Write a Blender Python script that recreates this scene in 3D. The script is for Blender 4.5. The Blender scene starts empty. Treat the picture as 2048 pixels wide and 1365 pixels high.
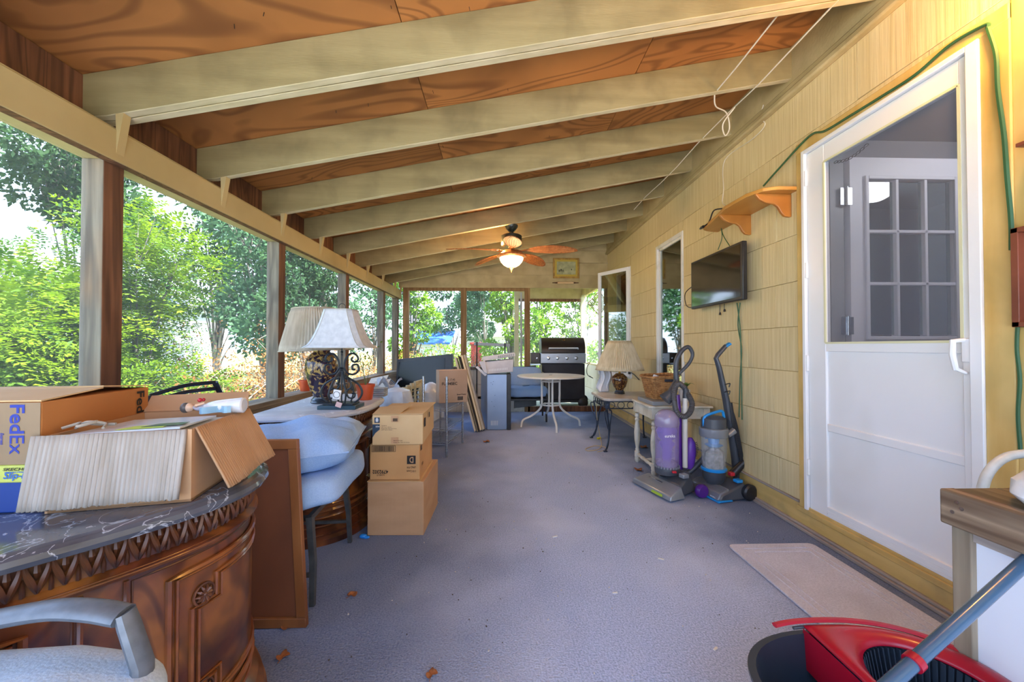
import bpy, math, random
import numpy as np
from mathutils import Vector, Matrix, Euler
random.seed(7)
PI = math.pi
S = bpy.context.scene
COL = S.collection

# ---------------------------------------------------------------- camera
CAMH = 1.06
FPX = 784.0
YAW = math.atan(24 / FPX)
PITCH = math.atan(11 / FPX)
cd = bpy.data.cameras.new('camera')
cam = bpy.data.objects.new('camera', cd)
COL.objects.link(cam)
cam.location = (0, 0, CAMH)
cam.rotation_euler = (PI / 2 + PITCH, 0, -YAW)
cd.sensor_width = 36
cd.lens = 36 * FPX / 2048
cd.clip_start = 0.02
cd.clip_end = 400
S.camera = cam
CR = cam.rotation_euler.to_matrix()
def at(px, py, X=None, Y=None, Z=None):
    """point of the scene seen at a pixel of the 2048x1365 frame, on a given plane"""
    d = CR @ Vector((px - 1024, 682.5 - py, -FPX))
    if X is not None: t = X / d.x
    elif Y is not None: t = Y / d.y
    else: t = (Z - CAMH) / d.z
    return Vector((0, 0, CAMH)) + d * t

# ---------------------------------------------------------------- world, sun, exposure
w = bpy.data.worlds.new('world'); S.world = w; w.use_nodes = True
nt = w.node_tree; nt.nodes.clear()
wo = nt.nodes.new('ShaderNodeOutputWorld'); bg = nt.nodes.new('ShaderNodeBackground')
tc = nt.nodes.new('ShaderNodeTexCoord'); sx = nt.nodes.new('ShaderNodeSeparateXYZ')
rp = nt.nodes.new('ShaderNodeValToRGB')
nt.links.new(tc.outputs['Generated'], sx.inputs[0]); nt.links.new(sx.outputs['Z'], rp.inputs[0])
rp.color_ramp.elements[0].position = 0.0; rp.color_ramp.elements[0].color = (.66, .80, 1, 1)
rp.color_ramp.elements[1].position = 0.7; rp.color_ramp.elements[1].color = (.38, .58, 1, 1)
nt.links.new(rp.outputs[0], bg.inputs[0]); nt.links.new(bg.outputs[0], wo.inputs[0])
bg.inputs[1].default_value = .85
sd = bpy.data.lights.new('sun', 'SUN'); sun = bpy.data.objects.new('sun', sd); COL.objects.link(sun)
sd.energy = 7.0; sd.angle = math.radians(1.5); sd.color = (1, .98, .95)
sun.rotation_euler = Vector((-.50, .34, -.85)).to_track_quat('-Z', 'Y').to_euler()
S.view_settings.view_transform = 'Standard'; S.view_settings.look = 'None'
S.view_settings.gamma = 1.0; S.view_settings.use_curve_mapping = False
S.view_settings.exposure = 2.42
S.cycles.max_bounces = 10; S.cycles.diffuse_bounces = 6; S.cycles.transparent_max_bounces = 24
S.cycles.glossy_bounces = 3; S.cycles.transmission_bounces = 4
S.cycles.sample_clamp_indirect = 6
S.cycles.use_denoising = True
S.cycles.use_adaptive_sampling = True

# ---------------------------------------------------------------- mesh builder
def RM(R):
    if R is None: return Matrix.Identity(3)
    if isinstance(R, (tuple, list)): return Euler(R).to_matrix()
    return R
def wm(o):
    m = o.matrix_basis.copy()
    while o.parent:
        o = o.parent; m = o.matrix_basis @ m
    return m
class MB:
    def __init__(s): s.v = []; s.f = []; s.m = []; s.k = 0
    def add(s, vs, fs):
        b = len(s.v); s.v += [tuple(v) for v in vs]
        s.f += [tuple(i + b for i in f) for f in fs]; s.m += [s.k] * len(fs)
        return s
    def box(s, c, d, R=None):
        R = RM(R); c = Vector(c)
        vs = [c + R @ Vector((x * d[0] / 2, y * d[1] / 2, z * d[2] / 2)) for x in (-1, 1) for y in (-1, 1) for z in (-1, 1)]
        return s.add(vs, [(0, 1, 3, 2), (4, 6, 7, 5), (0, 4, 5, 1), (2, 3, 7, 6), (0, 2, 6, 4), (1, 5, 7, 3)])
    def b2(s, x0, x1, y0, y1, z0, z1):
        return s.box(((x0 + x1) / 2, (y0 + y1) / 2, (z0 + z1) / 2), (abs(x1 - x0), abs(y1 - y0), abs(z1 - z0)))
    def hexa(s, p):   # eight corners: bottom four ccw then top four
        return s.add(p, [(0, 3, 2, 1), (4, 5, 6, 7), (0, 1, 5, 4), (1, 2, 6, 5), (2, 3, 7, 6), (3, 0, 4, 7)])
    def bar(s, a, b, wd, ht, up=(0, 0, 1)):
        a = Vector(a); b = Vector(b); t = (b - a)
        L = t.length; t.normalize(); u = Vector(up)
        if abs(t.dot(u)) > .98: u = Vector((1, 0, 0))
        x = t.cross(u).normalized(); z = x.cross(t)
        R = Matrix((x, t, z)).transposed()
        return s.box((a + b) / 2, (wd, L, ht), R)
    def prism(s, poly, h0, h1, M=None):
        M = M or Matrix.Identity(4); n = len(poly)
        vs = [M @ Vector((p[0], p[1], h0)) for p in poly] + [M @ Vector((p[0], p[1], h1)) for p in poly]
        return s.add(vs, [tuple(range(n - 1, -1, -1)), tuple(range(n, 2 * n))] + [(i, (i + 1) % n, n + (i + 1) % n, n + i) for i in range(n)])
    def tube(s, pts, r, n=8, closed=False, sq=None, caps=True):
        P = [Vector(p) for p in pts]; N = len(P)
        rr = list(r) if isinstance(r, (list, tuple)) else [r] * N
        if len(rr) != N: rr = list(np.interp(np.linspace(0, 1, N), np.linspace(0, 1, len(rr)), rr))
        T = []
        for i in range(N):
            if closed: t = P[(i + 1) % N] - P[i - 1]
            else: t = P[min(i + 1, N - 1)] - P[max(i - 1, 0)]
            T.append(t.normalized() if t.length > 1e-9 else Vector((0, 0, 1)))
        u = Vector((0, 0, 1))
        if abs(T[0].dot(u)) > .9: u = Vector((1, 0, 0))
        x = T[0].cross(u).normalized(); vs = []
        for i in range(N):
            x = (x - T[i] * x.dot(T[i])).normalized(); y = T[i].cross(x)
            for k in range(n):
                a = 2 * PI * k / n + (PI / 4 if n == 4 else 0); q = sq or (1, 1)
                vs.append(P[i] + x * math.cos(a) * rr[i] * q[0] + y * math.sin(a) * rr[i] * q[1])
        fs = []
        for i in range(N if closed else N - 1):
            j = (i + 1) % N
            for k in range(n): fs.append((i * n + k, i * n + (k + 1) % n, j * n + (k + 1) % n, j * n + k))
        if not closed and caps: fs += [tuple(range(n - 1, -1, -1)), tuple(range((N - 1) * n, N * n))]
        return s.add(vs, fs)
    def lathe(s, prof, n=24, c=(0, 0, 0), R=None, sc=(1, 1), wave=None):
        R = RM(R); c = Vector(c); vs = []; fs = []
        for j, (r, z) in enumerate(prof):
            for k in range(n):
                a = 2 * PI * k / n; q = wave(k, j) if wave else 1
                vs.append(c + R @ Vector((r * q * math.cos(a) * sc[0], r * q * math.sin(a) * sc[1], z)))
        for j in range(len(prof) - 1):
            for k in range(n): fs.append((j * n + k, j * n + (k + 1) % n, (j + 1) * n + (k + 1) % n, (j + 1) * n + k))
        if prof[0][0] > 1e-4: fs.append(tuple(range(n - 1, -1, -1)))
        if prof[-1][0] > 1e-4: fs.append(tuple(range((len(prof) - 1) * n, len(prof) * n)))
        return s.add(vs, fs)
    def cyl(s, a, b, r, r2=None, n=14):
        return s.tube([a, b], [r, r if r2 is None else r2], n)
    def surf(s, fn, nu, nv, cu=False, cv=False):
        U = nu if cu else nu + 1; V = nv if cv else nv + 1
        vs = [fn(i / nu, j / nv) for i in range(U) for j in range(V)]; fs = []
        for i in range(nu):
            for j in range(nv):
                a = i * V + j; b = ((i + 1) % U) * V + j; c = ((i + 1) % U) * V + (j + 1) % V; d = i * V + (j + 1) % V
                fs.append((a, b, c, d))
        return s.add(vs, fs)
    def sphere(s, c, r, n=12, m=8):
        c = Vector(c); r = r if isinstance(r, (tuple, list)) else (r, r, r)
        return s.surf(lambda u, v: (c.x + r[0] * math.cos(2 * PI * u) * math.sin(PI * (v * .998 + .001)), c.y + r[1] * math.sin(2 * PI * u) * math.sin(PI * (v * .998 + .001)), c.z + r[2] * math.cos(PI * (v * .998 + .001))), n, m, cu=True)
    def build(s, name, mat, parent=None, world=True, bevel=0, angle=35, label=None, kind=None, seg=2):
        me = bpy.data.meshes.new(name); vs = s.v; off = None
        if parent is not None:
            if world:
                inv = wm(parent).inverted(); vs = [inv @ Vector(v) for v in vs]
        elif world and vs:
            A = np.array(vs); off = Vector(((A[:, 0].min() + A[:, 0].max()) / 2, (A[:, 1].min() + A[:, 1].max()) / 2, A[:, 2].min()))
            vs = [Vector(v) - off for v in vs]
        me.from_pydata([tuple(v) for v in vs], [], s.f)
        ms = mat if isinstance(mat, (list, tuple)) else [mat]
        for m_ in ms: me.materials.append(m_)
        if len(ms) > 1: me.polygons.foreach_set('material_index', s.m)
        bad = [f for f in me.polygons if len(f.vertices) < 3]
        me.polygons.foreach_set('use_smooth', [True] * len(me.polygons))
        me.validate(); me.update()
        me.set_sharp_from_angle(angle=math.radians(angle))
        o = bpy.data.objects.new(name, me); COL.objects.link(o)
        if parent is not None: o.parent = parent
        if off is not None: o.location = off
        if bevel:
            b = o.modifiers.new('bevel', 'BEVEL'); b.width = bevel; b.segments = seg; b.limit_method = 'ANGLE'; b.angle_limit = math.radians(40)
        if label: o['label'] = label
        if kind: o['kind'] = kind
        return o
def fixn(o):
    import bmesh
    b = bmesh.new(); b.from_mesh(o.data); bmesh.ops.recalc_face_normals(b, faces=b.faces); b.to_mesh(o.data); b.free(); return o
def thing(name, label, cat, loc=(0, 0, 0), rz=0, group=None):
    o = bpy.data.objects.new(name, None); COL.objects.link(o)
    o.location = loc; o.rotation_euler = (0, 0, rz); o['label'] = label; o['category'] = cat; o.empty_display_size = .1
    if group: o['group'] = group
    return o
def tag(o, label, cat, group=None, kind=None):
    o['label'] = label; o['category'] = cat
    if group: o['group'] = group
    if kind: o['kind'] = kind
    return o
def struct(name, loc=(0, 0, 0)):
    o = bpy.data.objects.new(name, None); COL.objects.link(o); o.location = loc; o['kind'] = 'structure'; o.empty_display_size = .1
    return o
def dup(root, loc, rz=None, label=None, sc=None, group=None):
    def rec(a, par):
        c = a.copy(); COL.objects.link(c)
        if par is not None: c.parent = par
        for ch in list(KIDS.get(a.name, [])): rec(ch, c)
        return c
    KIDS = {}
    for o in COL.objects:
        if o.parent: KIDS.setdefault(o.parent.name, []).append(o)
    r = rec(root, None); r.location = loc
    if rz is not None: r.rotation_euler = (0, 0, rz)
    if sc: r.scale = sc if isinstance(sc, (tuple, list)) else (sc, sc, sc)
    if label: r['label'] = label
    if group: r['group'] = group
    return r
def bez(pts, n=24):     # catmull-rom through points
    P = [Vector(p) for p in pts]; P = [P[0] * 2 - P[1]] + P + [P[-1] * 2 - P[-2]]; out = []
    m = len(P) - 3
    for i in range(m):
        a, b, c, d = P[i:i + 4]
        for k in range(n // m + 1):
            t = k / (n // m + 1)
            out.append(.5 * ((2 * b) + (c - a) * t + (2 * a - 5 * b + 4 * c - d) * t * t + (-a + 3 * b - 3 * c + d) * t ** 3))
    out.append(P[-2]); return out

# ---------------------------------------------------------------- materials
def srgb(c):
    if isinstance(c, str): c = [int(c[i:i + 2], 16) / 255 for i in (0, 2, 4)]
    return tuple(x / 12.92 if x <= .04045 else ((x + .055) / 1.055) ** 2.4 for x in c[:3]) + (1,)
MATS = {}
def M(name, col, col2=None, rough=.6, metal=0, scale=8, st=(1, 1, 1), det=4, dist=0, lo=.35, hi=.65, bump=0, bs=None, bst=None,
      spec=.5, rnd=0, alpha=None, emit=None, es=0, tint=None, ts=2, tamt=.4, tr=0, wave=None, coat=0):
    if name in MATS: return MATS[name]
    m = bpy.data.materials.new(name); m.use_nodes = True; nt = m.node_tree; N = nt.nodes; L = nt.links
    p = N['Principled BSDF']; out = N['Material Output']
    p.inputs['Roughness'].default_value = rough; p.inputs['Metallic'].default_value = metal
    p.inputs['Specular IOR Level'].default_value = spec
    if coat: p.inputs['Coat Weight'].default_value = coat; p.inputs['Coat Roughness'].default_value = .1
    c1 = srgb(col); p.inputs['Base Color'].default_value = c1; cur = None
    tcn = N.new('ShaderNodeTexCoord')
    def noise(sc, stv, d=4, ds=0):
        mp = N.new('ShaderNodeMapping'); mp.inputs['Scale'].default_value = stv; L.new(tcn.outputs['Object'], mp.inputs[0])
        if rnd:
            oi = N.new('ShaderNodeObjectInfo'); va = N.new('ShaderNodeVectorMath'); va.operation = 'SCALE'
            cx = N.new('ShaderNodeCombineXYZ')
            for i in range(3): L.new(oi.outputs['Random'], cx.inputs[i])
            va.inputs['Scale'].default_value = 31.7; L.new(cx.outputs[0], va.inputs[0]); L.new(va.outputs[0], mp.inputs['Location'])
        n = N.new('ShaderNodeTexNoise'); n.inputs['Scale'].default_value = sc; n.inputs['Detail'].default_value = d; n.inputs['Distortion'].default_value = ds
        L.new(mp.outputs[0], n.inputs['Vector']); return n.outputs['Fac'], mp
    f1 = None
    if col2 is not None:
        f1, mp = noise(scale, st, det, dist)
        if wave:
            wv = N.new('ShaderNodeTexWave'); wv.inputs['Scale'].default_value = wave[0]; wv.inputs['Distortion'].default_value = wave[1]; wv.inputs['Detail'].default_value = 3; wv.inputs['Detail Scale'].default_value = wave[2]
            wv.bands_direction = wave[3] if len(wave) > 3 else 'X'
            L.new(mp.outputs[0], wv.inputs[0]); f1 = wv.outputs['Fac']
        r = N.new('ShaderNodeMapRange'); r.inputs[1].default_value = lo; r.inputs[2].default_value = hi; L.new(f1, r.inputs[0])
        mx = N.new('ShaderNodeMix'); mx.data_type = 'RGBA'; L.new(r.outputs[0], mx.inputs[0])
        mx.inputs[6].default_value = c1; mx.inputs[7].default_value = srgb(col2); cur = mx.outputs[2]
    if tint is not None:
        f2, _ = noise(ts, (1, 1, 1), 3, .3)
        r = N.new('ShaderNodeMapRange'); r.inputs[1].default_value = .45; r.inputs[2].default_value = .7; r.inputs[4].default_value = tamt; L.new(f2, r.inputs[0])
        mx = N.new('ShaderNodeMix'); mx.data_type = 'RGBA'; L.new(r.outputs[0], mx.inputs[0])
        if cur: L.new(cur, mx.inputs[6])
        else: mx.inputs[6].default_value = c1
        mx.inputs[7].default_value = srgb(tint); cur = mx.outputs[2]
    if rnd:
        oi = N.new('ShaderNodeObjectInfo'); hs = N.new('ShaderNodeHueSaturation')
        r = N.new('ShaderNodeMapRange'); r.inputs[3].default_value = 1 - rnd; r.inputs[4].default_value = 1 + rnd; L.new(oi.outputs['Random'], r.inputs[0])
        L.new(r.outputs[0], hs.inputs['Value'])
        if cur: L.new(cur, hs.inputs['Color'])
        else: hs.inputs['Color'].default_value = c1
        cur = hs.outputs[0]
    if cur: L.new(cur, p.inputs['Base Color'])
    if bump:
        fb, _ = noise(bs or scale, bst or st, det, dist)
        if f1 is not None and bs is None: fb = f1
        bn = N.new('ShaderNodeBump'); bn.inputs['Strength'].default_value = min(1, bump); bn.inputs['Distance'].default_value = .004 * max(1, bump)
        L.new(fb, bn.inputs['Height']); L.new(bn.outputs[0], p.inputs['Normal'])
    if emit: p.inputs['Emission Color'].default_value = srgb(emit); p.inputs['Emission Strength'].default_value = es
    last = p.outputs[0]
    if tr:
        t = N.new('ShaderNodeBsdfTranslucent'); ms = N.new('ShaderNodeMixShader'); ms.inputs[0].default_value = tr
        if cur: L.new(cur, t.inputs[0])
        else: t.inputs[0].default_value = c1
        L.new(last, ms.inputs[1]); L.new(t.outputs[0], ms.inputs[2]); last = ms.outputs[0]
    if alpha is not None:
        t = N.new('ShaderNodeBsdfTransparent'); ms = N.new('ShaderNodeMixShader'); ms.inputs[0].default_value = alpha
        L.new(t.outputs[0], ms.inputs[1]); L.new(last, ms.inputs[2]); last = ms.outputs[0]
    L.new(last, out.inputs[0]); MATS[name] = m; return m
def glassmat(name, tint=(1, 1, 1), base=.06, rough=.02):
    m = bpy.data.materials.new(name); m.use_nodes = True; N = m.node_tree.nodes; L = m.node_tree.links; N.clear()
    o = N.new('ShaderNodeOutputMaterial'); t = N.new('ShaderNodeBsdfTransparent'); g = N.new('ShaderNodeBsdfGlossy'); mx = N.new('ShaderNodeMixShader')
    fr = N.new('ShaderNodeLayerWeight'); fr.inputs[0].default_value = .5; pw = N.new('ShaderNodeMath'); pw.operation = 'POWER'; pw.inputs[1].default_value = 4; ad = N.new('ShaderNodeMath'); ad.operation = 'ADD'; ad.inputs[1].default_value = base; ad.use_clamp = True
    t.inputs[0].default_value = (*tint, 1); g.inputs['Roughness'].default_value = rough
    L.new(fr.outputs[1], pw.inputs[0]); L.new(pw.outputs[0], ad.inputs[0]); L.new(ad.outputs[0], mx.inputs[0]); L.new(t.outputs[0], mx.inputs[1]); L.new(g.outputs[0], mx.inputs[2]); L.new(mx.outputs[0], o.inputs[0])
    return m

m_cream = M('cream_paint', 'c0b084', 'ae9e72', scale=3, st=(1, 1, 1), rough=.6, bump=.25, bs=60, tint='8f8058', ts=5, tamt=.45, rnd=.04)
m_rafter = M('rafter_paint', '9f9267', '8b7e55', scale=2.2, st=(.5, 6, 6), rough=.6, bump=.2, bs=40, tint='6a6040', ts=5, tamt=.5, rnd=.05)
m_beam = M('beam_paint', 'b8a574', 'a99664', scale=2, rough=.55, bump=.15, bs=40, tint='a58f62', ts=3, tamt=.35)
m_ply = M('plywood', 'c58446', 'a56c36', scale=1, rough=.7, tint='6a3d1c', ts=1.7, tamt=.45, rnd=.07)
def contour(m, sc, stv, freq, dark, amt, dist=.6):
    """rotary-cut grain: thin dark lines along the level curves of a soft noise"""
    nt = m.node_tree; N = nt.nodes; L = nt.links; p = N['Principled BSDF']; tcn = N.new('ShaderNodeTexCoord'); mp = N.new('ShaderNodeMapping'); mp.inputs['Scale'].default_value = stv
    oi = N.new('ShaderNodeObjectInfo'); va = N.new('ShaderNodeVectorMath'); va.operation = 'SCALE'; cx = N.new('ShaderNodeCombineXYZ')
    for i in range(3): L.new(oi.outputs['Random'], cx.inputs[i])
    va.inputs['Scale'].default_value = 17.3; L.new(cx.outputs[0], va.inputs[0]); L.new(va.outputs[0], mp.inputs['Location'])
    ns = N.new('ShaderNodeTexNoise'); ns.inputs['Scale'].default_value = sc; ns.inputs['Detail'].default_value = 2.5; ns.inputs['Roughness'].default_value = .42; ns.inputs['Distortion'].default_value = dist
    L.new(tcn.outputs['Object'], mp.inputs[0]); L.new(mp.outputs[0], ns.inputs[0])
    mu = N.new('ShaderNodeMath'); mu.operation = 'MULTIPLY'; mu.inputs[1].default_value = freq; si = N.new('ShaderNodeMath'); si.operation = 'SINE'
    L.new(ns.outputs['Fac'], mu.inputs[0]); L.new(mu.outputs[0], si.inputs[0])
    mr = N.new('ShaderNodeMapRange'); mr.inputs[1].default_value = .1; mr.inputs[2].default_value = 1; mr.inputs[4].default_value = amt; L.new(si.outputs[0], mr.inputs[0])
    mx = N.new('ShaderNodeMix'); mx.data_type = 'RGBA'; L.new(mr.outputs[0], mx.inputs[0]); L.new(p.inputs['Base Color'].links[0].from_socket, mx.inputs[6]); mx.inputs[7].default_value = srgb(dark); L.new(mx.outputs[2], p.inputs['Base Color'])
contour(m_ply, 1.3, (.5, 1.5, 1), 150, '6e4120', .6)
m_post_g = M('weathered_wood', '7f7a6b', '5c584e', scale=7, st=(5, 5, .35), rough=.8, bump=.5, tint='8a6a48', ts=2.4, tamt=.5, rnd=.05)
m_post_b = M('brown_wood', '80563a', '5f3d27', scale=6, st=(5, 5, .35), rough=.75, bump=.4, tint='5b3a26', ts=3, tamt=.4, rnd=.05)
m_post_f = M('far_post_wood', '9c7a50', '7c5c38', scale=6, st=(5, 5, .35), rough=.75, bump=.3)
contour(m_post_g, 2.2, (3, 3, .22), 70, '4f4a42', .6, .2); contour(m_post_b, 2.2, (3, 3, .22), 70, '3c2415', .6, .2)
m_sill = M('sill_wood', '9a8a70', '6e604a', scale=6, st=(5, .35, 5), rough=.8, bump=.4, tint='8a5f3c', ts=3, tamt=.5)
m_shingle = M('striated_shingle', 'e2d0a2', 'd2bd8a', scale=55, st=(1, 1, .03), rough=.65, bump=.55, bs=70, bst=(1, 1, .02), lo=.3, hi=.7, rnd=.035, tint='c0a878', ts=2.5, tamt=.15)
m_shingle_w = M('pale_shingle', 'd4cfc0', 'c0baa8', scale=55, st=(1, 1, .03), rough=.65, bump=.4, bs=70, bst=(1, 1, .02), rnd=.03)
m_yellow = M('yellow_board', 'd8b873', 'c4a25c', scale=5, st=(3, .4, 3), rough=.6, bump=.2, tint='8f7c58', ts=7, tamt=.5)
m_greytrim = M('grey_painted_trim', 'a79b93', '8b817c', scale=8, st=(3, .3, 3), rough=.65, bump=.2)
m_white = M('white_paint', 'eceef2', rough=.35, tint='c6c8bc', ts=1.6, tamt=.35, bump=.05, bs=20)
m_whitedirt = M('white_dirty', 'e3e2dc', 'b5b2a2', scale=6, lo=.55, hi=.85, rough=.45)
m_yeltrim = M('yellow_door_trim', 'dfc07c', 'cfa85c', scale=6, st=(2, 2, .3), rough=.5, tint='9a8a50', ts=5, tamt=.4)
m_carpet = M('grey_carpet', 'c4d2f2', '94a5c8', scale=150, det=2, lo=.3, hi=.7, rough=1, spec=.1, bump=1.0, tint='dbe3f6', ts=1.2, tamt=.5)
m_screen = M('insect_screen', 'ccd4dc', rough=.9, spec=0, alpha=.05, tr=.4)
m_scrframe = M('grey_frame', '9aa0a0', rough=.5)
m_black = M('black_plastic', '1b1c20', '26272c', scale=20, rough=.4)
m_blackm = M('black_metal', '23262b', '343840', scale=12, rough=.4, metal=.5)
m_grey = M('grey_plastic', '8d9298', rough=.4)
m_chrome = M('chrome', 'c3c8cf', rough=.22, metal=1)
m_steel = M('brushed_steel', 'b6bcc6', 'a2a8b2', scale=20, st=(.2, .2, 8), rough=.38, metal=.75)
m_card = M('cardboard', 'bf9670', 'b38a64', scale=4, st=(1, 1, 3), rough=.85, bump=.15, bs=70, bst=(1, .05, .05), rnd=.05)
m_cardl = M('pale_cardboard', 'cfae80', 'c4a172', scale=4, rough=.85, rnd=.03, bump=.1, bs=50)
m_cardw = M('torn_corrugated_liner', 'a69e96', '958b80', scale=30, st=(1, 1, .05), rough=.9, bump=.9, bs=34, bst=(1, 1, .04))
m_wood = M('walnut', '6e381e', '3d1c0f', scale=4, st=(1, 1, .35), dist=2.2, det=8, lo=.4, hi=.6, rough=.3, bump=.05, tint='b0702f', ts=5, tamt=.75, coat=.3)
contour(m_wood, 2.0, (1, 1, .55), 55, '2c130a', .55, 1.2)
m_woodd = M('dark_carved', '6d4026', '43281c', scale=14, rough=.35, tint='2b2b38', ts=20, tamt=.5)
m_woodl = M('walnut_mold', '93552b', '6a361a', scale=8, rough=.28, coat=.4, tint='4b3a24', ts=10, tamt=.5)
m_ink = M('dark_ink', '1d1b1c', rough=.8)
m_metalblue = M('painted_chair_metal', '70767e', '646a72', scale=60, rough=.4, metal=.35, bump=.1)
m_fabric = M('pale_blue_fabric', 'bccfe2', 'aec2d8', scale=220, rough=.95, spec=.1, bump=.35, tint='c4cfd6', ts=3, tamt=.5)
m_fabric2 = M('blue_cushion_fabric', '9cbce6', '8caddb', scale=200, rough=.95, spec=.1, bump=.3, tint='b4c8e0', ts=3, tamt=.6)

# the carpet colour is paler down the middle, darker in strips along both walls
def pale_middle(m):
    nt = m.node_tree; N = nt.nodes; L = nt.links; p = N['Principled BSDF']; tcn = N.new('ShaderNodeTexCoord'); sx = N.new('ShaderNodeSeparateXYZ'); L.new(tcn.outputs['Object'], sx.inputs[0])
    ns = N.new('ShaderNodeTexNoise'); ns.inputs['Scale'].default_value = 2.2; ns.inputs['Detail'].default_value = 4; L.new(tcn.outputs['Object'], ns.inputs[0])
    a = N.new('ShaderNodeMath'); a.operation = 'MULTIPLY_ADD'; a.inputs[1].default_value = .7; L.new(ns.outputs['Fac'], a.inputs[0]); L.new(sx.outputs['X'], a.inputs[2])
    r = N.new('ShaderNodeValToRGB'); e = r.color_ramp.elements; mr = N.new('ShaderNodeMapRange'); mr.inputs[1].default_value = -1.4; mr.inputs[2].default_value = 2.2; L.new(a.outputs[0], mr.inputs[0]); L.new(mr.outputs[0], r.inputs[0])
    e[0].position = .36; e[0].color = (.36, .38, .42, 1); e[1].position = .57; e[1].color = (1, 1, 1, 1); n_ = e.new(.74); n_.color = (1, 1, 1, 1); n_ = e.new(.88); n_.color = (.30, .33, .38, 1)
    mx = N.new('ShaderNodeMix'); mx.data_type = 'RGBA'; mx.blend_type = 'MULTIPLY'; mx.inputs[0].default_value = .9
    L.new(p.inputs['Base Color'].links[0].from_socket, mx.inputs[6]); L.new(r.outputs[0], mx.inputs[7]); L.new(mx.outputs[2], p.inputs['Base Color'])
pale_middle(m_carpet)
# ---------------------------------------------------------------- lettering, prepared while the scene is small
TXT = {}
def prep(strs):
    obs = []
    for s_, shear in strs:
        cu = bpy.data.curves.new('t', 'FONT'); cu.body = s_; cu.size = 1; cu.shear = shear; cu.offset = .02 if shear or s_ in ('4792302', 'D', 'Fed', 'FU-945EC') else .006
        cu.resolution_u = 3; ob = bpy.data.objects.new('t', cu); COL.objects.link(ob); obs.append((s_, ob))
    bpy.context.view_layer.update(); dg = bpy.context.evaluated_depsgraph_get()
    for s_, ob in obs:
        me = bpy.data.meshes.new_from_object(ob.evaluated_get(dg))
        V = np.array([v.co[:2] for v in me.vertices]); V[:, 0] -= V[:, 0].min(); V[:, 1] -= 0
        TXT[s_] = (V, [tuple(p.vertices) for p in me.polygons]); bpy.data.meshes.remove(me)
        cu = ob.data; bpy.data.objects.remove(ob); bpy.data.curves.remove(cu)
prep([('Fed', 0), ('Ex', 0), ('Express', .2), ('SKECHERS', .2), ('Slip-ins', .25), ('MEMORY FOAM', .1), ('HANDS FREE', .2), ('4792302', 0), ('D', 0), ("UPAD F'W", 0), ('1/18 Count', 0), ('36X80 IT', 0),
      ('TRN 17-45', 0), ('FU-945EC', 0), ('SmartTemp', .1), ('eureka', 0), ('BISSELL', 0), ('DRY 15cm x 30.5cm', 0), ('Keep dry. Do not drop.', 0), ('SOFT', 0), ('SIZE M', 0), ('M', 0), ('MADE IN USA', 0)])
def text(s_, width, o, xd, yd, mat, parent, height=None, th=.0006, name='lettering'):
    V, F = TXT[s_]; o = Vector(o); xd = Vector(xd).normalized(); yd = Vector(yd).normalized()
    k = width / V[:, 0].max(); ky = k if height is None else height / max(V[:, 1].max(), .1); n = xd.cross(yd) * th
    b = MB(); b.add([o + xd * (v[0] * k) + yd * (v[1] * ky) + n for v in V], F)
    return b.build(name, mat, parent)
# ================================================================ STRUCTURE
W = 1.766; XB = -1.588; YF = 6.38
def rz(X): return CAMH + .965 + .192 * (X + 1.588)      # underside of the rafters
Y0B = -1.1
# floor
fl = struct('floor')
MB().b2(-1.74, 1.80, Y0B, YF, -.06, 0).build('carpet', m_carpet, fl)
m_deck = M('bleached_deck', 'b3ae97', '8d8f74', scale=9, st=(.4, 4, 1), rough=.8)
for k in range(12):
    MB().b2(.3, 1.9, YF + .06 + k * .155, YF + .06 + k * .155 + .148, -.03, .02).build('deck_board', m_deck, fl)
MB().b2(.45, 1.766, YF - .02, YF + .05, 0, .085).build('threshold', m_post_b, fl, bevel=.005)
# rafters + plywood
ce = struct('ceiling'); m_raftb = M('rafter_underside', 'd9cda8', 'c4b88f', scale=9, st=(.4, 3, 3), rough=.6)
Ys = [1.66 + .61 * i for i in range(-4, 8)]
Ys = [y for y in Ys if y > -1.05]
def rafter(y, th=.038):
    b = MB(); p = [(-1.76, rz(-1.76) + .02), (-1.63, rz(-1.63)), (1.766, rz(1.766)), (1.766, rz(1.766) + .19), (-1.76, rz(-1.76) + .19)]
    b.add([(x, y, z) for x, z in p] + [(x, y + th, z) for x, z in p], [(0, 1, 2, 3, 4), (9, 8, 7, 6, 5)] + [(i, i + 5, (i + 1) % 5 + 5, (i + 1) % 5) for i in range(5)])
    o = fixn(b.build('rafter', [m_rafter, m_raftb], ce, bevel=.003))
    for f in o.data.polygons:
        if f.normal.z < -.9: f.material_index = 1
    return o
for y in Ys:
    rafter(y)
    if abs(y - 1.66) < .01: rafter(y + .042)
SX = [-1.80, -.42, .80, 1.766]; SY = [-1.1, .44, 2.88, 5.32, 6.5]
for j in range(4):
    for i in range(3):
        x0, x1 = SX[i] + .002, SX[i + 1] - .002; y0, y1 = SY[j] + .002, SY[j + 1] - .002
        b = MB(); b.hexa([(x0, y0, rz(x0) + .192), (x1, y0, rz(x1) + .192), (x1, y1, rz(x1) + .192), (x0, y1, rz(x0) + .192),
                          (x0, y0, rz(x0) + .207), (x1, y0, rz(x1) + .207), (x1, y1, rz(x1) + .207), (x0, y1, rz(x0) + .207)])
        b.build('plywood_sheet', m_ply, ce)
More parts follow.
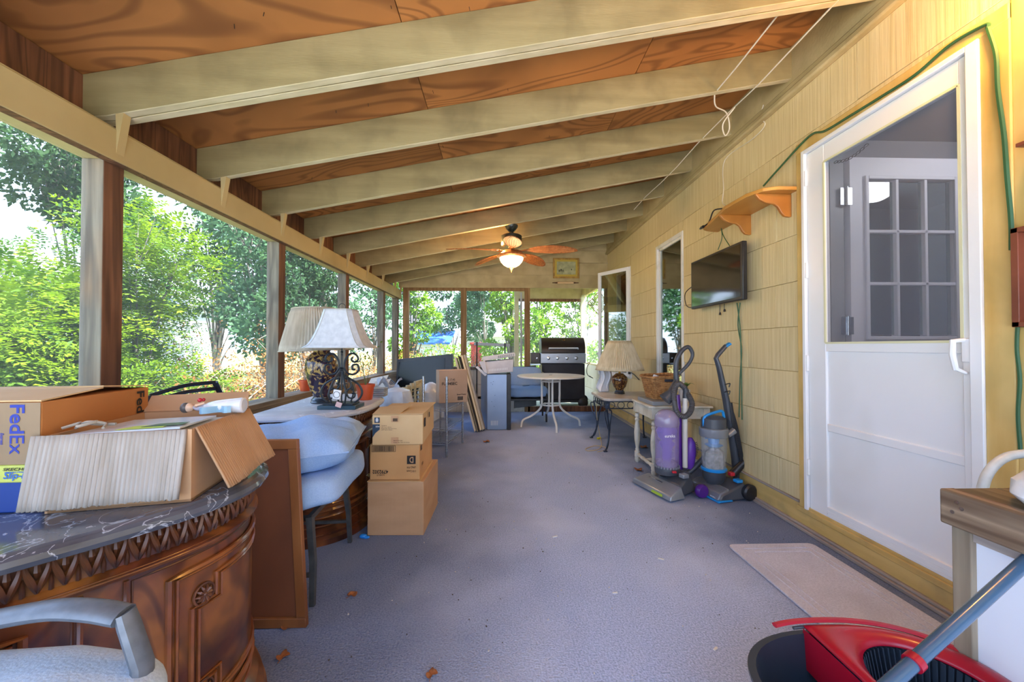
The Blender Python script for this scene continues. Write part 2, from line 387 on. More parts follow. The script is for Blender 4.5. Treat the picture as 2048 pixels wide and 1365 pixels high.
# roof skin above so no light leaks
MB().hexa([(-2.05, -1.15, rz(-2.05) + .215), (1.9, -1.15, rz(1.9) + .215), (1.9, 6.6, rz(1.9) + .215), (-2.05, 6.6, rz(-2.05) + .215),
           (-2.05, -1.15, rz(-2.05) + .235), (1.9, -1.15, rz(1.9) + .235), (1.9, 6.6, rz(1.9) + .235), (-2.05, 6.6, rz(-2.05) + .235)]).build('roofing', M('roofing', '4b4642', rough=.9), ce)
MB().b2(.2, 1.95, 6.6, 8.5, 2.36, 2.40).build('porch_roof_panel', m_cream, ce)
# nails/screws in the plywood
b = MB()
for k in range(40):
    x = random.uniform(-1.4, 1.4); y = random.uniform(1.1, 2.9); z = rz(x) + .19
    b.tube([(x, y, z), (x + random.uniform(-.006, .006), y + random.uniform(-.006, .006), z - .016)], .0012, 4)
b.build('nail_tips', m_blackm, ce, kind='stuff')

# ---- left side
wl = struct('wall_left')
MB().b2(-1.626, XB, Y0B, YF - .02, 1.828, 1.96).build('beam', m_beam, wl, bevel=.003)
MB().b2(-1.63, -1.592, Y0B, YF - .02, 1.8265, 1.8275).build('beam_underside', m_post_b, wl)
MB().b2(-1.72, -1.632, Y0B, YF, 1.836, 1.99).build('header', m_cream, wl, bevel=.002)
MB().b2(-1.75, -1.725, Y0B, YF, 1.86, rz(-1.75) + .19).build('fascia', m_post_b, wl)
PY = [1.555, 2.787, 4.0, 5.24]
PYs = [at(205, 500, X=-1.63).y, at(557.5, 600, X=-1.63).y, at(692, 600, X=-1.63).y, at(767, 620, X=-1.63).y]
PYs = [PYs[0] - 1.27] + PYs
for i, y in enumerate(PYs + [YF - .1]):
    p = MB(); p.k = 0; p.b2(-1.72, -1.63, y, y + .089, .5, 1.836)
    me = p.build('post', [m_post_g, m_post_b], wl, bevel=.004)
    for f in me.data.polygons:
        if f.normal.x > .9: f.material_index = 1
for y in Ys + [6.27]:
    if y < 0: continue
    b = MB()
    b.add([(XB + .001, y, 1.86), (XB + .007, y, 1.90), (XB + .028, y, rz(XB) + .004), (XB - .004, y, rz(XB)), (XB + .001, y + .034, 1.86), (XB + .007, y + .034, 1.90), (XB + .028, y + .034, rz(XB) + .004), (XB - .004, y + .034, rz(XB))],
          [(0, 1, 2, 3), (7, 6, 5, 4), (0, 4, 5, 1), (1, 5, 6, 2), (2, 6, 7, 3), (3, 7, 4, 0)])
    fixn(b.build('rafter_tie', m_beam, wl))
MB().b2(-1.76, -1.60, Y0B, YF, .642, .68).build('sill', m_sill, wl, bevel=.004)
MB().b2(-1.64, -1.60, Y0B, YF, .50, .642).build('sill_apron', m_sill, wl, bevel=.003)
for k in range(13):
    y = Y0B + k * .61
    MB().b2(-1.66, -1.645, y, min(y + .606, YF), 0, .5).build('wall_panel', m_shingle_w, wl)
# screens between the posts
PE = [Y0B] + PYs + [YF - .1]
for i in range(len(PE) - 1):
    y0 = PE[i] + (.089 if i else 0); y1 = PE[i + 1]
    o = MB().b2(-1.7, -1.699, y0, y1, .68, 1.836).build('screen', m_screen, wl)

# ---- far wall
wf = struct('wall_far')
def px2x(px, Y=YF): return at(px, 690, Y=Y).x
xp = [px2x(806), px2x(921.5), px2x(1049)]
MB().b2(-1.63, W, YF - .03, YF + .01, CAMH + .952, CAMH + 1.164).build('header', m_cream, wf, bevel=.003)
MB().b2(-1.55, px2x(1049), YF - .01, YF + .03, CAMH + .905, CAMH + .952).build('header_trim', m_post_f, wf)
for x in xp:
    MB().b2(x, x + .09, YF - .02, YF + .07, .68, CAMH + .952).build('post', m_post_f, wf, bevel=.004)
MB().b2(xp[2] + .0, xp[2] + .09, YF - .02, YF + .07, 0, .68).build('post', m_post_f, wf, bevel=.004)
z = CAMH + 1.164; k = 0
while z < 2.95:
    z1 = min(z + .205, 2.97)
    MB().b2(-1.75, W, YF - .008, YF + .02, z + .003, z1).build('gable_board', m_cream, wf, bevel=.004); z = z1
# white shingled knee wall with a ledge
MB().b2(-1.63, xp[2], YF - .05, YF + .08, .69, .73).build('sill', m_post_g, wf, bevel=.004)
for j, zz in enumerate([0.02, .21, .45]):
    x = -1.63 - (j % 2) * .2
    while x < xp[2]:
        a, c = max(x, -1.63), min(x + .40, xp[2])
        if c - a > .03: MB().b2(a + .002, c - .002, YF - .012, YF, zz, min(zz + .236, .69) - .003).build('shingle', m_shingle_w, wf, bevel=.002)
        x += .40
MB().b2(-1.63, xp[2], YF, YF + .05, 0, .69).build('backing', m_shingle_w, wf)
for a, c in ((xp[0] + .09, xp[1]), (xp[1] + .09, xp[2])):
    MB().b2(a, c, YF + .03, YF + .031, .73, CAMH + .952).build('screen', m_screen, wf)
MB().b2(xp[2] - .07, xp[2] - .04, YF - .035, YF - .005, .74, 1.94).build('screen_frame', m_scrframe, wf)
MB().b2(-1.66, 1.766, YF, YF + .1, 0, -.1).build('base_plate', m_post_b, wf)
# ---- grill bay beyond the doorway
wb = struct('wall_bay')
MB().b2(.3, 1.82, 8.2, 8.25, 2.04, 2.36).build('header', m_cream, wb)
MB().b2(.3, 1.80, 8.17, 8.2, 2.0, 2.06).build('rolled_shade', m_post_b, wb)
MB().b2(1.70, 1.79, 8.15, 8.24, 0, 2.1).build('post', m_cream, wb, bevel=.004)
MB().b2(.3, .39, 8.15, 8.24, 0, 2.1).build('post', m_cream, wb, bevel=.004)
MB().b2(1.73, 1.78, YF + .05, 8.2, 2.10, 2.36).build('side_header', m_cream, wb)
MB().b2(1.73, 1.78, YF + .02, YF + .1, 0, 2.2).build('post', m_greytrim, wb)
for k, zz in enumerate((0.03, .26, .49)):
    MB().b2(1.74, 1.775, YF + .1, 8.15, zz, zz + .222).build('side_board', m_shingle_w, wb, bevel=.003)
MB().b2(1.73, 1.79, YF + .1, 8.15, .715, .74).build('side_sill', m_cream, wb)
MB().b2(.3, 1.7, 8.19, 8.191, .1, 2.04).build('screen', m_screen, wb)
MB().b2(1.76, 1.761, YF + .1, 8.15, .74, 2.1).build('screen', m_screen, wb)
# slack plastic sheet gathered in the bay corner
b = MB(); b.surf(lambda u, v: (1.64 + .04 * math.sin(9 * u + 1.2 * v) + .05 * u, 7.5 + .6 * u, .3 + 1.78 * v), 20, 8)
b.build('plastic_sheet', M('milky_plastic', 'cfd6cc', rough=.4, alpha=.22, tr=.4), wb)

# ---- right wall (shingles clipped round the openings)
wr = struct('wall_right')
dY0 = at(1977, 690, X=W).y; dY1 = at(1612.7, 690, X=W).y
ZD0 = .13; ZD1 = CAMH + .6386 * W
a0 = at(1368, 690, X=W).y; a1 = at(1314, 690, X=W).y; ZA1 = CAMH + 1.12; ZA0 = .62
c0 = at(1262, 690, X=W).y; c1 = c0 + .62
OPEN = [(dY0 - .085, dY1 + .045, ZD0 - .2, ZD1 + .06), (a0, a1, ZA0, ZA1), (c0, c1, ZA0, ZA1 - .03)]
def cut(rs, o):
    out = []
    for (y0, y1, z0, z1) in rs:
        if o[0] >= y1 or o[1] <= y0 or o[2] >= z1 or o[3] <= z0: out.append((y0, y1, z0, z1)); continue
        if o[0] > y0: out.append((y0, o[0], z0, z1))
        if o[1] < y1: out.append((o[1], y1, z0, z1))
        ya, yb = max(y0, o[0]), min(y1, o[1])
        if o[2] > z0: out.append((ya, yb, z0, o[2]))
        if o[3] < z1: out.append((ya, yb, o[3], z1))
    return out
def cutall(r):
    rs = [r]
    for o in OPEN: rs = cut(rs, o)
    return rs
zj = [.155, .36, .635, .911, 1.18, 1.45, 1.728, 2.005, 2.28, 2.57]
y_first = at(1557, 760, X=W).y
for j in range(len(zj) - 1):
    y = y_first + (j % 2) * .305 + .02 * ((j * 7) % 3) - .61 * 5
    while y < YF:
        for r in cutall((max(y, Y0B), min(y + .61, YF), zj[j], zj[j + 1])):
            if r[1] - r[0] > .02 and r[3] - r[2] > .02:
                t = random.uniform(0, .003)
                o = MB().b2(W - t, W + .012, r[0] + .0007, r[1] - .0007, r[2] + .0008, r[3] - .0018).build('shingle', m_shingle, wr, bevel=.0015, seg=1)
        y += .61
for r in cutall((-1.5, YF + .02, -.3, 2.9)):
    MB().b2(W + .012, W + .06, r[0], r[1], r[2], r[3]).build('sheathing', m_yellow, wr)
MB().b2(W, W + .1, -1.5, 6.6, 2.9, 4.2).build('upper_wall', m_cream, wr)
MB().b2(W - .022, W + .0, Y0B, YF - .03, 2.635, rz(W) + .19).build('ledger', m_cream, wr)
MB().b2(W - .045, W, Y0B, YF - .03, 2.56, 2.60).build('moulding', m_cream, wr, bevel=.01)
MB().b2(W - .03, W, Y0B, YF - .03, 2.6, 2.637).build('moulding', m_cream, wr, bevel=.006)
bb = struct('baseboard_right')
MB().b2(W - .012, W + .01, Y0B, YF - .03, .03, .145).build('board', m_yellow, bb, bevel=.003)
MB().b2(W - .038, W, Y0B, YF - .03, 0, .018).build('shoe_strip', m_greytrim, bb, bevel=.004)
MB().b2(W - .026, W, Y0B, YF - .03, .018, .032).build('shoe_strip', m_greytrim, bb, bevel=.004)
MB().b2(W - .018, W, dY1 + .05, YF - .03, .145, .157).build('cap_strip', m_greytrim, bb, bevel=.003)
MB().b2(W - .02, W + .01, dY0 - .1, dY1 + .06, .1, .131).build('door_sill', m_yellow, bb, bevel=.004)
MB().b2(W - .004, W + .04, dY0 - .02, dY1 + .02, .118, .14).build('threshold', M('worn_threshold', '8b8378', '4f4d50', scale=18, st=(1, .4, 1), rough=.8), bb)

# ---- door casing + storm door
tr = struct('trim_1')
for y0, y1 in ((dY1, dY1 + .045), (dY0 - .085, dY0)):
    MB().b2(W - .016, W + .03, y0, y1, .13, ZD1 + .06).build('casing', m_yeltrim, tr, bevel=.004)
MB().b2(W - .018, W + .03, dY0 - .085, dY1 + .045, ZD1, ZD1 + .06).build('casing', m_yeltrim, tr, bevel=.004)
MB().b2(W - .010, W + .02, dY0 - .085 - .10, dY0 - .084, .16, 2.5).build('corner_board', m_yeltrim, tr, bevel=.003)
dr = struct('door_1')
XD = W - .008
fw = .022
for (y0, y1, z0, z1) in ((dY1 - fw, dY1, ZD0, ZD1), (dY0, dY0 + .04, ZD0, ZD1), (dY0 + .04, dY1 - fw, ZD1 - fw, ZD1)):
    MB().b2(W - .024, W + .02, y0, y1, z0, z1).build('door_frame', m_white, dr, bevel=.003)
def pz(px, py): p = at(px, py, X=XD); return p.y, p.z
gy1 = at(1648, 400, X=XD).y; gy0 = at(1920, 400, X=XD).y
gz1 = CAMH + .571 * XD; gz0 = CAMH + .02
sY1 = dY1 - fw - .003; sY0 = dY0 + .044
zr = [ZD0 + .01, .20, CAMH - .457, CAMH - .416, CAMH - .027, gz0, gz1, ZD1 - fw - .004]
py1 = at(1646, 800, X=XD).y; py0 = at(1930, 850, X=XD).y
MB().b2(XD, XD + .03, gy1, sY1, zr[0], zr[7]).build('stile', m_white, dr, bevel=.003)
MB().b2(XD, XD + .03, sY0, gy0, zr[0], zr[7]).build('stile', m_white, dr, bevel=.003)
MB().b2(XD + .001, XD + .029, gy0, gy1, gz1, zr[7]).build('top_rail', m_white, dr, bevel=.003)
MB().b2(XD + .001, XD + .029, gy0, gy1, zr[4], gz0).build('middle_rail', m_white, dr, bevel=.003)
MB().b2(XD + .012, XD + .022, gy0, gy1, zr[3], zr[4]).build('upper_panel', m_white, dr)
MB().b2(XD + .004, XD + .02, gy0 - .01, gy1, zr[2], zr[3]).build('cross_rail', m_white, dr, bevel=.005)
MB().b2(XD + .012, XD + .022, gy0, gy1, zr[1], zr[2]).build('lower_panel', m_white, dr)
MB().b2(XD + .001, XD + .029, gy0, gy1, zr[0], zr[1]).build('kick_rail', m_white, dr, bevel=.003)
for k in range(3):
    MB().b2(XD - .002, XD + .002, gy0, gy1, ZD0 + .018 + k * .02, ZD0 + .028 + k * .02).build('rib', m_white, dr)
m_gasket = M('pale_gasket', 'dcdcb8', rough=.5)
for (y0, y1, z0, z1) in ((gy0 - .006, gy0 + .004, gz0, gz1), (gy1 - .004, gy1 + .006, gz0, gz1), (gy0, gy1, gz1 - .004, gz1 + .006), (gy0, gy1, gz0 - .006, gz0 + .004)):
    MB().b2(XD - .003, XD + .004, y0, y1, z0, z1).build('glazing_bead', m_gasket, dr)
MB().b2(XD + .012, XD + .014, gy0, gy1, gz0, gz1).build('screen_pane', M('door_screen', '7d8090', rough=.5, alpha=.28, spec=.2), dr)
for z in (1.98, 1.45, .92, .33):
    MB().b2(XD - .014, XD + .0, dY1 - .03, dY1 - .008, z, z + .09).build('hinge', m_white, dr, bevel=.002)
# handle
hY = at(1940, 690, X=XD).y
MB().b2(XD - .012, XD, hY - .012, hY + .02, 1.0, 1.09).build('handle_plate', m_white, dr, bevel=.004)
MB().tube([(XD - .005, hY + .012, 1.085), (XD - .05, hY + .014, 1.08), (XD - .055, hY + .012, 1.03), (XD - .045, hY + .01, .975), (XD - .008, hY + .008, .96)], [.008, .01, .01, .009, .007], 8).build('handle', m_white, dr)
b = MB(); c_ = at(1672, 315, X=W + .05)
for k in range(9):
    p = Vector((W + .05, gy1 - .012 - k * .022, gz1 - .005 - .012 * abs(k - 4) ** .5 * 0 - .02 * math.sin(k / 8 * PI)))
    b.tube([p + Vector((0, .012 * math.cos(t), .006 * math.sin(t))) for t in np.linspace(0, 2 * PI, 8, endpoint=False)], .0018, 4, closed=True)
b.build('safety_chain', m_blackm, dr)

# ---- inner room and inner door (open, square to the wall)
m_room = M('room_wall', '8f9097', rough=.8)
rm = struct('wall_room')
for (x0, x1, y0, y1, z0, z1) in ((W + .1, 4.3, .55, .6, .1, 2.5), (W + .1, 4.3, 2.55, 2.6, .1, 2.5), (4.3, 4.35, .6, 2.55, .1, 2.5), (W + .06, 4.3, .6, 2.55, .05, .13), (W + .06, 4.3, .6, 2.55, 2.45, 2.5)):
    MB().b2(x0, x1, y0, y1, z0, z1).build('plaster', m_room, rm)
MB().b2(W + .05, W + .14, 2.3, 2.42, .14, 2.42).build('jamb', m_white, rm)
d2 = struct('door_2')
Yd = 2.2; dx0 = at(1700, 400, Y=Yd).x
dx1 = dx0 + .82; dz1 = CAMH + 1.10
lx0 = at(1735, 400, Y=Yd).x; lx1 = at(1906, 400, Y=Yd).x
lz1 = at(1800, 360, Y=Yd).z; lz0 = at(1800, 673, Y=Yd).z
m_door2 = M('inner_door_paint', 'dcdce6', rough=.45)
for (x0, x1, z0, z1) in ((dx0, lx0, .14, dz1), (lx1, dx1, .14, dz1), (lx0, lx1, lz1, dz1), (lx0, lx1, .14, lz0)):
    MB().b2(x0, x1, Yd, Yd + .04, z0, z1).build('door_leaf', m_door2, d2)
for (x0, x1, z0, z1) in ((lx0 - .02, lx0, lz0 - .02, lz1 + .02), (lx1, lx1 + .02, lz0 - .02, lz1 + .02), (lx0, lx1, lz1, lz1 + .02), (lx0, lx1, lz0 - .02, lz0)):
    MB().b2(x0, x1, Yd - .012, Yd, z0, z1).build('lite_frame', m_door2, d2, bevel=.003)
for k in (1, 2):
    x = lx0 + (lx1 - lx0) * k / 3; MB().b2(x - .009, x + .009, Yd - .008, Yd + .03, lz0, lz1).build('muntin', m_door2, d2, bevel=.003)
    z = lz0 + (lz1 - lz0) * k / 3; MB().b2(lx0, lx1, Yd - .008, Yd + .03, z - .009, z + .009).build('muntin', m_door2, d2, bevel=.003)
g2 = glassmat('window_glass', (.75, .85, .85), .1)
for i in range(3):
    for j in range(3):
        MB().b2(lx0 + (lx1 - lx0) * i / 3 + .009, lx0 + (lx1 - lx0) * (i + 1) / 3 - .009, Yd + .012, Yd + .016, lz0 + (lz1 - lz0) * j / 3 + .009, lz0 + (lz1 - lz0) * (j + 1) / 3 - .009).build('pane', g2, d2)
for z in (1.88, 1.13):
    MB().b2(dx0 - .06, dx0 + .01, Yd - .004, Yd + .002, z, z + .1).build('hinge', m_chrome, d2)
    MB().cyl((dx0 - .025, Yd - .006, z - .005), (dx0 - .025, Yd - .006, z + .105), .008).build('hinge_pin', m_chrome, d2)
MB().b2(dx0 - .11, dx0 - .03, Yd + .01, Yd + .05, .14, 2.3).build('jamb', m_grey, d2)
rl = bpy.data.lights.new('room_lamp', 'POINT'); ro = bpy.data.objects.new('room_lamp', rl); COL.objects.link(ro); ro.location = (2.9, 1.5, 2.3); rl.energy = 5; rl.shadow_soft_size = .12; rl.color = (.95, .95, 1)

# ---- windows of the house
def house_window(name, y0, y1, z0, z1):
    w_ = struct(name); t = .035
    for (a, b_, c, d) in ((y0, y0 + t, z0, z1), (y1 - t, y1, z0, z1), (y0 + t, y1 - t, z1 - t, z1), (y0 + t, y1 - t, z0, z0 + t)):
        MB().b2(W - .012, W + .05, a, b_, c, d).build('window_frame', m_whitedirt, w_, bevel=.005)
    return w_
w1 = house_window('window_1', a0, a1, ZA0, ZA1)
for (a, b_, c, d) in ((a0 + .035, a0 + .065, ZA0 + .035, ZA1 - .035), (a1 - .065, a1 - .035, ZA0 + .035, ZA1 - .035), (a0 + .035, a1 - .035, ZA1 - .06, ZA1 - .035), (a0 + .035, a1 - .035, ZA0 + .035, ZA0 + .06)):
    MB().b2(W + .01, W + .04, a, b_, c, d).build('sash', m_whitedirt, w1, bevel=.004)
g1 = glassmat('house_glass', (.6, .72, .68), .25)
MB().b2(W + .02, W + .024, a0 + .065, a1 - .065, ZA0 + .06, ZA1 - .06).build('pane', g1, w1)
w2_ = house_window('window_2', c0, c1, ZA0, ZA1 - .03)
# casement sash swung out into the porch
hp = at(1262, 531, X=W); tp = at(1197, 545.5, Z=hp.z); A = Vector((W - .01, c0 + .02, 0)); Bq = Vector((tp.x, tp.y, 0))
dv = (Bq - A); Ls = dv.length; dv.normalize(); zt = hp.z - .01; zb = ZA0 + .03
def sashbar(u0, u1, z0, z1, nm='casement_sash', m_=m_white, th=.03):
    p = A + dv * u0; q = A + dv * u1
    MB().bar((p.x, p.y, (z0 + z1) / 2), (q.x, q.y, (z0 + z1) / 2), th, z1 - z0).build(nm, m_, w2_, bevel=.004 if th > .01 else 0)
sashbar(0, .05, zb, zt); sashbar(Ls - .05, Ls, zb, zt); sashbar(.05, Ls - .05, zt - .05, zt); sashbar(.05, Ls - .05, zb, zb + .05)
sashbar(.05, Ls - .05, zb + .05, zt - .05, 'pane', glassmat('casement_glass', (.9, .95, .9), .34), .004)
# rooms behind the windows
m_dark = M('dim_interior', '6b7670', '565f5a', scale=3, rough=.9)
for (y0, y1) in ((3.4, 5.1), (5.15, 6.3)):
    for (x0, x1, a, b_, c, d) in ((2.6, 2.65, y0, y1, .3, 2.5), (W + .06, 2.6, y0, y0 + .02, .3, 2.5), (W + .06, 2.6, y1 - .02, y1, .3, 2.5), (W + .06, 2.6, y0, y1, 2.46, 2.5), (W + .06, 2.6, y0, y1, .3, .34)):
        MB().b2(x0, x1, a, b_, c, d).build('plaster', m_dark, rm)
# stub of the house end wall behind the viewer so the open end is the porch's own
# ================================================================ OUTDOORS
GZ = -.35
g = struct('ground', (0, 0, GZ))
MB().b2(-9, 6, -14, -1.2, GZ, GZ + .02).build('bounce_slab', M('pale_bounce', 'cdccca', 'b9b9b8', scale=2, rough=.9), g)  # unseen pale slab added behind the camera to bounce sunlight into the porch
m_ground = M('lawn', '6f7f3a', '8a7a4c', scale=1.2, rough=.95, bump=1, bs=30, tint='5a7030', ts=.7, tamt=.8)
MB().b2(-60, 40, -20, 90, GZ - .2, GZ).build('lawn_ground', m_ground, g)
rng = np.random.default_rng(5)
def leaf_m(n, c, c2, tr=.45, sc=1.3):
    return M(n, c, c2, scale=sc, lo=.3, hi=.7, det=5, rough=.65, spec=.25, tr=tr)
m_loc = leaf_m('locust_leaf', '84a012', '1c4a10', sc=2.6)
m_dkl = leaf_m('shade_tree_leaf', '3f6236', '1a341a')
m_hzl = leaf_m('pale_tree_leaf', '5a7e58', '2f5438')
m_brl = leaf_m('maple_leaf', '86a826', '3f6e1e')
m_dry = leaf_m('dry_leaf', '935f30', '6c5226', tr=.3, sc=3)
m_bark = M('bark', '6e6a62', '4c463e', scale=12, st=(1, 1, .3), rough=.9, bump=.6)
m_twig = M('pale_twig', 'a59a8c', '7f7468', scale=10, rough=.9)
m_grass = leaf_m('grass_blade', '8a9e3c', '6a7a2c', tr=.3, sc=2)
def leaves(C, D, U, L, Wd):
    """diamond leaves: centre base C, direction D, side U, length L, width Wd (arrays)"""
    D = D / np.linalg.norm(D, axis=1, keepdims=True); U = U - (U * D).sum(1, keepdims=True) * D; U /= np.linalg.norm(U, axis=1, keepdims=True) + 1e-9
    L = L[:, None]; Wd = Wd[:, None]; nrm = np.cross(D, U)
    V = np.stack([C, C + D * L * .45 + U * Wd * .5 + nrm * L * .06, C + D * L, C + D * L * .45 - U * Wd * .5 + nrm * L * .06], 1).reshape(-1, 3)
    return V
def quads(V, name, mat, parent, kind='stuff', label=None):
    me = bpy.data.meshes.new(name); n = len(V); me.vertices.add(n); me.vertices.foreach_set('co', V.astype(np.float32).ravel())
    me.loops.add(n); me.loops.foreach_set('vertex_index', np.arange(n, dtype=np.int32)); me.polygons.add(n // 4)
    me.polygons.foreach_set('loop_start', np.arange(0, n, 4, dtype=np.int32)); me.materials.append(mat); me.update(calc_edges=True)
    o = bpy.data.objects.new(name, me); COL.objects.link(o)
    if parent: o.parent = parent
    if kind: o['kind'] = kind
    if label: o['label'] = label
    return o
def unit(n):
    a = rng.normal(size=(n, 3)); return a / np.linalg.norm(a, axis=1, keepdims=True)
def blobpts(blobs, n):
    vol = np.array([b[3] * b[4] * b[5] for b in blobs]) ** .8; k = rng.choice(len(blobs), n, p=vol / vol.sum())
    B = np.array(blobs)[k]; u = unit(n); r = rng.uniform(.55, 1.0, n)[:, None] ** .6
    return B[:, :3] + u * B[:, 3:6] * r, u, B[:, :3]
def frond_tree(name, label, loc, blobs, nf, fl, mat, group=None, pairs=7, trunk=.04, lw=.024, ll=.06, cat='tree', stems=None):
    t = thing(name, label, cat, loc, group=group)
    P, u, _ = blobpts(blobs, nf)
    D = u * np.array([1, 1, .35]) + rng.normal(size=(nf, 3)) * .45; D[:, 2] -= .05; D /= np.linalg.norm(D, axis=1, keepdims=True)
    up = np.array([0, 0, 1.0]) + rng.normal(size=(nf, 3)) * .25; side = np.cross(D, up); side /= np.linalg.norm(side, axis=1, keepdims=True)
    Ls = rng.uniform(.7, 1.2, nf) * fl; out = []
    for k in range(pairs):
        q = (k + 1) / pairs; c = P + D * (Ls * q)[:, None]; c[:, 2] -= (q * q * .18) * Ls
        for s in (1, -1):
            dd = side * s + D * .35 + rng.normal(size=(nf, 3)) * .12; dd[:, 2] -= .12
            out.append(leaves(c, dd, D, np.full(nf, ll) * (1.1 - .3 * abs(q - .5)), np.full(nf, lw)))
    out.append(leaves(P + D * Ls[:, None] - np.array([0, 0, 1]) * (.18 * Ls)[:, None], D, side, np.full(nf, ll), np.full(nf, lw)))
    quads(np.concatenate(out), 'foliage', mat, t)
    branches(t, blobs, trunk, stems)
    return t
def branches(t, blobs, trunk, stems=None, mat=None):
    b = MB(); top = max(q[2] for q in blobs); base = Vector((0, 0, 0))
    for q in blobs:
        e = Vector(q[:3]); r0 = trunk * .6
        m1 = Vector((e.x * .25, e.y * .25, e.z * .45))
        b.tube(bez([base, m1, e], 6), [r0 * (1 - i / 9) for i in range(len(bez([base, m1, e], 6)))], 5)
        for _ in range(5):
            d = Vector(unit(1)[0]); d.z = abs(d.z)
            b.tube([m1.lerp(e, .7), e + Vector((d.x * q[3], d.y * q[4], d.z * q[5])) * .8], [r0 * .35, r0 * .08], 4)
    b.build('trunk', mat or m_bark, t, world=False)
def leaf_tree(name, label, loc, blobs, n, size, mat, group=None, trunk=.08, cat='tree', bark=None, asp=.6, droop=.2):
    t = thing(name, label, cat, loc, group=group)
    P, u, _ = blobpts(blobs, n)
    D = u + rng.normal(size=(n, 3)) * .7; D[:, 2] -= droop
    quads(leaves(P, D, unit(n), rng.uniform(.6, 1.2, n) * size, rng.uniform(.6, 1.2, n) * size * asp), 'foliage', mat, t)
    branches(t, blobs, trunk, mat=bark)
    return t
def blobs_of(w_, h0, h1, n, r=.5, seed=0):
    rr = np.random.default_rng(seed); o = []
    for i in range(n):
        z = h0 + (h1 - h0) * (i + .5) / n; a = rr.uniform(0, 6.28); d = w_ * rr.uniform(.1, .75) * (1 - .5 * (i / n))
        q = w_ * r * rr.uniform(.7, 1.1); o.append((d * math.cos(a), d * math.sin(a), z, q, q, q * .75))
    return o
# near locust bushes
frond_tree('locust_bush', 'bright green feathery locust bush left of the first post, under the sky', (-4.7, 3.75, GZ), blobs_of(1.15, .5, 2.0, 11, .42, 1), 1900, .36, m_loc, cat='bush')
frond_tree('locust_bush', 'tall yellow-green feathery locust bush seen between the first two posts', (-4.35, 4.85, GZ), blobs_of(1.0, .5, 2.85, 12, .40, 2), 1900, .36, m_loc, cat='bush')
frond_tree('locust_bush', 'low green locust bush at the very left edge above the boxes', (-4.1, 2.85, GZ), blobs_of(.8, .3, 1.55, 7, .45, 4), 900, .34, m_loc, cat='bush')
frond_tree('locust_bush', 'darker feathery bush behind the brown dry bush', (-6.2, 6.6, GZ), blobs_of(1.5, .6, 3.0, 10, .42, 5), 1500, .40, M('locust_leaf_dark', '46701e', '1a3e16', scale=1.5, tr=.4, rough=.7), cat='bush')
# dry brown bush
def dry_bush(label, loc, s):
    t = thing('dry_bush', label, 'bush', loc); b = MB()
    r2 = random.Random(int(s * 100)); pts = []
    for k in range(34):
        a = r2.uniform(0, 6.28); L = s * r2.uniform(.7, 1.2)
        p = [Vector((0, 0, 0))]; d = Vector((math.cos(a) * .8, math.sin(a) * .8, r2.uniform(.5, 1.6))).normalized()
        for i in range(6):
            d = (d + Vector([r2.uniform(-.35, .35) for _ in range(3)]) + Vector((0, 0, -.06 * i))).normalized(); p.append(p[-1] + d * L / 6)
            if i > 1:
                e = p[-1] + Vector([r2.uniform(-.25, .25) * s for _ in range(3)]); b.tube([p[-1], e], [.004, .0015], 3); pts.append(e)
        b.tube(p, [.012 * s, .01 * s, .008 * s, .006 * s, .005 * s, .004 * s, .002], 4); pts += p[2:]
    b.build('twigs', m_twig, t, world=False)
    A = np.array(pts); k = rng.choice(len(A), int(6500 * s)); P = A[k] + rng.normal(size=(len(k), 3)) * .11 * s
    P = P[P[:, 2] > .05]; n = len(P); D = unit(n); D[:, 2] -= .5
    quads(leaves(P, D, unit(n), rng.uniform(.03, .06, n), rng.uniform(.015, .03, n)), 'dry_leaves', m_dry, t)
dry_bush('brown dried-out bush with pale twigs left of the second post', (-3.85, 5.45, GZ), 1.45)
dry_bush('brown dried-out bush seen behind the pleated lamp shade', (-3.75, 7.6, GZ), 1.6)
dry_bush('brown dried-out bush seen between the narrow posts at the far left corner', (-2.6, 9.9, GZ), 1.5)
dry_bush('pale dry bush seen low through the far window behind the black television', (-1.1, 12.5, GZ), 1.5)
# hazy tall trees
leaf_tree('shade_tree', 'tall grey-green tree whose branches reach into the sky at upper left', (-11.0, 10.6, GZ), blobs_of(2.3, 4.5, 7.0, 9, .42, 11), 8000, .16, m_dkl)
leaf_tree('shade_tree', 'large dark green tree filling the opening between the first two posts', (-11.0, 15.5, GZ), blobs_of(3.6, 2.5, 9.5, 15, .40, 12), 10000, .2, m_dkl)
leaf_tree('shade_tree', 'hazy green tree above the brown bush left of the second post', (-7.4, 12.5, GZ), blobs_of(2.4, 1.6, 6.2, 11, .44, 13), 9000, .17, m_hzl)
leaf_tree('shade_tree', 'hazy tree with pale gaps between the second and third posts', (-8.2, 18.5, GZ), blobs_of(3, 2.0, 8.6, 12, .40, 14), 9000, .2, m_hzl)
leaf_tree('shade_tree', 'dark leafy tree hanging over the pleated shade between second and third posts', (-5.0, 10.3, GZ), blobs_of(1.2, 2.4, 4.4, 7, .5, 15), 4500, .13, m_dkl)
leaf_tree('shade_tree', 'pale tree showing between the third and fourth posts', (-7.6, 24, GZ), blobs_of(3.2, 1.5, 9, 12, .42, 16), 8000, .24, m_hzl)
leaf_tree('maple_sapling', 'bright green sapling at the left side of the left far window', (-2.45, 11.0, GZ), blobs_of(.75, .6, 4.4, 11, .5, 17), 4200, .12, m_brl)
leaf_tree('shade_tree', 'distant blue-green tree in the middle of the left far window', (-3.6, 30, GZ), blobs_of(3.2, 1.8, 8.3, 11, .42, 18), 8000, .26, m_hzl)
leaf_tree('maple_sapling', 'bright leafy sapling filling the middle far window', (.35, 11.5, GZ), blobs_of(1.0, 1.2, 4.6, 12, .45, 19), 4200, .12, m_brl)
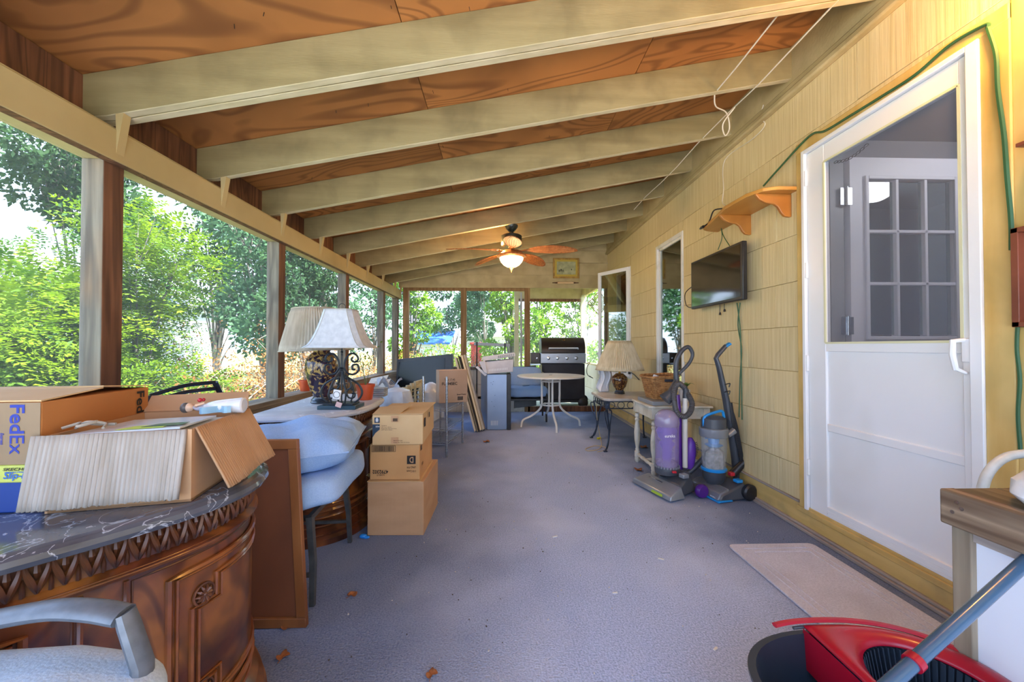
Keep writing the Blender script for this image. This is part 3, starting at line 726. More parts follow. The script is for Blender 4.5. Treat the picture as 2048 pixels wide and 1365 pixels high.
leaf_tree('shade_tree', 'green tree behind the middle far window, left part', (-.9, 24, GZ), blobs_of(2.4, 2.2, 8.0, 10, .4, 20), 6000, .24, m_hzl)
leaf_tree('maple_sapling', 'thin-trunked sapling behind the grill, left of the pair', (1.25, 12.0, GZ), blobs_of(1.1, .8, 4.8, 12, .42, 21), 3800, .12, m_brl)
leaf_tree('maple_sapling', 'leafy sapling behind the grill, right of the pair', (2.7, 12.6, GZ), blobs_of(1.2, .5, 4.8, 13, .45, 22), 4600, .12, m_brl)
leaf_tree('hedge_bush', 'low green hedge running behind the grill and far windows', (1.2, 15.5, GZ), [(x, .2 * math.sin(x * 3), .8, .9, .6, .75) for x in np.linspace(-3.5, 3.5, 9)], 7000, .12, m_brl, cat='hedge')
leaf_tree('hedge_bush', 'dense green shrubs beyond the locust bushes along the left', (-14.5, 7.2, GZ), [(-.5 * i % 3, y, 1.6, 1.5, 1.0, 1.7) for i, y in enumerate(np.linspace(-5, 3, 9))], 9000, .15, m_dkl, cat='hedge')
leaf_tree('shade_tree', 'green tree close beyond the side screen of the grill bay', (4.3, 9.3, GZ), blobs_of(1.5, .6, 4.2, 10, .5, 31), 6000, .14, m_brl)
# grass tufts along the left of the porch
n = 16000; P = np.stack([rng.uniform(-7.5, -1.9, n), rng.uniform(1.0, 12.5, n), np.full(n, GZ)], 1); D = rng.normal(size=(n, 3)) * .45; D[:, 2] = 1
tag(quads(leaves(P, D, unit(n), rng.uniform(.08, .24, n), np.full(n, .012)), 'grass', m_grass, None), 'short yellow-green grass on the ground left of the porch', 'grass', kind='stuff')
# far neighbours
m_siding = M('white_siding', 'e8ecf2', 'd6dbe2', scale=1, st=(.1, .1, 9), rough=.6)
h = thing('house', 'white neighbouring house with grey roof seen through the middle far window', 'house', (1.2, 34, GZ))
MB().b2(-3.4, 3.4, 34, 38, GZ, 1.9).build('wall', m_siding, h)
b = MB(); b.add([(-3.7, 33.6, 1.9), (3.7, 33.6, 1.9), (3.7, 38.4, 1.9), (-3.7, 38.4, 1.9), (-3.7, 36, 3.3), (3.7, 36, 3.3)], [(0, 1, 5, 4), (2, 3, 4, 5), (0, 4, 3), (1, 2, 5), (0, 3, 2, 1)])
b.build('roof', M('roof_shingle', '8a8d94', rough=.9), h)
for x in (-2.6, -1.1, .4, 1.9):
    wd = MB().b2(x, x + .8, 33.95, 34.0, .3, 1.4).build('window', m_white, h); MB().b2(x + .06, x + .74, 33.93, 33.97, .36, 1.34).build('pane', M('far_glass', '56626e', rough=.2), wd)
h = thing('garage', 'small building with a blue roof seen low through the left far window', 'building', (-4.6, 30, GZ))
MB().b2(-6.0, -3.6, 27, 30, GZ, 1.35).build('wall', m_siding, h)
b = MB(); b.add([(-6.2, 26.7, 1.3), (-3.4, 26.7, 1.3), (-3.4, 30, 2.3), (-6.2, 30, 2.3), (-6.2, 26.7, 1.2), (-3.4, 26.7, 1.2), (-3.4, 30, 2.2), (-6.2, 30, 2.2)], [(0, 1, 2, 3), (7, 6, 5, 4), (0, 4, 5, 1), (1, 5, 6, 2), (2, 6, 7, 3), (3, 7, 4, 0)])
b.build('roof', M('blue_roof', '2f66b8', rough=.6), h)
wd = MB().b2(-5.2, -4.4, 26.95, 27, .0, 1.0).build('door', m_white, h)
h = thing('house', 'white house with horizontal siding seen through the leaves behind the grill', 'house', (6.5, 24, GZ))
for k in range(14):
    MB().b2(2.6, 10, 24, 24.2, GZ + k * .42, GZ + k * .42 + .40).build('siding_board', m_siding, h)
b = MB(); b.b2(2.3, 10.3, 23.6, 27, 5.5, 5.8); b.build('roof', M('roof_shingle', '8a8d94'), h)
h = thing('house', 'pale house showing white between the leaves on the left', 'house', (-17, 17, GZ))
MB().b2(-19, -15, 14, 22, GZ, 3.0).build('wall', m_siding, h)
b = MB(); b.add([(-19.4, 13.6, 3), (-14.6, 13.6, 3), (-14.6, 22.4, 3), (-19.4, 22.4, 3), (-17, 13.6, 4.6), (-17, 22.4, 4.6)], [(0, 1, 4), (1, 2, 5, 4), (2, 3, 5), (3, 0, 4, 5), (0, 3, 2, 1)])
b.build('roof', M('roof_shingle', '8a8d94'), h)
# red mailbox-like drum seen right of the middle far post
h = thing('playhouse', 'small red object standing outside right of the middle far post', 'shed', (-.85, 13.0, GZ))
MB().b2(-.96, -.62, 13, 13.3, GZ, 1.12).build('body', M('faded_red', 'c7483c', rough=.6), h, bevel=.02)
MB().b2(-1.0, -.58, 12.95, 13.35, 1.12, 1.2).build('lid', M('faded_red', 'c7483c'), h, bevel=.02)
# ================================================================ CABINETS
CA, CB, CN = .50, .55, 3.0
def arc(o=0, N=96):
    a, b_ = CA - o, CB - o; P = []
    for i in range(N + 1):
        t = PI * i / N; c, s_ = math.cos(t), math.sin(t)
        P.append(Vector((a * math.copysign(abs(c) ** (2 / CN), c), -b_ * abs(s_) ** (2 / CN), 0)))
    P[0].y = 0; P[-1].y = 0; return P
ARC = arc(.045); ARCL = [0]
for i in range(1, len(ARC)): ARCL.append(ARCL[-1] + (ARC[i] - ARC[i - 1]).length)
ATOT = ARCL[-1]
def onarc(s_, z, out=0):
    """point at arc length s_ (metres from the right end), height z, pushed out by `out`; also its outward normal"""
    s_ = min(max(s_, 0.001), ATOT - .001)
    i = 0
    while ARCL[i + 1] < s_: i += 1
    k = (s_ - ARCL[i]) / (ARCL[i + 1] - ARCL[i]); p = ARC[i].lerp(ARC[i + 1], k)
    j0, j1 = max(i - 2, 0), min(i + 3, len(ARC) - 1); t = (ARC[j1] - ARC[j0]).normalized(); n = Vector((-t.y, t.x, 0)) * -1
    if n.dot(p + Vector((0, .15, 0))) < 0: n = -n
    return Vector((p.x + n.x * out, p.y + n.y * out, z)), n, t
def layers(prof, N=72):
    b = MB(); rings = [arc(o, N) for o, z in prof]; n = N + 1
    vs = [Vector((p.x, p.y, prof[j][1])) for j, r in enumerate(rings) for p in r]
    fs = [(j * n + i, j * n + (i + 1) % n, (j + 1) * n + (i + 1) % n, (j + 1) * n + i) for j in range(len(prof) - 1) for i in range(n)]
    fs += [tuple(range(n)), tuple(range((len(prof) - 1) * n, len(prof) * n))]
    b.add(vs, fs); return b
m_marble = M('grey_marble', '5d6068', '3b3c43', scale=6, dist=1.5, rough=.12, spec=.6, coat=.4, tint='c9ccd4', ts=9, tamt=.0)
def marble(name, base, base2, vein, vs=5):
    m = M(name, base, base2, scale=5, dist=1, rough=.14, coat=.3); nt = m.node_tree; N = nt.nodes; L = nt.links; p = N['Principled BSDF']
    tcn = N.new('ShaderNodeTexCoord'); ns = N.new('ShaderNodeTexNoise'); ns.inputs['Scale'].default_value = vs; ns.inputs['Detail'].default_value = 8; ns.inputs['Distortion'].default_value = 1.2
    L.new(tcn.outputs['Object'], ns.inputs[0]); sb = N.new('ShaderNodeMath'); sb.operation = 'SUBTRACT'; sb.inputs[1].default_value = .5; ab = N.new('ShaderNodeMath'); ab.operation = 'ABSOLUTE'
    mr = N.new('ShaderNodeMapRange'); mr.inputs[1].default_value = 0; mr.inputs[2].default_value = .012; mr.inputs[3].default_value = .85; mr.inputs[4].default_value = 0
    L.new(ns.outputs['Fac'], sb.inputs[0]); L.new(sb.outputs[0], ab.inputs[0]); L.new(ab.outputs[0], mr.inputs[0])
    mx = N.new('ShaderNodeMix'); mx.data_type = 'RGBA'; L.new(mr.outputs[0], mx.inputs[0]); L.new(p.inputs['Base Color'].links[0].from_socket, mx.inputs[6]); mx.inputs[7].default_value = srgb(vein); L.new(mx.outputs[2], p.inputs['Base Color'])
    return m
m_marb1 = marble('dark_grey_marble', '62656f', '43464f', 'c2c7d2', 9)
m_marb2 = marble('dusty_marble', 'c6c9cf', 'b2b5bc', 'd9dbe0', 4); m_marb2.node_tree.nodes['Principled BSDF'].inputs['Roughness'].default_value = .5; m_marb2.node_tree.nodes['Principled BSDF'].inputs['Coat Weight'].default_value = 0
def notch(s0, s1, z0, z1, q):     # stepped-corner outline in (s,z)
    return [(s0 + q, z0), (s1 - q, z0), (s1 - q, z0 + q), (s1, z0 + q), (s1, z1 - q), (s1 - q, z1 - q), (s1 - q, z1), (s0 + q, z1), (s0 + q, z1 - q), (s0, z1 - q), (s0, z0 + q), (s0 + q, z0 + q)]
def cabinet(label, loc, rz_, mtop):
    t = thing('sideboard_cabinet', label, 'cabinet', loc, rz_, )
    body = layers([(.0, 0), (.0, .03), (.012, .045), (.008, .06), (.03, .085), (.022, .10), (.045, .125), (.045, .575), (.030, .582), (.026, .592), (.04, .60), (.045, .604), (.045, .665)]).build('body', m_wood, t, world=False)
    top = layers([(.02, .664), (.004, .670), (0, .680), (.003, .690), (.012, .696), (.016, .694), (.022, .70)]).build('marble_top', mtop, t, world=False)
    top_ = fixn(top); fixn(body)
    # carved leaf band
    b = MB()
    for sg in (-1, 1):
        b.tube(bez([(0, .004, -.028), (sg * .006, .010, -.008), (sg * .013, .008, .014), (sg * .015, .003, .029)], 6), [.003, .0042, .005, .0055, .005, .004, .0035, .003][:len(bez([(0,) * 3, (1,) * 3, (2,) * 3, (3,) * 3], 6))], 5)
    b.tube([(0, .002, -.004), (0, .009, .012), (0, .004, .029)], [.002, .005, .003], 5)
    b.tube([(.017, .0, -.030), (.017, .005, -.012), (.017, .002, .002)], [.004, .0035, .001], 5)
    leaf = b.build('carved_leaf', m_woodd, t, world=False); n = int(ATOT / .034)
    for k in range(n):
        p, nn, tt = onarc((k + .5) * ATOT / n, .634)
        o = leaf if k == 0 else leaf.copy()
        if k: COL.objects.link(o); o.parent = t
        o.location = p; o.rotation_euler = (0, 0, math.atan2(nn.y, nn.x) - PI / 2)
    # doors, pilaster
    doors = [(.02, .68), (.765, ATOT - .02)]
    def strip(path, z_out, r, name, par, closed=True, mat=m_woodl):
        pts = []
        for i in range(len(path) if closed else len(path) - 1):
            a, c = path[i], path[(i + 1) % len(path)]; m_ = max(1, int(abs(a[0] - c[0]) / .035))
            pts += [(a[0] + (c[0] - a[0]) * k / m_, a[1] + (c[1] - a[1]) * k / m_) for k in range(m_)]
        if not closed: pts.append(path[-1])
        MB().tube([onarc(p[0], p[1], z_out)[0] for p in pts], r, 6, closed=closed).build(name, mat, par, world=False)
    for (s0, s1) in doors:
        b = MB(); n_ = 24
        b.surf(lambda u, v: onarc(s0 + (s1 - s0) * u, .135 + .43 * v, .006 if 0 < v < 1 and 0 < u < 1 else .0)[0], n_, 6)
        d = b.build('door', m_wood, t, world=False)
        strip([(s0, .135), (s1, .135), (s1, .565), (s0, .565)], .0, .0025, 'reveal', d, mat=m_woodd)
        for o_, r in ((.06, .007), (.075, .004)):
            strip([(s0 + o_, .135 + o_ * .5), (s1 - o_, .135 + o_ * .5), (s1 - o_, .565 - o_ * .5), (s0 + o_, .565 - o_ * .5)], .008, r, 'panel_moulding', d)
        for o_, r in ((.105, .006), (.12, .0045)):
            strip(notch(s0 + o_, s1 - o_, .135 + o_ * .62, .565 - o_ * .62, .055), .008, r, 'stepped_moulding', d)
        for cs in (s0 + .13, s1 - .13):
            for z in (.235, .465):
                p, nn, tt = onarc(cs, z, .009)
                R = Matrix((tt, Vector((0, 0, 1)), -nn)).transposed() if Matrix((tt, Vector((0, 0, 1)), -nn)).determinant() > 0 else Matrix((tt, Vector((0, 0, 1)), nn)).transposed()
                sg = 1 if R.col[2].dot(nn) > 0 else -1
                b = MB(); b.tube([p + R @ Vector((.024 * math.cos(a), .024 * math.sin(a), 0)) for a in np.linspace(0, 2 * PI, 20, endpoint=False)], .003, 5, closed=True)
                for a in np.linspace(0, 2 * PI, 10, endpoint=False):
                    b.tube([p + R @ Vector((.005 * math.cos(a), .005 * math.sin(a), sg * .004)), p + R @ Vector((.014 * math.cos(a), .014 * math.sin(a), sg * .005)), p + R @ Vector((.021 * math.cos(a), .021 * math.sin(a), 0))], [.002, .0045, .001], 5)
                b.sphere(p + nn * .004, .005, 8, 6); b.build('rosette', m_woodd, d, world=False)
    for s0 in (.69, .755):
        strip([(s0, .135), (s0, .57)], .003, .005, 'pilaster_edge', t, closed=False)
    for z, r in ((.588, .008), (.055, .010), (.095, .007), (.13, .006)):
        strip([(.0, z), (ATOT, z)], {.588: .012, .055: .03, .095: .018, .13: .004}[z], r, 'moulding', t, closed=False)
    return t
cab1 = cabinet('large curved walnut sideboard with dark marble top holding the open cardboard box', (-1.25, 1.07, 0), .90, m_marb1)
cab2 = cabinet('curved walnut sideboard with dusty marble top in mid porch, two table lamps on it', (-1.335, 2.545, 0), 1.63, m_marb2)

# ================================================================ BOXES
m_tape = M('clear_tape', 'c9a878', rough=.2, alpha=.5)
m_fed = M('parcel_blue', '23328f', rough=.7)
m_side_o = M('orange_cardboard', 'a86b38', 'b87a42', scale=3, rough=.85)
def frame(A, Bp):
    """unit vectors for a box with front-left A, front-right B (floor plan)"""
    e = (Bp - A); L = e.length; e.normalize(); return e, Vector((-e.y, e.x, 0)), L
def solidbox(A, Bp, dep, z0, z1, mat, parent, name='body', inset=0, bevel=.003):
    e, f, L = frame(A, Bp); A = A + e * inset + f * inset; L -= 2 * inset; dep -= 2 * inset
    p = [A, A + e * L, A + e * L + f * dep, A + f * dep]
    return MB().hexa([(q.x, q.y, z0) for q in p] + [(q.x, q.y, z1) for q in p]).build(name, mat, parent, bevel=bevel)
def flat(pts, th, mat, parent, name):
    """thin slab from a planar polygon"""
    P = [Vector(p) for p in pts]; n = (P[1] - P[0]).cross(P[2] - P[0]).normalized() * th; b = MB(); k = len(P)
    b.add(P + [p + n for p in P], [tuple(range(k - 1, -1, -1)), tuple(range(k, 2 * k))] + [(i, (i + 1) % k, k + (i + 1) % k, k + i) for i in range(k)])
    return b.build(name, mat, parent)
V3 = Vector
# shoe box under the parcel box
A = V3((-1.44, .862, 0)); Bq = V3((-.993, .886, 0)); e, f, L = frame(A, Bq)
t = thing('shoe_box', 'blue shoe box with yellow-green lid under the brown parcel box on the near cabinet', 'box', (-1.2, 1.0, .70))
solidbox(A, Bq, .19, .7005, .77, M('royal_blue_card', '0c3684', rough=.4), t)
solidbox(A - e * .003 - f * .003, Bq + e * .003 - f * .003, .196, .766, .805, M('lime_card', 'b9c05e', rough=.45), t, 'lid')
fr = lambda u, z, o=.0045: V3((*(A + e * u - f * o).xy, z))
text('SKECHERS', .06, fr(.375, .793), e, (0, 0, 1), m_ink, t, .006)
text('Slip-ins', .058, fr(.376, .776), e, (0, 0, 1), M('blue_print', '2a5fb4'), t, .014)
text('HANDS FREE', .04, fr(.378, .788), e, (0, 0, 1), M('blue_print', '2a5fb4'), t, .003)
flat([fr(.28, .773), fr(.365, .773), fr(.365, .782), fr(.28, .782)], .0005, M('blue_print', '2a5fb4'), t, 'printed_band')
text('MEMORY FOAM', .08, fr(.283, .7755, .0055), e, (0, 0, 1), M('white_print', 'f2f2f2'), t, .005)
# parcel box
t = thing('parcel_box', 'brown cardboard parcel box with blue sideways lettering on the blue shoe box', 'box', (-1.15, 1.0, .805))
A = V3((-1.42, .855, 0)); Bq = V3((-.990, .879, 0)); e, f, L = frame(A, Bq); f = V3((-.155, .988, 0)).normalized()
p = [A, Bq, Bq + f * .32, A + f * .32]
b = MB(); b.hexa([(q.x, q.y, .806) for q in p] + [(q.x, q.y, .94) for q in p]); b.build('body', m_side_o, t, bevel=.003)
flat([V3((A.x, A.y - .001, .807)), V3((Bq.x, Bq.y - .001, .807)), V3((Bq.x, Bq.y - .001, .939)), V3((A.x, A.y - .001, .939))], .0006, M('kraft_front', '927c60', '877157', scale=4, rough=.85), t, 'front_panel')
q = [V3((v.x, v.y, .941)) for v in p]; mid1 = q[0].lerp(q[3], .5); mid2 = q[1].lerp(q[2], .5)
flat([q[0], q[1], mid2 + V3((0, 0, .012)), mid1 + V3((0, 0, .004))], .003, m_cardl, t, 'flap')
flat([mid1 + V3((0, 0, .001)), mid2 + V3((0, 0, .016)), q[2] + V3((0, 0, .002)), q[3]], .003, m_cardl, t, 'flap')
o = V3((Bq.x, Bq.y, .935)) - e * .058 - f * .002
text('Fed', .062, o, (0, 0, -1), e, m_fed, t, .028)
text('Ex', .040, o + V3((0, 0, -.066)), (0, 0, -1), e, m_fed, t, .028)
text('Express', .025, o - e * .018 + V3((0, 0, -.06)), (0, 0, -1), e, m_fed, t, .006)
sd_ = V3((Bq.x, Bq.y, .932)) + f * .272 + V3((.0015, 0, 0)); text('Fed', .062, sd_ , (0, 0, -1), f, m_ink, t, .028)
o = V3((Bq.x, Bq.y, .90)) - e * .25 - f * .002
flat([o, o + e * .11, o + e * .13 + V3((0, 0, -.09)), o + V3((0, 0, -.09))], .0006, m_tape, t, 'clear_tape')
# open box
t = thing('open_cardboard_box', 'open cardboard box with torn pale front flap hanging over the marble, nearest on the cabinet', 'box', (-.86, 1.0, .70))
A = V3((-.975, .875, 0)); Bq = V3((-.715, .935, 0)); C = V3((-.775, 1.235, 0)); D = A + (C - Bq); zb, zt = .701, .868
def wallp(P, Q, name):
    n = V3((-(Q - P).y, (Q - P).x, 0)).normalized() * .005
    MB().hexa([(P.x, P.y, zb), (Q.x, Q.y, zb), (Q.x + n.x, Q.y + n.y, zb), (P.x + n.x, P.y + n.y, zb), (P.x, P.y, zt), (Q.x, Q.y, zt), (Q.x + n.x, Q.y + n.y, zt), (P.x + n.x, P.y + n.y, zt)]).build(name, m_card, t)
wallp(A, Bq, 'front_wall'); wallp(Bq, C, 'side_wall'); wallp(C, D, 'back_wall'); wallp(D, A, 'side_wall')
MB().hexa([(p.x, p.y, zb) for p in (A, Bq, C, D)] + [(p.x, p.y, zb + .006) for p in (A, Bq, C, D)]).build('bottom', m_card, t)
def flap(P, Q, drop, out, mat, name, skew=0, jag=True, jag2=True):
    e_ = (Q - P).normalized(); n = V3((e_.y, -e_.x, 0)); rows = 6; cols = 200; r_ = random.Random(3)
    jo = [r_.uniform(0, .004) for _ in range(cols + 1)]
    def fn(u, v):
        q = P.lerp(Q, u) + e_ * skew * v + n * (out * v + .004 * math.sin(7 * u) * v + (.0011 * math.sin(u * 2 * PI * 33) if jag2 else 0)); return V3((q.x, q.y, zt - drop * v - (jo[int(u * cols)] if v > .99 and jag else 0)))
    b = MB(); b.surf(fn, cols, rows); o = b.build(name, mat, t); s_ = o.modifiers.new('s', 'SOLIDIFY'); s_.thickness = .005; s_.offset = -1
    return o
flap(A - V3((.02, .004, 0)), Bq - (Bq - A).normalized() * .008, .147, .03, m_cardw, 'torn_flap')
flap(Bq + (C - Bq) * .04, C, .145, .07, m_card, 'side_flap', skew=.0)
flat([V3((D.x, D.y, zt)), V3((C.x, C.y, zt)), V3((C.x - .03, C.y + .05, zt + .045)), V3((D.x - .02, D.y + .05, zt + .04))], .004, m_card, t, 'back_flap')
# things inside the open box
t = thing('magazine', 'glossy blue and lime magazine lying on top inside the open box', 'magazine', (-.86, 1.0, .862))
mg = [V3((-.95, .90, .862)), V3((-.75, .945, .867)), V3((-.79, 1.12, .864)), V3((-.975, 1.08, .860))]
flat(mg, .004, M('glossy_cover', 'bcd0e2', 'e6edf2', scale=6, rough=.25), t, 'cover')
flat([mg[0].lerp(mg[1], .35) + V3((0, .01, .0052)), mg[0].lerp(mg[1], .8) + V3((0, .01, .0052)), mg[0].lerp(mg[1], .75) + V3((0, .05, .0052)), mg[0].lerp(mg[1], .4) + V3((0, .05, .0052))], .0006, M('lime_print', 'c6e04a', rough=.3), t, 'printed_picture')
flat([mg[0].lerp(mg[1], .55) + V3((0, .022, .0062)), mg[0].lerp(mg[1], .95) + V3((0, .022, .0062)), mg[0].lerp(mg[1], .9) + V3((0, .06, .0062)), mg[0].lerp(mg[1], .6) + V3((0, .06, .0062))], .0006, M('dark_green_print', '2c4a36', rough=.3), t, 'printed_picture')
MB().box((-.85, 1.03, .78), (.20, .22, .155), (0, 0, .21)).build('paper_stack', M('paper_edge', 'd8d5cc'), t)
t = thing('porcelain_figurine', 'white porcelain lady figurine in a long dress lying on its side in the open box', 'figurine', (-.83, 1.10, .88))
f0 = at(372, 824, Y=1.13); f1 = at(480, 812, Y=1.13); z_ = .888; m_porc = M('porcelain', 'e2ddd8', 'c6cdd6', scale=12, rough=.2, coat=.5)
P0 = V3((f0.x, 1.13, z_)); P1 = V3((f1.x, 1.15, z_ + .004)); ax = (P1 - P0)
def q_(u): return P0 + ax * u
MB().tube([q_(.32), q_(.40), q_(.52), q_(.75), q_(.98), q_(1.0)], [.009, .013, .017, .02, .022, .018], 14).build('dress', m_porc, t)
MB().tube([q_(.13), q_(.18), q_(.26), q_(.33)], [.005, .010, .012, .009], 10).build('torso', M('porcelain_lilac', 'b8b3c2', rough=.25, coat=.5), t)
MB().sphere(q_(.05), (.014, .012, .0125), 12, 8).build('head', M('porcelain_skin', 'e0b898', rough=.3), t)
MB().sphere(q_(-.01), (.012, .014, .0145), 12, 8).build('hair', M('porcelain_hair', '5c5450', rough=.4), t)
MB().tube([q_(.2) + V3((0, -.008, .004)), q_(.27) + V3((0, -.022, .008)), q_(.36) + V3((0, -.012, .012))], [.0045, .004, .003], 8).build('arm', M('porcelain_skin', 'e0b898'), t)
MB().sphere(q_(.24) + V3((0, -.002, .02)), .006, 8, 6).sphere(q_(.27) + V3((0, .005, .02)), .005, 8, 6).build('red_rose', M('red_glaze', 'b52530', rough=.3), t)
MB().surf(lambda u, v: q_(.35 + .55 * u) + V3((0, -.028 - .012 * math.sin(u * 9), -.015 + .018 * v)), 12, 2).build('skirt_frill', M('porcelain_blue', '8fb6cc', rough=.3), t)
tag(MB().tube(bez([(-.985, .915, .876), (-.96, .93, .885), (-.94, .905, .882), (-.925, .93, .888), (-.95, .945, .88), (-.9, .95, .878)], 30), .0035, 6).tube(bez([(-.97, .93, .873), (-.935, .92, .889), (-.915, .94, .882), (-.90, .92, .875)], 20), .003, 6).build('twine', M('grey_twine', '9d9488', rough=.9)), 'small tangle of grey twine at the left corner of the open box', 'twine')

# stack of three boxes
def cbox(label, A, Bq, dep, z0, z1, mat, nm='cardboard_box'):
    e, f, L = frame(A, Bq); c = A + e * L / 2 + f * dep / 2
    t = thing(nm, label, 'box', (c.x, c.y, z0)); solidbox(A, Bq, dep, z0, z1, mat, t)
    return t, e, f, L
A = V3((-.743, 2.235, 0)); Bq = V3((-.443, 2.228, 0))
t, e, f, L = cbox('plain brown cardboard box on the carpet, bottom of the stack of three', A, Bq + V3((.015, 0, 0)), .44, .0, .30, m_card)
MB().b2(A.x, A.x + .3, 2.225, 2.62, .301, .304).build('flap', m_cardl, t)
for z0, z1, y0, y1 in ((.262, .288, .01, .05), (.03, .06, .03, .05), (.20, .235, .30, .34), (.12, .19, .32, .355)):
    for k in range(7):
        MB().b2(Bq.x + .0005, Bq.x + .0012, Bq.y + y0 + (y1 - y0) * k / 7, Bq.y + y0 + (y1 - y0) * (k + .55) / 7, z0, z1).build('printed_bar', m_ink, t)
tag(MB().sphere((-.755, 2.205, .012), (.022, .014, .012), 10, 6).sphere((-.735, 2.20, .008), (.018, .01, .008), 8, 6).build('blue_cap', M('bright_blue', '1f86e0', rough=.4)), 'small bright blue plastic scrap at the foot of the box stack', 'scrap')
A = V3((-.735, 2.25, 0)); Bq = V3((-.455, 2.245, 0))
t, e, f, L = cbox('cardboard box with upside-down number 4792302, middle of the stack of three', A, Bq, .37, .306, .505, M('tan_cardboard', 'c99a66', 'bd8d5a', scale=4, rough=.85))
fy = 2.2435
text('4792302', .088, (A.x + .105, fy, .362), (-1, 0, 0), (0, 0, -1), m_ink, t, .02)
text('36X80 IT', .045, (A.x + .085, fy, .338), (-1, 0, 0), (0, 0, -1), m_ink, t, .008)
MB().b2(Bq.x - .07, Bq.x - .022, fy - .001, fy, .395, .442).build('black_square', m_ink, t)
text('D', .022, (Bq.x - .034, fy - .0015, .434), (-1, 0, 0), (0, 0, -1), m_card, t, .032)
text("UPAD F'W", .052, (Bq.x - .02, fy, .382), (-1, 0, 0), (0, 0, -1), m_ink, t, .012)
text('1/18 Count', .052, (Bq.x - .02, fy, .36), (-1, 0, 0), (0, 0, -1), m_ink, t, .012)
b = MB()
for a_, c_, z0, z1 in ((.012, .145, .498, .4995), (.012, .145, .4645, .466), (.012, .0145, .4645, .4995), (.143, .145, .4645, .4995)): b.b2(A.x + a_, A.x + c_, fy - .0006, fy, z0, z1)
x = .02; r_ = random.Random(4)
while x < .138:
    w_ = r_.choice((.0012, .002, .003)); b.b2(A.x + x, A.x + x + w_, fy - .0006, fy, .468, .496); x += w_ + r_.choice((.0014, .0022, .003))
b.build('barcode', m_ink, t)
sx_ = Bq.x + .0012
text('4792302', .07, (sx_, Bq.y + .12, .385), (0, -1, 0), (0, 0, -1), m_ink, t, .016)
b = MB(); b.b2(sx_ - .0006, sx_, Bq.y + .02, Bq.y + .11, .462, .465).b2(sx_ - .0006, sx_, Bq.y + .02, Bq.y + .11, .487, .49)
for k in range(14): b.b2(sx_ - .0006, sx_, Bq.y + .022 + k * .0063, Bq.y + .025 + k * .0063, .465, .487)
b.build('barcode', m_ink, t)
A = V3((-.715, 2.225, 0)); Bq = V3((-.435, 2.235, 0))
t, e, f, L = cbox('pale cardboard carton with dark blue corner print, top of the stack of three', A, Bq, .46, .507, .675, m_cardl, 'cardboard_carton')
fy = 2.223; m_navy = M('navy_print', '20394f')
MB().b2(A.x + .012, A.x + .042, fy, fy + .001, .632, .662).build('navy_square', m_navy, t)
for k in range(3): MB().b2(A.x + .018, A.x + .036, fy - .0008, fy, .641 + k * .006, .643 + k * .006).build('logo_line', M('white_print', 'f2f2f2'), t)
MB().b2(A.x + .025, A.x + .029, fy - .0012, fy, .637, .66).build('logo_stem', M('white_print', 'f2f2f2'), t)
b = MB(); b.prism([(A.x + .002, .55), (A.x + .018, .575), (A.x + .042, .595), (A.x + .042, .624), (A.x + .002, .624)], -fy - .001, -fy, Matrix(((1, 0, 0, 0), (0, 0, -1, 0), (0, 1, 0, 0), (0, 0, 0, 1)))); b.build('navy_corner', m_navy, t)
text('SIZE M', .02, (A.x + .02, fy - .001, .608), (1, 0, 0), (0, 0, 1), M('white_print', 'f2f2f2'), t, .007)
for k, (s_, w_) in enumerate((('SOFT', .03), ('DRY 15cm x 30.5cm', .055), ('Keep dry. Do not drop.', .085), ('DRY 15cm x 30.5cm', .06))):
    text(s_, w_, (A.x + .052, fy, .614 - k * .008), (1, 0, 0), (0, 0, 1), m_ink, t, .004)
MB().b2(A.x + .105, A.x + .145, fy, fy + .001, .636, .67).build('paper_tape', m_card, t)
MB().b2(A.x + .105, A.x + .145, fy, fy + .001, .515, .55).build('paper_tape', m_card, t)
b = MB(); 
for k in range(12): b.b2(A.x + .115 + k * .0022, A.x + .1163 + k * .0022, fy - .001, fy, .64, .657)
b.build('barcode', m_ink, t)
text('MADE IN USA', .05, (A.x + .12, fy - .001, .53), (1, 0, 0), (0, 0, 1), m_ink, t, .005)
text('Keep dry. Do not drop.', .09, (A.x + .12, fy - .001, .52), (1, 0, 0), (0, 0, 1), m_ink, t, .005)
flat([(A.x, 2.225, .677), (A.x + .15, 2.23, .677), (A.x + .17, 2.45, .70), (A.x - .01, 2.40, .692)], .003, m_cardl, t, 'flap')
flat([(A.x + .10, 2.23, .677), (Bq.x, 2.235, .677), (Bq.x, 2.69, .678), (A.x + .10, 2.69, .678)], .003, m_cardl, t, 'flap')
MB().b2(Bq.x + .003, Bq.x + .0035, 2.26, 2.30, .60, .65).build('printed_label', m_ink, t)
MB().b2(Bq.x + .003, Bq.x + .0035, 2.40, 2.43, .63, .66).build('printed_label', m_ink, t)

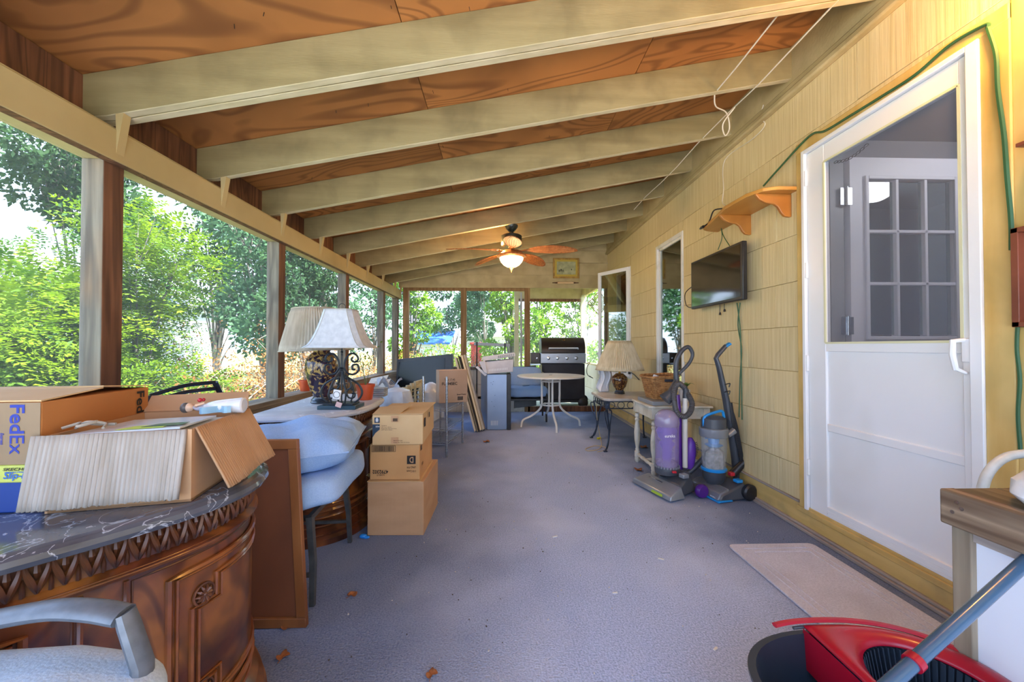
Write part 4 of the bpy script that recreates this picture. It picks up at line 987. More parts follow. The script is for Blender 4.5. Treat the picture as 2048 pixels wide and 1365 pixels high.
# ================================================================ SOFT THINGS
def pillow(c, sx, sy, h, R=None, n=26, pinch=.10, wr=.006, seed=1, name='pillow', mat=m_fabric2, parent=None, pw=2.6):
    R = RM(R); c = Vector(c); r_ = np.random.default_rng(seed); ph = r_.uniform(0, 6, 8)
    def fn(sgn):
        def g_(u, v):
            a, b_ = 2 * u - 1, 2 * v - 1; edge = (1 - abs(a) ** pw) * (1 - abs(b_) ** pw); z = sgn * h / 2 * max(edge, 0) ** .42
            k = 1 - pinch * (1 - abs(b_)) * (1 - abs(b_)) * abs(a) ** 3; k2 = 1 - pinch * (1 - abs(a)) ** 2 * abs(b_) ** 3
            w_ = wr * (math.sin(7 * a + 3 * b_ + ph[0]) + math.sin(11 * b_ - 4 * a + ph[1]) + .7 * math.sin(17 * a * b_ + ph[2])) * max(edge, 0) ** .5
            return c + R @ Vector((a * sx / 2 * k2, b_ * sy / 2 * k, z + w_))
        return g_
    b = MB(); b.surf(fn(1), n, n); b.surf(fn(-1), n, n); pts = []
    o = b.build(name, mat, parent, angle=80)
    E = [(-1, t_) for t_ in np.linspace(-1, 1, 12)[:-1]] + [(t_, 1) for t_ in np.linspace(-1, 1, 12)[:-1]] + [(1, -t_) for t_ in np.linspace(-1, 1, 12)[:-1]] + [(-t_, -1) for t_ in np.linspace(-1, 1, 12)[:-1]]
    return o, [fn(1)((a + 1) / 2, (b_ + 1) / 2) for a, b_ in E]
def piping(pts, mat, parent): return MB().tube(pts, .004, 5, closed=True).build('piping', mat, parent)
def slab_cushion(c, sx, sy, h, R, mat, parent, name='seat_cushion', n=20, wr=.004):
    R = RM(R); c = Vector(c)
    def fn(u, v):
        a = 2 * PI * u; ph = PI * (v * .996 + .002) - PI / 2; p = lambda x, e_: math.copysign(abs(x) ** e_, x)
        x = p(math.cos(a), .35) * p(math.cos(ph), .35); y = p(math.sin(a), .35) * p(math.cos(ph), .35); z = p(math.sin(ph), .5)
        return c + R @ Vector((x * sx / 2, y * sy / 2, z * h / 2 + wr * math.sin(9 * x + 5 * y)))
    return MB().surf(fn, 48, 24, cu=True).build(name, mat, parent, angle=80)
# ottoman frame with two cushions
t = thing('patio_footstool', 'dark metal patio seat frame beside the box stack, holding two blue cushions', 'stool', (-.92, 1.80, 0), 0)
L1 = V3((-.765, 1.64, 0)); L2 = V3((-.81, 2.16, 0)); bk = V3((-.996, -.08, 0)) * .42; m_legs = M('dark_frame_metal', '5b5d5e', '4a4c4e', scale=20, rough=.45, metal=.4)
cs = [L1, L2, L2 + bk, L1 + bk]
for i, c_ in enumerate(cs):
    top = c_ + V3((0, 0, .35)) + (V3((-.98, 1.87, 0)) - c_) * .12; top.z = .35
    MB().tube([c_, c_.lerp(top, .5) + V3((.008, 0, 0)), top], [.013, .016, .018], 4).build('leg', m_legs, t)
tp_ = [c_ + (V3((-.98, 1.87, 0)) - c_) * .12 + V3((0, 0, .345)) for c_ in cs]
MB().tube(tp_, .016, 4, closed=True).build('seat_frame', m_legs, t)
MB().bar(cs[0].lerp(tp_[0], .35), cs[3].lerp(tp_[3], .35), .015, .015).build('stretcher', m_legs, t)
MB().bar(cs[1].lerp(tp_[1], .35), cs[2].lerp(tp_[2], .35), .015, .015).build('stretcher', m_legs, t)
ang = math.atan2(-.08, -.996)
c1_ = thing('seat_cushion', 'thick pale blue box cushion, lower one on the patio seat by the boxes', 'cushion', (-.90, 1.81, .395))
slab_cushion((-.935, 1.865, .44), .50, .56, .14, (.0, -.12, ang - PI), m_fabric2, c1_, 'cover')
c2_ = thing('throw_pillow', 'large rounded light blue pillow lying on the box cushion', 'pillow', (-.93, 1.75, .54))
o, E_ = pillow((-.955, 1.86, .60), .56, .54, .21, (.0, -.08, ang - PI + .12), seed=4, parent=c2_, name='cover', wr=.008); piping(E_, m_fabric2, c2_)

# leaning framed panel
t = thing('leaning_picture', 'dark wooden framed panel leaning upright against the end of the near cabinet', 'panel', (-.93, 1.545, 0))
m_pf = M('panel_frame_wood', '9a6235', '7a4824', scale=7, st=(1, 1, .3), rough=.45); m_pb = M('panel_back', '7c4424', '6a381d', scale=3, rough=.7, tint='4f2a18', ts=4, tamt=.4)
lean = lambda x, z, y=0: V3((x - .05 * z / .7, 1.51 + .02 * z / .7 + y, z + .002))
X0, X1, H_ = -1.12, -.728, .70
def leanbar(a, c, w_, name, mat, th=.022, yo=0):
    (x0, z0), (x1, z1) = a, c
    p = [lean(x0, z0, yo), lean(x1, z0, yo), lean(x1, z0, yo + th), lean(x0, z0, yo + th), lean(x0, z1, yo), lean(x1, z1, yo), lean(x1, z1, yo + th), lean(x0, z1, yo + th)]
    MB().hexa(p).build(name, mat, t, bevel=.002)
leanbar((X0, 0), (X1, .035), 0, 'frame_rail', m_pf); leanbar((X0, H_ - .035), (X1, H_), 0, 'frame_rail', m_pf)
leanbar((X0, .035), (X0 + .035, H_ - .035), 0, 'frame_stile', m_pf); leanbar((X1 - .035, .035), (X1, H_ - .035), 0, 'frame_stile', m_pf)
leanbar((X0 + .035, .035), (X1 - .035, H_ - .035), 0, 'panel_board', m_pb, .006, .012)

# black folded chair behind the boxes
t = thing('folding_chair', 'black metal folding chair standing behind the boxes against the screen', 'chair', (-1.45, 1.35, 0))
pA = at(300, 792, X=-1.40); pB = at(430, 765, X=-1.27); pC = at(452, 812, X=-1.27)
for dz in (0, -.028):
    MB().tube(bez([pA + V3((0, 0, dz)), pA.lerp(pB, .5) + V3((0, 0, dz + .012)), pB + V3((0, 0, dz))], 8), .009, 6).build('back_rail', m_blackm, t)
MB().tube([pB, pC, V3((pC.x - .02, pC.y + .08, 0.0))], .012, 6).build('leg', m_blackm, t)
MB().tube([pA, V3((pA.x, pA.y - .03, 0.0))], .012, 6).build('leg', m_blackm, t)
MB().bar((pA.x, pA.y, .45), (pC.x, pC.y, .45), .02, .02).build('seat_rail', m_blackm, t)

# silver armchair in the foreground
t = thing('patio_armchair', 'silver metal patio armchair with pale blue cushion at the bottom left corner', 'chair', (-.75, .52, 0))
def a_(px, py, Y): return at(px, py, Y=Y)
Ya = .60
arm = [a_(-260, 1300, Ya), a_(-120, 1265, Ya), a_(0, 1238, Ya), a_(110, 1220, Ya), a_(190, 1222, Ya), a_(248, 1232, Ya)]
MB().tube(bez(arm, 20), .0160, 12, sq=(1.25, .75)).build('armrest', m_metalblue, t)
MB().tube([a_(250, 1225, Ya) , a_(258, 1250, Ya), a_(285, 1330, Ya - .005), V3((a_(300, 1350, Ya).x, Ya - .01, 0))], [.0125, .0135, .014, .012], 10, sq=(1.15, .8)).build('leg', m_metalblue, t)
MB().tube([a_(-260, 1275, Ya), V3((a_(-260, 1275, Ya).x, Ya, 0))], .017, 8).build('leg', m_metalblue, t)
for x in (-.57, -1.02):
    MB().tube([(x, .12, 0), (x, .12, .66)], .016, 8).build('leg', m_metalblue, t)
MB().b2(-1.03, -.55, .12, .60, .42, .445).build('seat_frame', m_metalblue, t, bevel=.01)
t2 = thing('chair_cushion', 'pale grey-blue seat cushion on the silver armchair at bottom left', 'cushion', (-.78, .42, .46))
slab_cushion((-.80, .41, .532), .64, .50, .15, (0, 0, 0), m_fabric, t2, 'cover')
# ================================================================ ON THE MID SIDEBOARD
ZT = .7005
m_shade = M('pleated_linen', 'd9d0be', 'c6bba6', scale=30, st=(1, 1, .1), rough=.85, tr=.25)
m_shade2 = M('cream_pleat', 'ece2c6', 'd8ccaa', scale=30, st=(1, 1, .1), rough=.85, tr=.25)
def ornate(name, dark, gold, lo=.505, hi=.54, sc=20):
    m = M(name, dark, gold, scale=sc, dist=2.2, det=3, lo=lo, hi=hi, rough=.25, coat=.5, tint='8a2f2a', ts=9, tamt=.35); return m
m_vase = ornate('ornate_vase', '251a30', 'a98a4e'); m_vase2 = ornate('brown_vase', '3c2114', '8a6638', .46, .54, 22)
m_base = M('lamp_base', '3d4854', '2b333d', scale=10, rough=.25, coat=.4)
def vase_lamp(label, base, hgt, rad, shade_r0, shade_r1, sz0, sz1, mv, ms, tilt=(0, 0, 0), shift=(0, 0)):
    t = thing('table_lamp', label, 'lamp', base)
    MB().lathe([(rad * .62, 0), (rad * .66, .008), (rad * .60, .016), (rad * .64, .022), (rad * .52, .032), (rad * .5, .04)], 28).build('foot', m_base, t, world=False)
    h = hgt
    MB().lathe([(rad * .42, .038), (rad * .5, .045), (rad * .55, .06), (rad * .78, h * .35), (rad * .98, h * .62), (rad, h * .72), (rad * .93, h * .83), (rad * .66, h * .93), (rad * .5, h * .97), (rad * .52, h), (rad * .2, h + .005)], 36).build('vase', mv, t, world=False)
    MB().lathe([(.012, h), (.012, h + .05), (.018, h + .055), (.018, h + .09)], 12).build('socket', M('brass', 'a9853f', metal=.9, rough=.3), t, world=False)
    b = MB(); R = RM(tilt); c = Vector((shift[0], shift[1], 0)); N_ = 128
    prof = [(shade_r0 + (shade_r1 - shade_r0) * (k / 8), sz0 + (sz1 - sz0) * k / 8) for k in range(9)]
    mid = (sz0 + sz1) / 2
    vs = []; 
    for j, (r, z) in enumerate(prof):
        for k in range(N_):
            q = r * (1 + (.032 if k % 2 else -.032) * (1 if 0 < j < 8 else .3)); a = 2 * PI * k / N_
            vs.append(Vector((0, 0, mid)) + c + R @ Vector((q * math.cos(a), q * math.sin(a), z - mid)))
    b.add(vs, [(j * N_ + k, j * N_ + (k + 1) % N_, (j + 1) * N_ + (k + 1) % N_, (j + 1) * N_ + k) for j in range(8) for k in range(N_)])
    sh = b.build('lamp_shade', ms, t, world=False, angle=10); s_ = sh.modifiers.new('s', 'SOLIDIFY'); s_.thickness = .002
    for r, z in ((prof[0][0], sz0), (prof[-1][0], sz1)):
        MB().tube([Vector((0, 0, mid)) + c + R @ Vector((r * 1.01 * math.cos(a), r * 1.01 * math.sin(a), z - mid)) for a in np.linspace(0, 2 * PI, 40, endpoint=False)], .0035, 5, closed=True).build('shade_rim', ms, sh, world=False)
    MB().tube([Vector((0, 0, h + .05)), Vector((0, 0, mid)) + c + R @ Vector((0, 0, sz1 - mid + .012))], .003, 5).sphere(Vector((0, 0, mid)) + c + R @ Vector((0, 0, sz1 - mid + .018)), .007, 8, 6).build('finial', m_blackm, t, world=False)
    b = MB()
    for a in (0, 2.1, 4.2): b.tube([Vector((0, 0, mid)) + c + R @ Vector((0, 0, sz1 - mid)), Vector((0, 0, mid)) + c + R @ Vector((shade_r1 * math.cos(a), shade_r1 * math.sin(a), sz1 - mid))], .0015, 4)
    b.build('shade_spider', m_chrome, t, world=False)
    return t
bp = at(643, 806, Z=ZT); sc_ = bp.y / FPX
vase_lamp('tall dark patterned vase lamp with wide pleated shade, at the back of the mid sideboard', bp, .335, .098, .205, .128, .335, .60, m_vase, m_shade, (.0, -.04, 0), (-.045, 0))
# wrought-iron lamp with bell shade
bp = at(683, 816, Z=ZT); t = thing('iron_table_lamp', 'black wrought-iron scroll lamp with white bell-shaped shade in front of the vase lamp', 'lamp', bp, 0)
m_iron = M('wrought_iron', '20262c', '2d343b', scale=20, rough=.45, metal=.4); m_teal = M('slate_base', '33505f', '27404d', scale=6, rough=.35)
MB().box((0, 0, .011), (.215, .15, .022)).build('foot', m_teal, t, world=False, bevel=.002)
MB().box((0, 0, .027), (.17, .11, .010)).build('foot_step', m_iron, t, world=False, bevel=.002)
k_ = bp.y / FPX
def ip(x, y, d=0): return Vector(((x - 683) * k_, d, (816 - y) * k_))      # photo-sized layout of the scrollwork
b = MB(); b.tube([ip(683, 808), ip(683, 690)], .0045, 8)
for yy, r in ((706, .008), (712, .006), (738, .014), (742, .012)): b.sphere(ip(683, yy), (r, r, .006), 10, 6)
b.build('stem', m_iron, t, world=False)
for sg in (-1, 1):
    m = lambda pts, d=0: [ip(683 + sg * x, y, d) for x, y in pts]
    MB().tube(bez(m([(4, 738), (7, 722), (16, 710), (27, 711), (32, 720), (26, 726), (19, 722), (21, 716)]), 40), [.0062] * 20 + [.004], 6).build('scroll', m_iron, t, world=False)
    MB().tube(bez(m([(26, 726), (34, 725), (38, 718)]), 10), [.003, .0035, .002], 6).build('scroll_tip', m_iron, t, world=False)
    MB().tube(bez(m([(4, 736), (12, 748), (24, 750), (33, 742), (31, 732), (22, 732), (21, 740), (26, 741)]), 40), .0062, 6).build('scroll', m_iron, t, world=False)
    MB().tube(bez(m([(2, 740), (6, 752), (18, 760), (33, 770), (40, 785), (35, 798), (24, 806), (8, 811)]), 40), .0062, 6).build('hoop', m_iron, t, world=False)
    MB().tube(bez(m([(4, 756), (16, 764), (18, 776), (10, 780), (4, 772), (10, 768)]), 26, ), .005, 6).build('scroll', m_iron, t, world=False)
    MB().tube(bez(m([(22, 782), (16, 778), (10, 786), (14, 796), (24, 796), (26, 788), (20, 788)]), 26), .005, 6).build('scroll', m_iron, t, world=False)
    for d in (-1, 1):
        MB().tube(bez([ip(683 + sg * 3, 745, 0), ip(683 + sg * 10, 762, d * .04), ip(683 + sg * 16, 785, d * .06), ip(683 + sg * 12, 808, d * .045)], 16), .0052, 6).build('strut', m_iron, t, world=False)
b = MB(); N_ = 8; lv = 14; vs = []
for j in range(lv + 1):
    u = j / lv; z = ip(683, 698).z + (ip(683, 623).z - ip(683, 698).z) * u; hw = (.187 - .107 * u ** .55) ; hd = (.125 - .05 * u ** .55); ch = .022 + .006 * (1 - u)
    for x, y in ((-hw + ch, -hd), (hw - ch, -hd), (hw, -hd + ch), (hw, hd - ch), (hw - ch, hd), (-hw + ch, hd), (-hw, hd - ch), (-hw, -hd + ch)): vs.append((x - .005, y, z))
b.add(vs, [(j * 8 + k, j * 8 + (k + 1) % 8, (j + 1) * 8 + (k + 1) % 8, (j + 1) * 8 + k) for j in range(lv) for k in range(8)])
sh = b.build('lamp_shade', M('white_linen', 'dfe3e8', 'cfd4da', scale=40, rough=.8, tr=.25), t, world=False, angle=25); s_ = sh.modifiers.new('s', 'SOLIDIFY'); s_.thickness = .002
for k in range(8):
    MB().tube([vs[j * 8 + k] for j in range(lv + 1)], .0016, 4).build('shade_seam', M('shade_trim', 'a8a59c', rough=.8), sh, world=False)
for j in (0, lv): MB().tube([vs[j * 8 + k] for k in range(8)], .0025, 4, closed=True).build('shade_rim', M('shade_trim', 'a8a59c'), sh, world=False)
MB().tube([ip(683, 700), ip(683, 622)], .003, 6).tube([ip(683 + 6.5 * math.cos(a), 617 - 6.5 * math.sin(a)) for a in np.linspace(0, 2 * PI, 18, endpoint=False)], .0022, 6, closed=True).build('finial_ring', m_iron, t, world=False)
wp = MB().box(ip(681, 788, -.05), (.045, .012, .055), (0, .15, 0)).build('white_label_tag', M('white_print', 'f2f2f2'), t, world=False, bevel=.004)
MB().tube([ip(681 + 6 * math.cos(a), 788 - 6 * math.sin(a), -.058) for a in np.linspace(0, 2 * PI, 16, endpoint=False)], .0015, 5, closed=True).tube(bez([ip(690, 790, -.055), ip(700, 775, -.05), ip(698, 755, -.03), ip(688, 760, -.03)], 12), .002, 5).build('cord_plug', m_black, wp, world=False)
MB().box(ip(689, 806, -.085), (.032, .003, .028), (0, .35, .1)).build('price_tag', M('pink_tag', 'd8b4b0'), t, world=False)

m_terra = M('orange_pot', 'c9532a', 'b4481f', scale=5, rough=.5)
def plant_pot(label, base, r0, r1, h, twigs, seed, leafy):
    t = thing('potted_plant', label, 'plant', base)
    MB().lathe([(r0, 0), (r1, h * .82), (r1 * 1.08, h * .82), (r1 * 1.1, h), (r1 * .98, h), (r1 * .9, h * .8), (0.001, h * .8)], 28).build('pot', m_terra, t, world=False)
    r_ = random.Random(seed); b = MB(); lf = MB()
    for k in range(twigs):
        a = r_.uniform(0, 6.28); q = [Vector((0, 0, h * .75))]; L = r_.uniform(.18, .34); d = Vector((.25 * math.cos(a), .25 * math.sin(a), 1)).normalized()
        for i in range(6):
            d = (d + Vector([r_.uniform(-.25, .25) for _ in range(3)])).normalized(); q.append(q[-1] + d * L / 6)
            if i > 1:
                e = q[-1] + Vector((r_.uniform(-.05, .05), r_.uniform(-.05, .05), r_.uniform(0, .04))); b.tube([q[-1], e], [.0015, .0008], 3)
                for _ in range(leafy): 
                    c = e + Vector([r_.uniform(-.025, .025) for _ in range(3)]); u = Vector([r_.uniform(-1, 1) for _ in range(3)]).normalized() * .012; v = u.cross(Vector((.3, .2, 1))).normalized() * .007
                    lf.add([c - u, c + v, c + u, c - v], [(0, 1, 2, 3)])
        b.tube(q, [.003, .001], 4)
    b.build('stems', m_twig if leafy < 2 else M('green_stem', '5c6a3a'), t, world=False, kind='stuff')
    if lf.v: lf.build('small_leaves', m_dry if leafy < 2 else m_brl, t, world=False, kind='stuff')
    MB().lathe([(r1 * .92, h * .82), (r1 * .5, h * .86), (.001, h * .85)], 16).build('soil', M('soil', '3c2e24', rough=1), t, world=False)
plant_pot('orange plastic plant pot with a thin sprig beside the iron lamp', at(722, 803, Z=ZT) + V3((0, .08, 0)), .045, .058, .105, 3, 3, 3)
plant_pot('orange plant pot with bare brown twigs standing on the window sill behind the vase lamp', V3((-1.665, at(610, 780, X=-1.665).y, .68)), .035, .046, .095, 6, 5, 1)
pp = at(754, 795, Z=ZT); gp = 'stacked plates beside the orange pot'
m_slate = M('grey_plate', 'a8adb2', '8a8f96', scale=10, rough=.4)
pn = ['bottom', 'second from bottom', 'third from bottom', 'second from top', 'topmost']
for k in range(5):
    t = tag(MB().box((pp.x + random.uniform(-.003, .003), pp.y + .05, ZT + .001 + k * .0125 + .0055), (.10, .10, .0105), (0, 0, random.uniform(-.05, .05))).build('square_plate', m_slate, None, bevel=.003), 'grey square plate beside the orange pot, %s of its stack of five' % pn[k], 'plate', gp)
# behind the sideboard: trays, basket, cloth, shutters
t = thing('mesh_tray', 'black framed wire-mesh panel leaning against the sill beyond the orange pot', 'panel', (-1.5, 4.3, .40))
q = [at(737, 775, Y=4.2), at(762, 790, Y=4.1), at(800, 775, Y=4.25), at(776, 755, Y=4.35)]; q[0].z
MB().tube(q, .008, 6, closed=True).build('frame', m_black, t)
for i_ in (0, 1, 2): MB().tube([q[i_], V3((q[i_].x, q[i_].y, 0))], .007, 5).build('leg', m_black, t)
b = MB()
for k in range(1, 14):
    u = k / 14; b.tube([q[0].lerp(q[1], u), q[3].lerp(q[2], u)], .0016, 3); b.tube([q[0].lerp(q[3], u), q[1].lerp(q[2], u)], .0016, 3)
b.build('mesh', m_grey, t)
t = thing('storage_carton', 'open brown carton of papers between the mesh panel and the folded shutters', 'box', (-1.15, 3.75, 0))
z1 = at(780, 778, Y=3.7).z
solidbox(V3((-1.33, 3.6, 0)), V3((-.98, 3.55, 0)), .3, 0, z1 - .02, m_card, t)
for k, (a, c, dz) in enumerate(((-1.30, -1.16, .05), (-1.2, -1.05, .09), (-1.12, -1.0, .03), (-1.27, -1.1, .12))):
    flat([V3((a, 3.58 + .05 * k, z1 - .02)), V3((c, 3.56 + .05 * k, z1)), V3((c + .03, 3.66 + .05 * k, z1 + dz)), V3((a + .02, 3.70 + .05 * k, z1 + dz * .7))], .002, M('paper_sheet', 'cfc8ba', 'b3ab9c', scale=6, rnd=.1), t, 'paper_sheet')
t = thing('grey_cloth', 'crumpled grey-white cloth lying on the papers beside the shutters', 'cloth', (-1.02, 3.62, z1 + .03))
MB().surf(lambda u, v: V3((-1.10 + .18 * u + .02 * math.sin(9 * v), 3.54 + .12 * v, z1 + .06 + .05 * math.sin(6 * u + 2 * v) + .02 * math.sin(15 * v + 3 * u) - .12 * (1 - v) * abs(u - .4))), 20, 14).build('fabric', M('grey_cloth', 'bcc2cc', 'a5acb8', scale=8, rough=.95), t)
wp = at(795, 793, Y=3.25)
t = thing('plastic_bag', 'translucent white plastic bag bulging beyond the far end of the mid sideboard', 'bag', (wp.x, 3.25, 0))
zt_ = at(790, 778, Y=3.25).z
MB().lathe([(.10, 0.002), (.14, .05), (.13, zt_ * .5), (.14, zt_ * .85), (.11, zt_ * .97), (.05, zt_), (.01, zt_ + .005)], 20, (wp.x - .02, 3.30, 0), wave=lambda k, j: 1 + .06 * math.sin(k * 2.1 + j)).build('bag', M('bag_plastic', 'cdd6e2', 'b3bfd0', scale=9, rough=.3), t)
# folded shutters / slatted panels standing on edge
gp = 'slatted folding panels standing on edge by the wire rack'
for k in range(4):
    Y_ = 4.05 + .07 * k; A = at(806 + k * 8, 775 - k * 4, Y=Y_); z1 = A.z; x0 = A.x; x1 = at(836 + k * 3, 772, Y=Y_ + .3).x
    t = thing('louvred_shutter', 'cream wooden louvred shutter standing on edge left of the wire rack, %s of four' % ['nearest', 'second nearest', 'third nearest', 'farthest'][k], 'shutter', (x0, Y_, 0), group=gp)
    e_ = V3((x1 - x0, .28, 0)).normalized(); P = V3((x0, Y_, 0)); Lh = .34
    mm = M('aged_cream', 'c2bfa6', 'a09c80', scale=8, rough=.7)
    for z in (.012, z1 - .035): MB().bar(P + V3((0, 0, z + .015)), P + e_ * Lh + V3((0, 0, z + .015)), .022, .034).build('rail', mm, t, bevel=.003)
    for u in (0, Lh): MB().bar(P + e_ * u + V3((0, 0, .01)), P + e_ * u + V3((0, 0, z1)), .03, .022).build('stile', mm, t, bevel=.003)
    for z in np.arange(.08, z1 - .06, .05): MB().bar(P + V3((0, 0, z)), P + e_ * Lh + V3((0, 0, z)), .018, .006).build('slat', mm, t)
t = thing('trash_bag', 'white plastic bag behind the tall posts of the wire rack', 'bag', (-.83, 4.75, 0))
MB().lathe([(.12, 0.002), (.17, .08), (.16, .4), (.15, .52), (.08, .60), (.02, .63)], 22, (-.83, 4.75, 0), wave=lambda k, j: 1 + .05 * math.sin(k * 1.7 + j * 2)).build('bag', M('bag_plastic', 'cdd6e2'), t)

# big black television leaning at the back
tl, tr_ = at(794, 719, Y=5.75), at(905, 708, Y=5.55); t = thing('television', 'large black flat television leaning below the left far window', 'television', ((tl.x + tr_.x) / 2, 5.7, 0))
H_ = .58; dn = V3((0.0, -.10, -H_))
def slabq(a, b_, dn, th, name, mat, par, off=0, bevel=.004):
    n = (b_ - a).cross(dn).normalized(); o = n * off; q = [a + dn + o, b_ + dn + o, b_ + dn + o + n * th, a + dn + o + n * th, a + o, b_ + o, b_ + o + n * th, a + o + n * th]
    return fixn(MB().hexa(q).build(name, mat, par, bevel=bevel))
n = (tr_ - tl).cross(dn).normalized(); s_ = -1 if n.y > 0 else 1
slabq(tl, tr_, dn, -.05 * s_, 'housing', m_black, t)
e_ = (tr_ - tl); slabq(tl + e_ * .04 + dn * .08, tr_ - e_ * .13 + dn * .08, dn * .84, .004 * s_, 'screen', M('tv_glass_teal', '0a1418', rough=.18, spec=.35), t, bevel=0)
zb_ = (tl + dn).z; 
MB().b2(tl.x + .03, tr_.x - .03, 5.42, 5.66, 0, .03).b2(tl.x + .2, tr_.x - .2, 5.5, 5.6, .03, min(zb_, tr_.z - H_) + .0).build('stand', m_black, t, bevel=.005)

# wire rack
m_wire = M('zinc_wire', 'a9b0b8', rough=.3, metal=.85)
t = thing('wire_rack', 'small chrome wire shelving rack with tall open posts beyond the box stack', 'shelf', (-.58, 4.07, 0))
PA, PB, PC, PD = V3((-.51, 3.78, 0)), V3((-.41, 4.33, 0)), V3((-.745, 3.84, 0)), V3((-.66, 4.38, 0))
for p_ in (PA, PB, PC, PD):
    po = MB().cyl(p_, p_ + V3((0, 0, .77)), .011, n=10).build('post', m_wire, t)
    b = MB()
    for z in np.arange(.05, .76, .025): b.cyl(p_ + V3((0, 0, z)), p_ + V3((0, 0, z + .003)), .0125, n=10)
    b.build('post_ring', m_chrome, po)
MB().cyl(PB + V3((0, 0, .76)), PB + V3((0, 0, .79)), .013).build('post_cap', m_black, t)
for z in (.46, .27, .14):
    s_ = MB()
    for a, c in ((PA, PB), (PB, PD), (PD, PC), (PC, PA)):
        for dz in (0, -.022): s_.tube([a + V3((0, 0, z + dz)), c + V3((0, 0, z + dz))], .003, 5)
        m_ = 9; s_.tube([a.lerp(c, k / m_) + V3((0, 0, z - (.022 if k % 2 else 0))) for k in range(m_ + 1)], .0022, 4)
    sh = s_.build('shelf_rim', m_wire, t); s_ = MB()
    for k in range(1, 22): s_.tube([PA.lerp(PB, k / 22) + V3((0, 0, z + .003)), PC.lerp(PD, k / 22) + V3((0, 0, z + .003))], .002, 4)
    s_.build('shelf_wires', m_wire, sh, kind='stuff')
A = at(878, 806, Y=4.10); Bq = at(935, 806, Y=4.22); zt_ = at(880, 741, Y=4.12).z
t, e, f, L = cbox('brown cardboard box lettered FU-945EC standing on the wire rack', V3((A.x, A.y, 0)), V3((Bq.x, Bq.y, 0)), .13, .468, zt_, M('dusty_cardboard', 'b89a82', 'ab8c72', scale=4, rough=.85))
o = V3((A.x, A.y, 0)) - f * .002
text('TRN 17-45', .115, o + e * .055 + V3((0, 0, .70)), e, (0, 0, 1), m_ink, t, .022)
text('FU-945EC', .165, o + e * .03 + V3((0, 0, .655)), e, (0, 0, 1), m_ink, t, .030)
text('SmartTemp', .10, o + e * .19 + V3((0, 0, .545)), e, (0, 0, 1), m_ink, t, .014)
b = MB()
for k in range(12): b.hexa([tuple(o + e * (.20 + k * .005 + d) - f * y + V3((0, 0, z))) for z in (.49, .53) for (d, y) in ((0, 0), (.0028, 0), (.0028, -.001), (0, -.001))])
b.build('barcode', m_ink, t)
# planks leaning beside the rack
gp = 'boards leaning between the wire rack and the steel cabinet'
pl = [((912, 716), (952, 864), 'grey-white', 5.05, 'b9b6ab'), ((919, 714), (958, 863), 'black-edged', 5.0, '2c2a2a'), ((925, 713), (963, 862), 'narrow cream', 4.95, 'd8cdb4'), ((930, 712), (968, 861), 'wide grey rightmost', 4.9, 'a9a59c')]
for k, (tp2, bt, nm, yy, cc) in enumerate(pl):
    Bt = at(bt[0], bt[1], Z=.0); Tp = at(tp2[0], tp2[1], Y=Bt.y + .25)
    t = thing('leaning_board', '%s board leaning beside the wire rack' % nm, 'board', Bt, group=gp)
    MB().bar(Bt + V3((0, 0, .008)), Tp, .022 if k != 3 else .03, .12, up=(0, 1, .2)).build('board', M('board_' + nm.replace(' ', '_').replace('-', '_'), cc, rough=.7), t, bevel=.003)
    MB().bar(Bt + V3((-.012, -.062, .008)), Tp + V3((-.012, -.062, 0)), .004, .010, up=(0, 1, .2)).build('board_edge', M('edge_cream', 'cfc3a4'), t)

# steel cabinet (appliance) with the air conditioner on top
A = at(974, 861, Z=0); Bq = at(1014, 861, Z=0); zt_ = at(990, 749, Y=A.y).z
t = thing('steel_appliance', 'upright blue-grey steel appliance cabinet with slotted vent, under the white air conditioner', 'appliance', (A.x, A.y, 0))
m_st = M('blue_steel_panel', '8b9bb4', '7f8fa8', scale=3, rough=.35, metal=.55)
x0 = at(960, 800, Y=A.y + .25).x
MB().hexa([(A.x, A.y, .003), (Bq.x, A.y, .003), (Bq.x, A.y + .5, .003), (x0, A.y + .5, .003), (A.x, A.y, zt_), (Bq.x, A.y, zt_), (Bq.x, A.y + .5, zt_), (x0, A.y + .5, zt_)]).build('body', m_st, t, bevel=.006)
MB().b2(Bq.x, Bq.x + .05, A.y - .004, A.y + .5, .003, zt_ + .004).build('black_door', m_black, t, bevel=.004)
for k in range(6): MB().b2(A.x + .05 + k * .016, A.x + .056 + k * .016, A.y - .003, A.y + .002, .06, .12).build('vent_slot', M('vent_white', 'd8dde2'), t, bevel=.001)
for (u, z) in ((.05, .60), (.08, .615), (.07, .58), (.06, .36), (.10, .44), (.09, .30)): MB().sphere((A.x + u, A.y - .001, z), .004, 6, 4).build('screw', m_blackm, t)
Yc = A.y - .02
t = thing('window_air_conditioner', 'dusty white window air conditioner tilted on top of the steel cabinet', 'air conditioner', (at(990, 745, Y=Yc).x, Yc + .1, zt_))
m_acw = M('aged_white_plastic', 'c9c9cf', 'b4b4bc', scale=5, rough=.5)
def P_(px, py, d=0): return at(px, py, Y=Yc + d)
def hex4(pts, d0, d1, name, mat, bevel=.004):
    fr_ = [P_(x, y, d0) for x, y in pts]; bk_ = [q + V3((0, d1 - d0, 0)) for q in fr_]
    return fixn(MB().add(fr_ + bk_, [(0, 1, 2, 3), (7, 6, 5, 4), (0, 4, 5, 1), (1, 5, 6, 2), (2, 6, 7, 3), (3, 7, 4, 0)]).build(name, mat, t, bevel=bevel))
hex4([(972, 749), (1026, 744), (1027, 719), (966, 724)], 0, .34, 'housing', m_acw)
hex4([(964, 715), (1030, 706), (1031, 713), (966, 723)], -.02, .34, 'top_grille', m_acw)
hex4([(968, 746), (975, 748), (970, 722), (958, 724)], -.03, .02, 'side_bracket', m_acw)
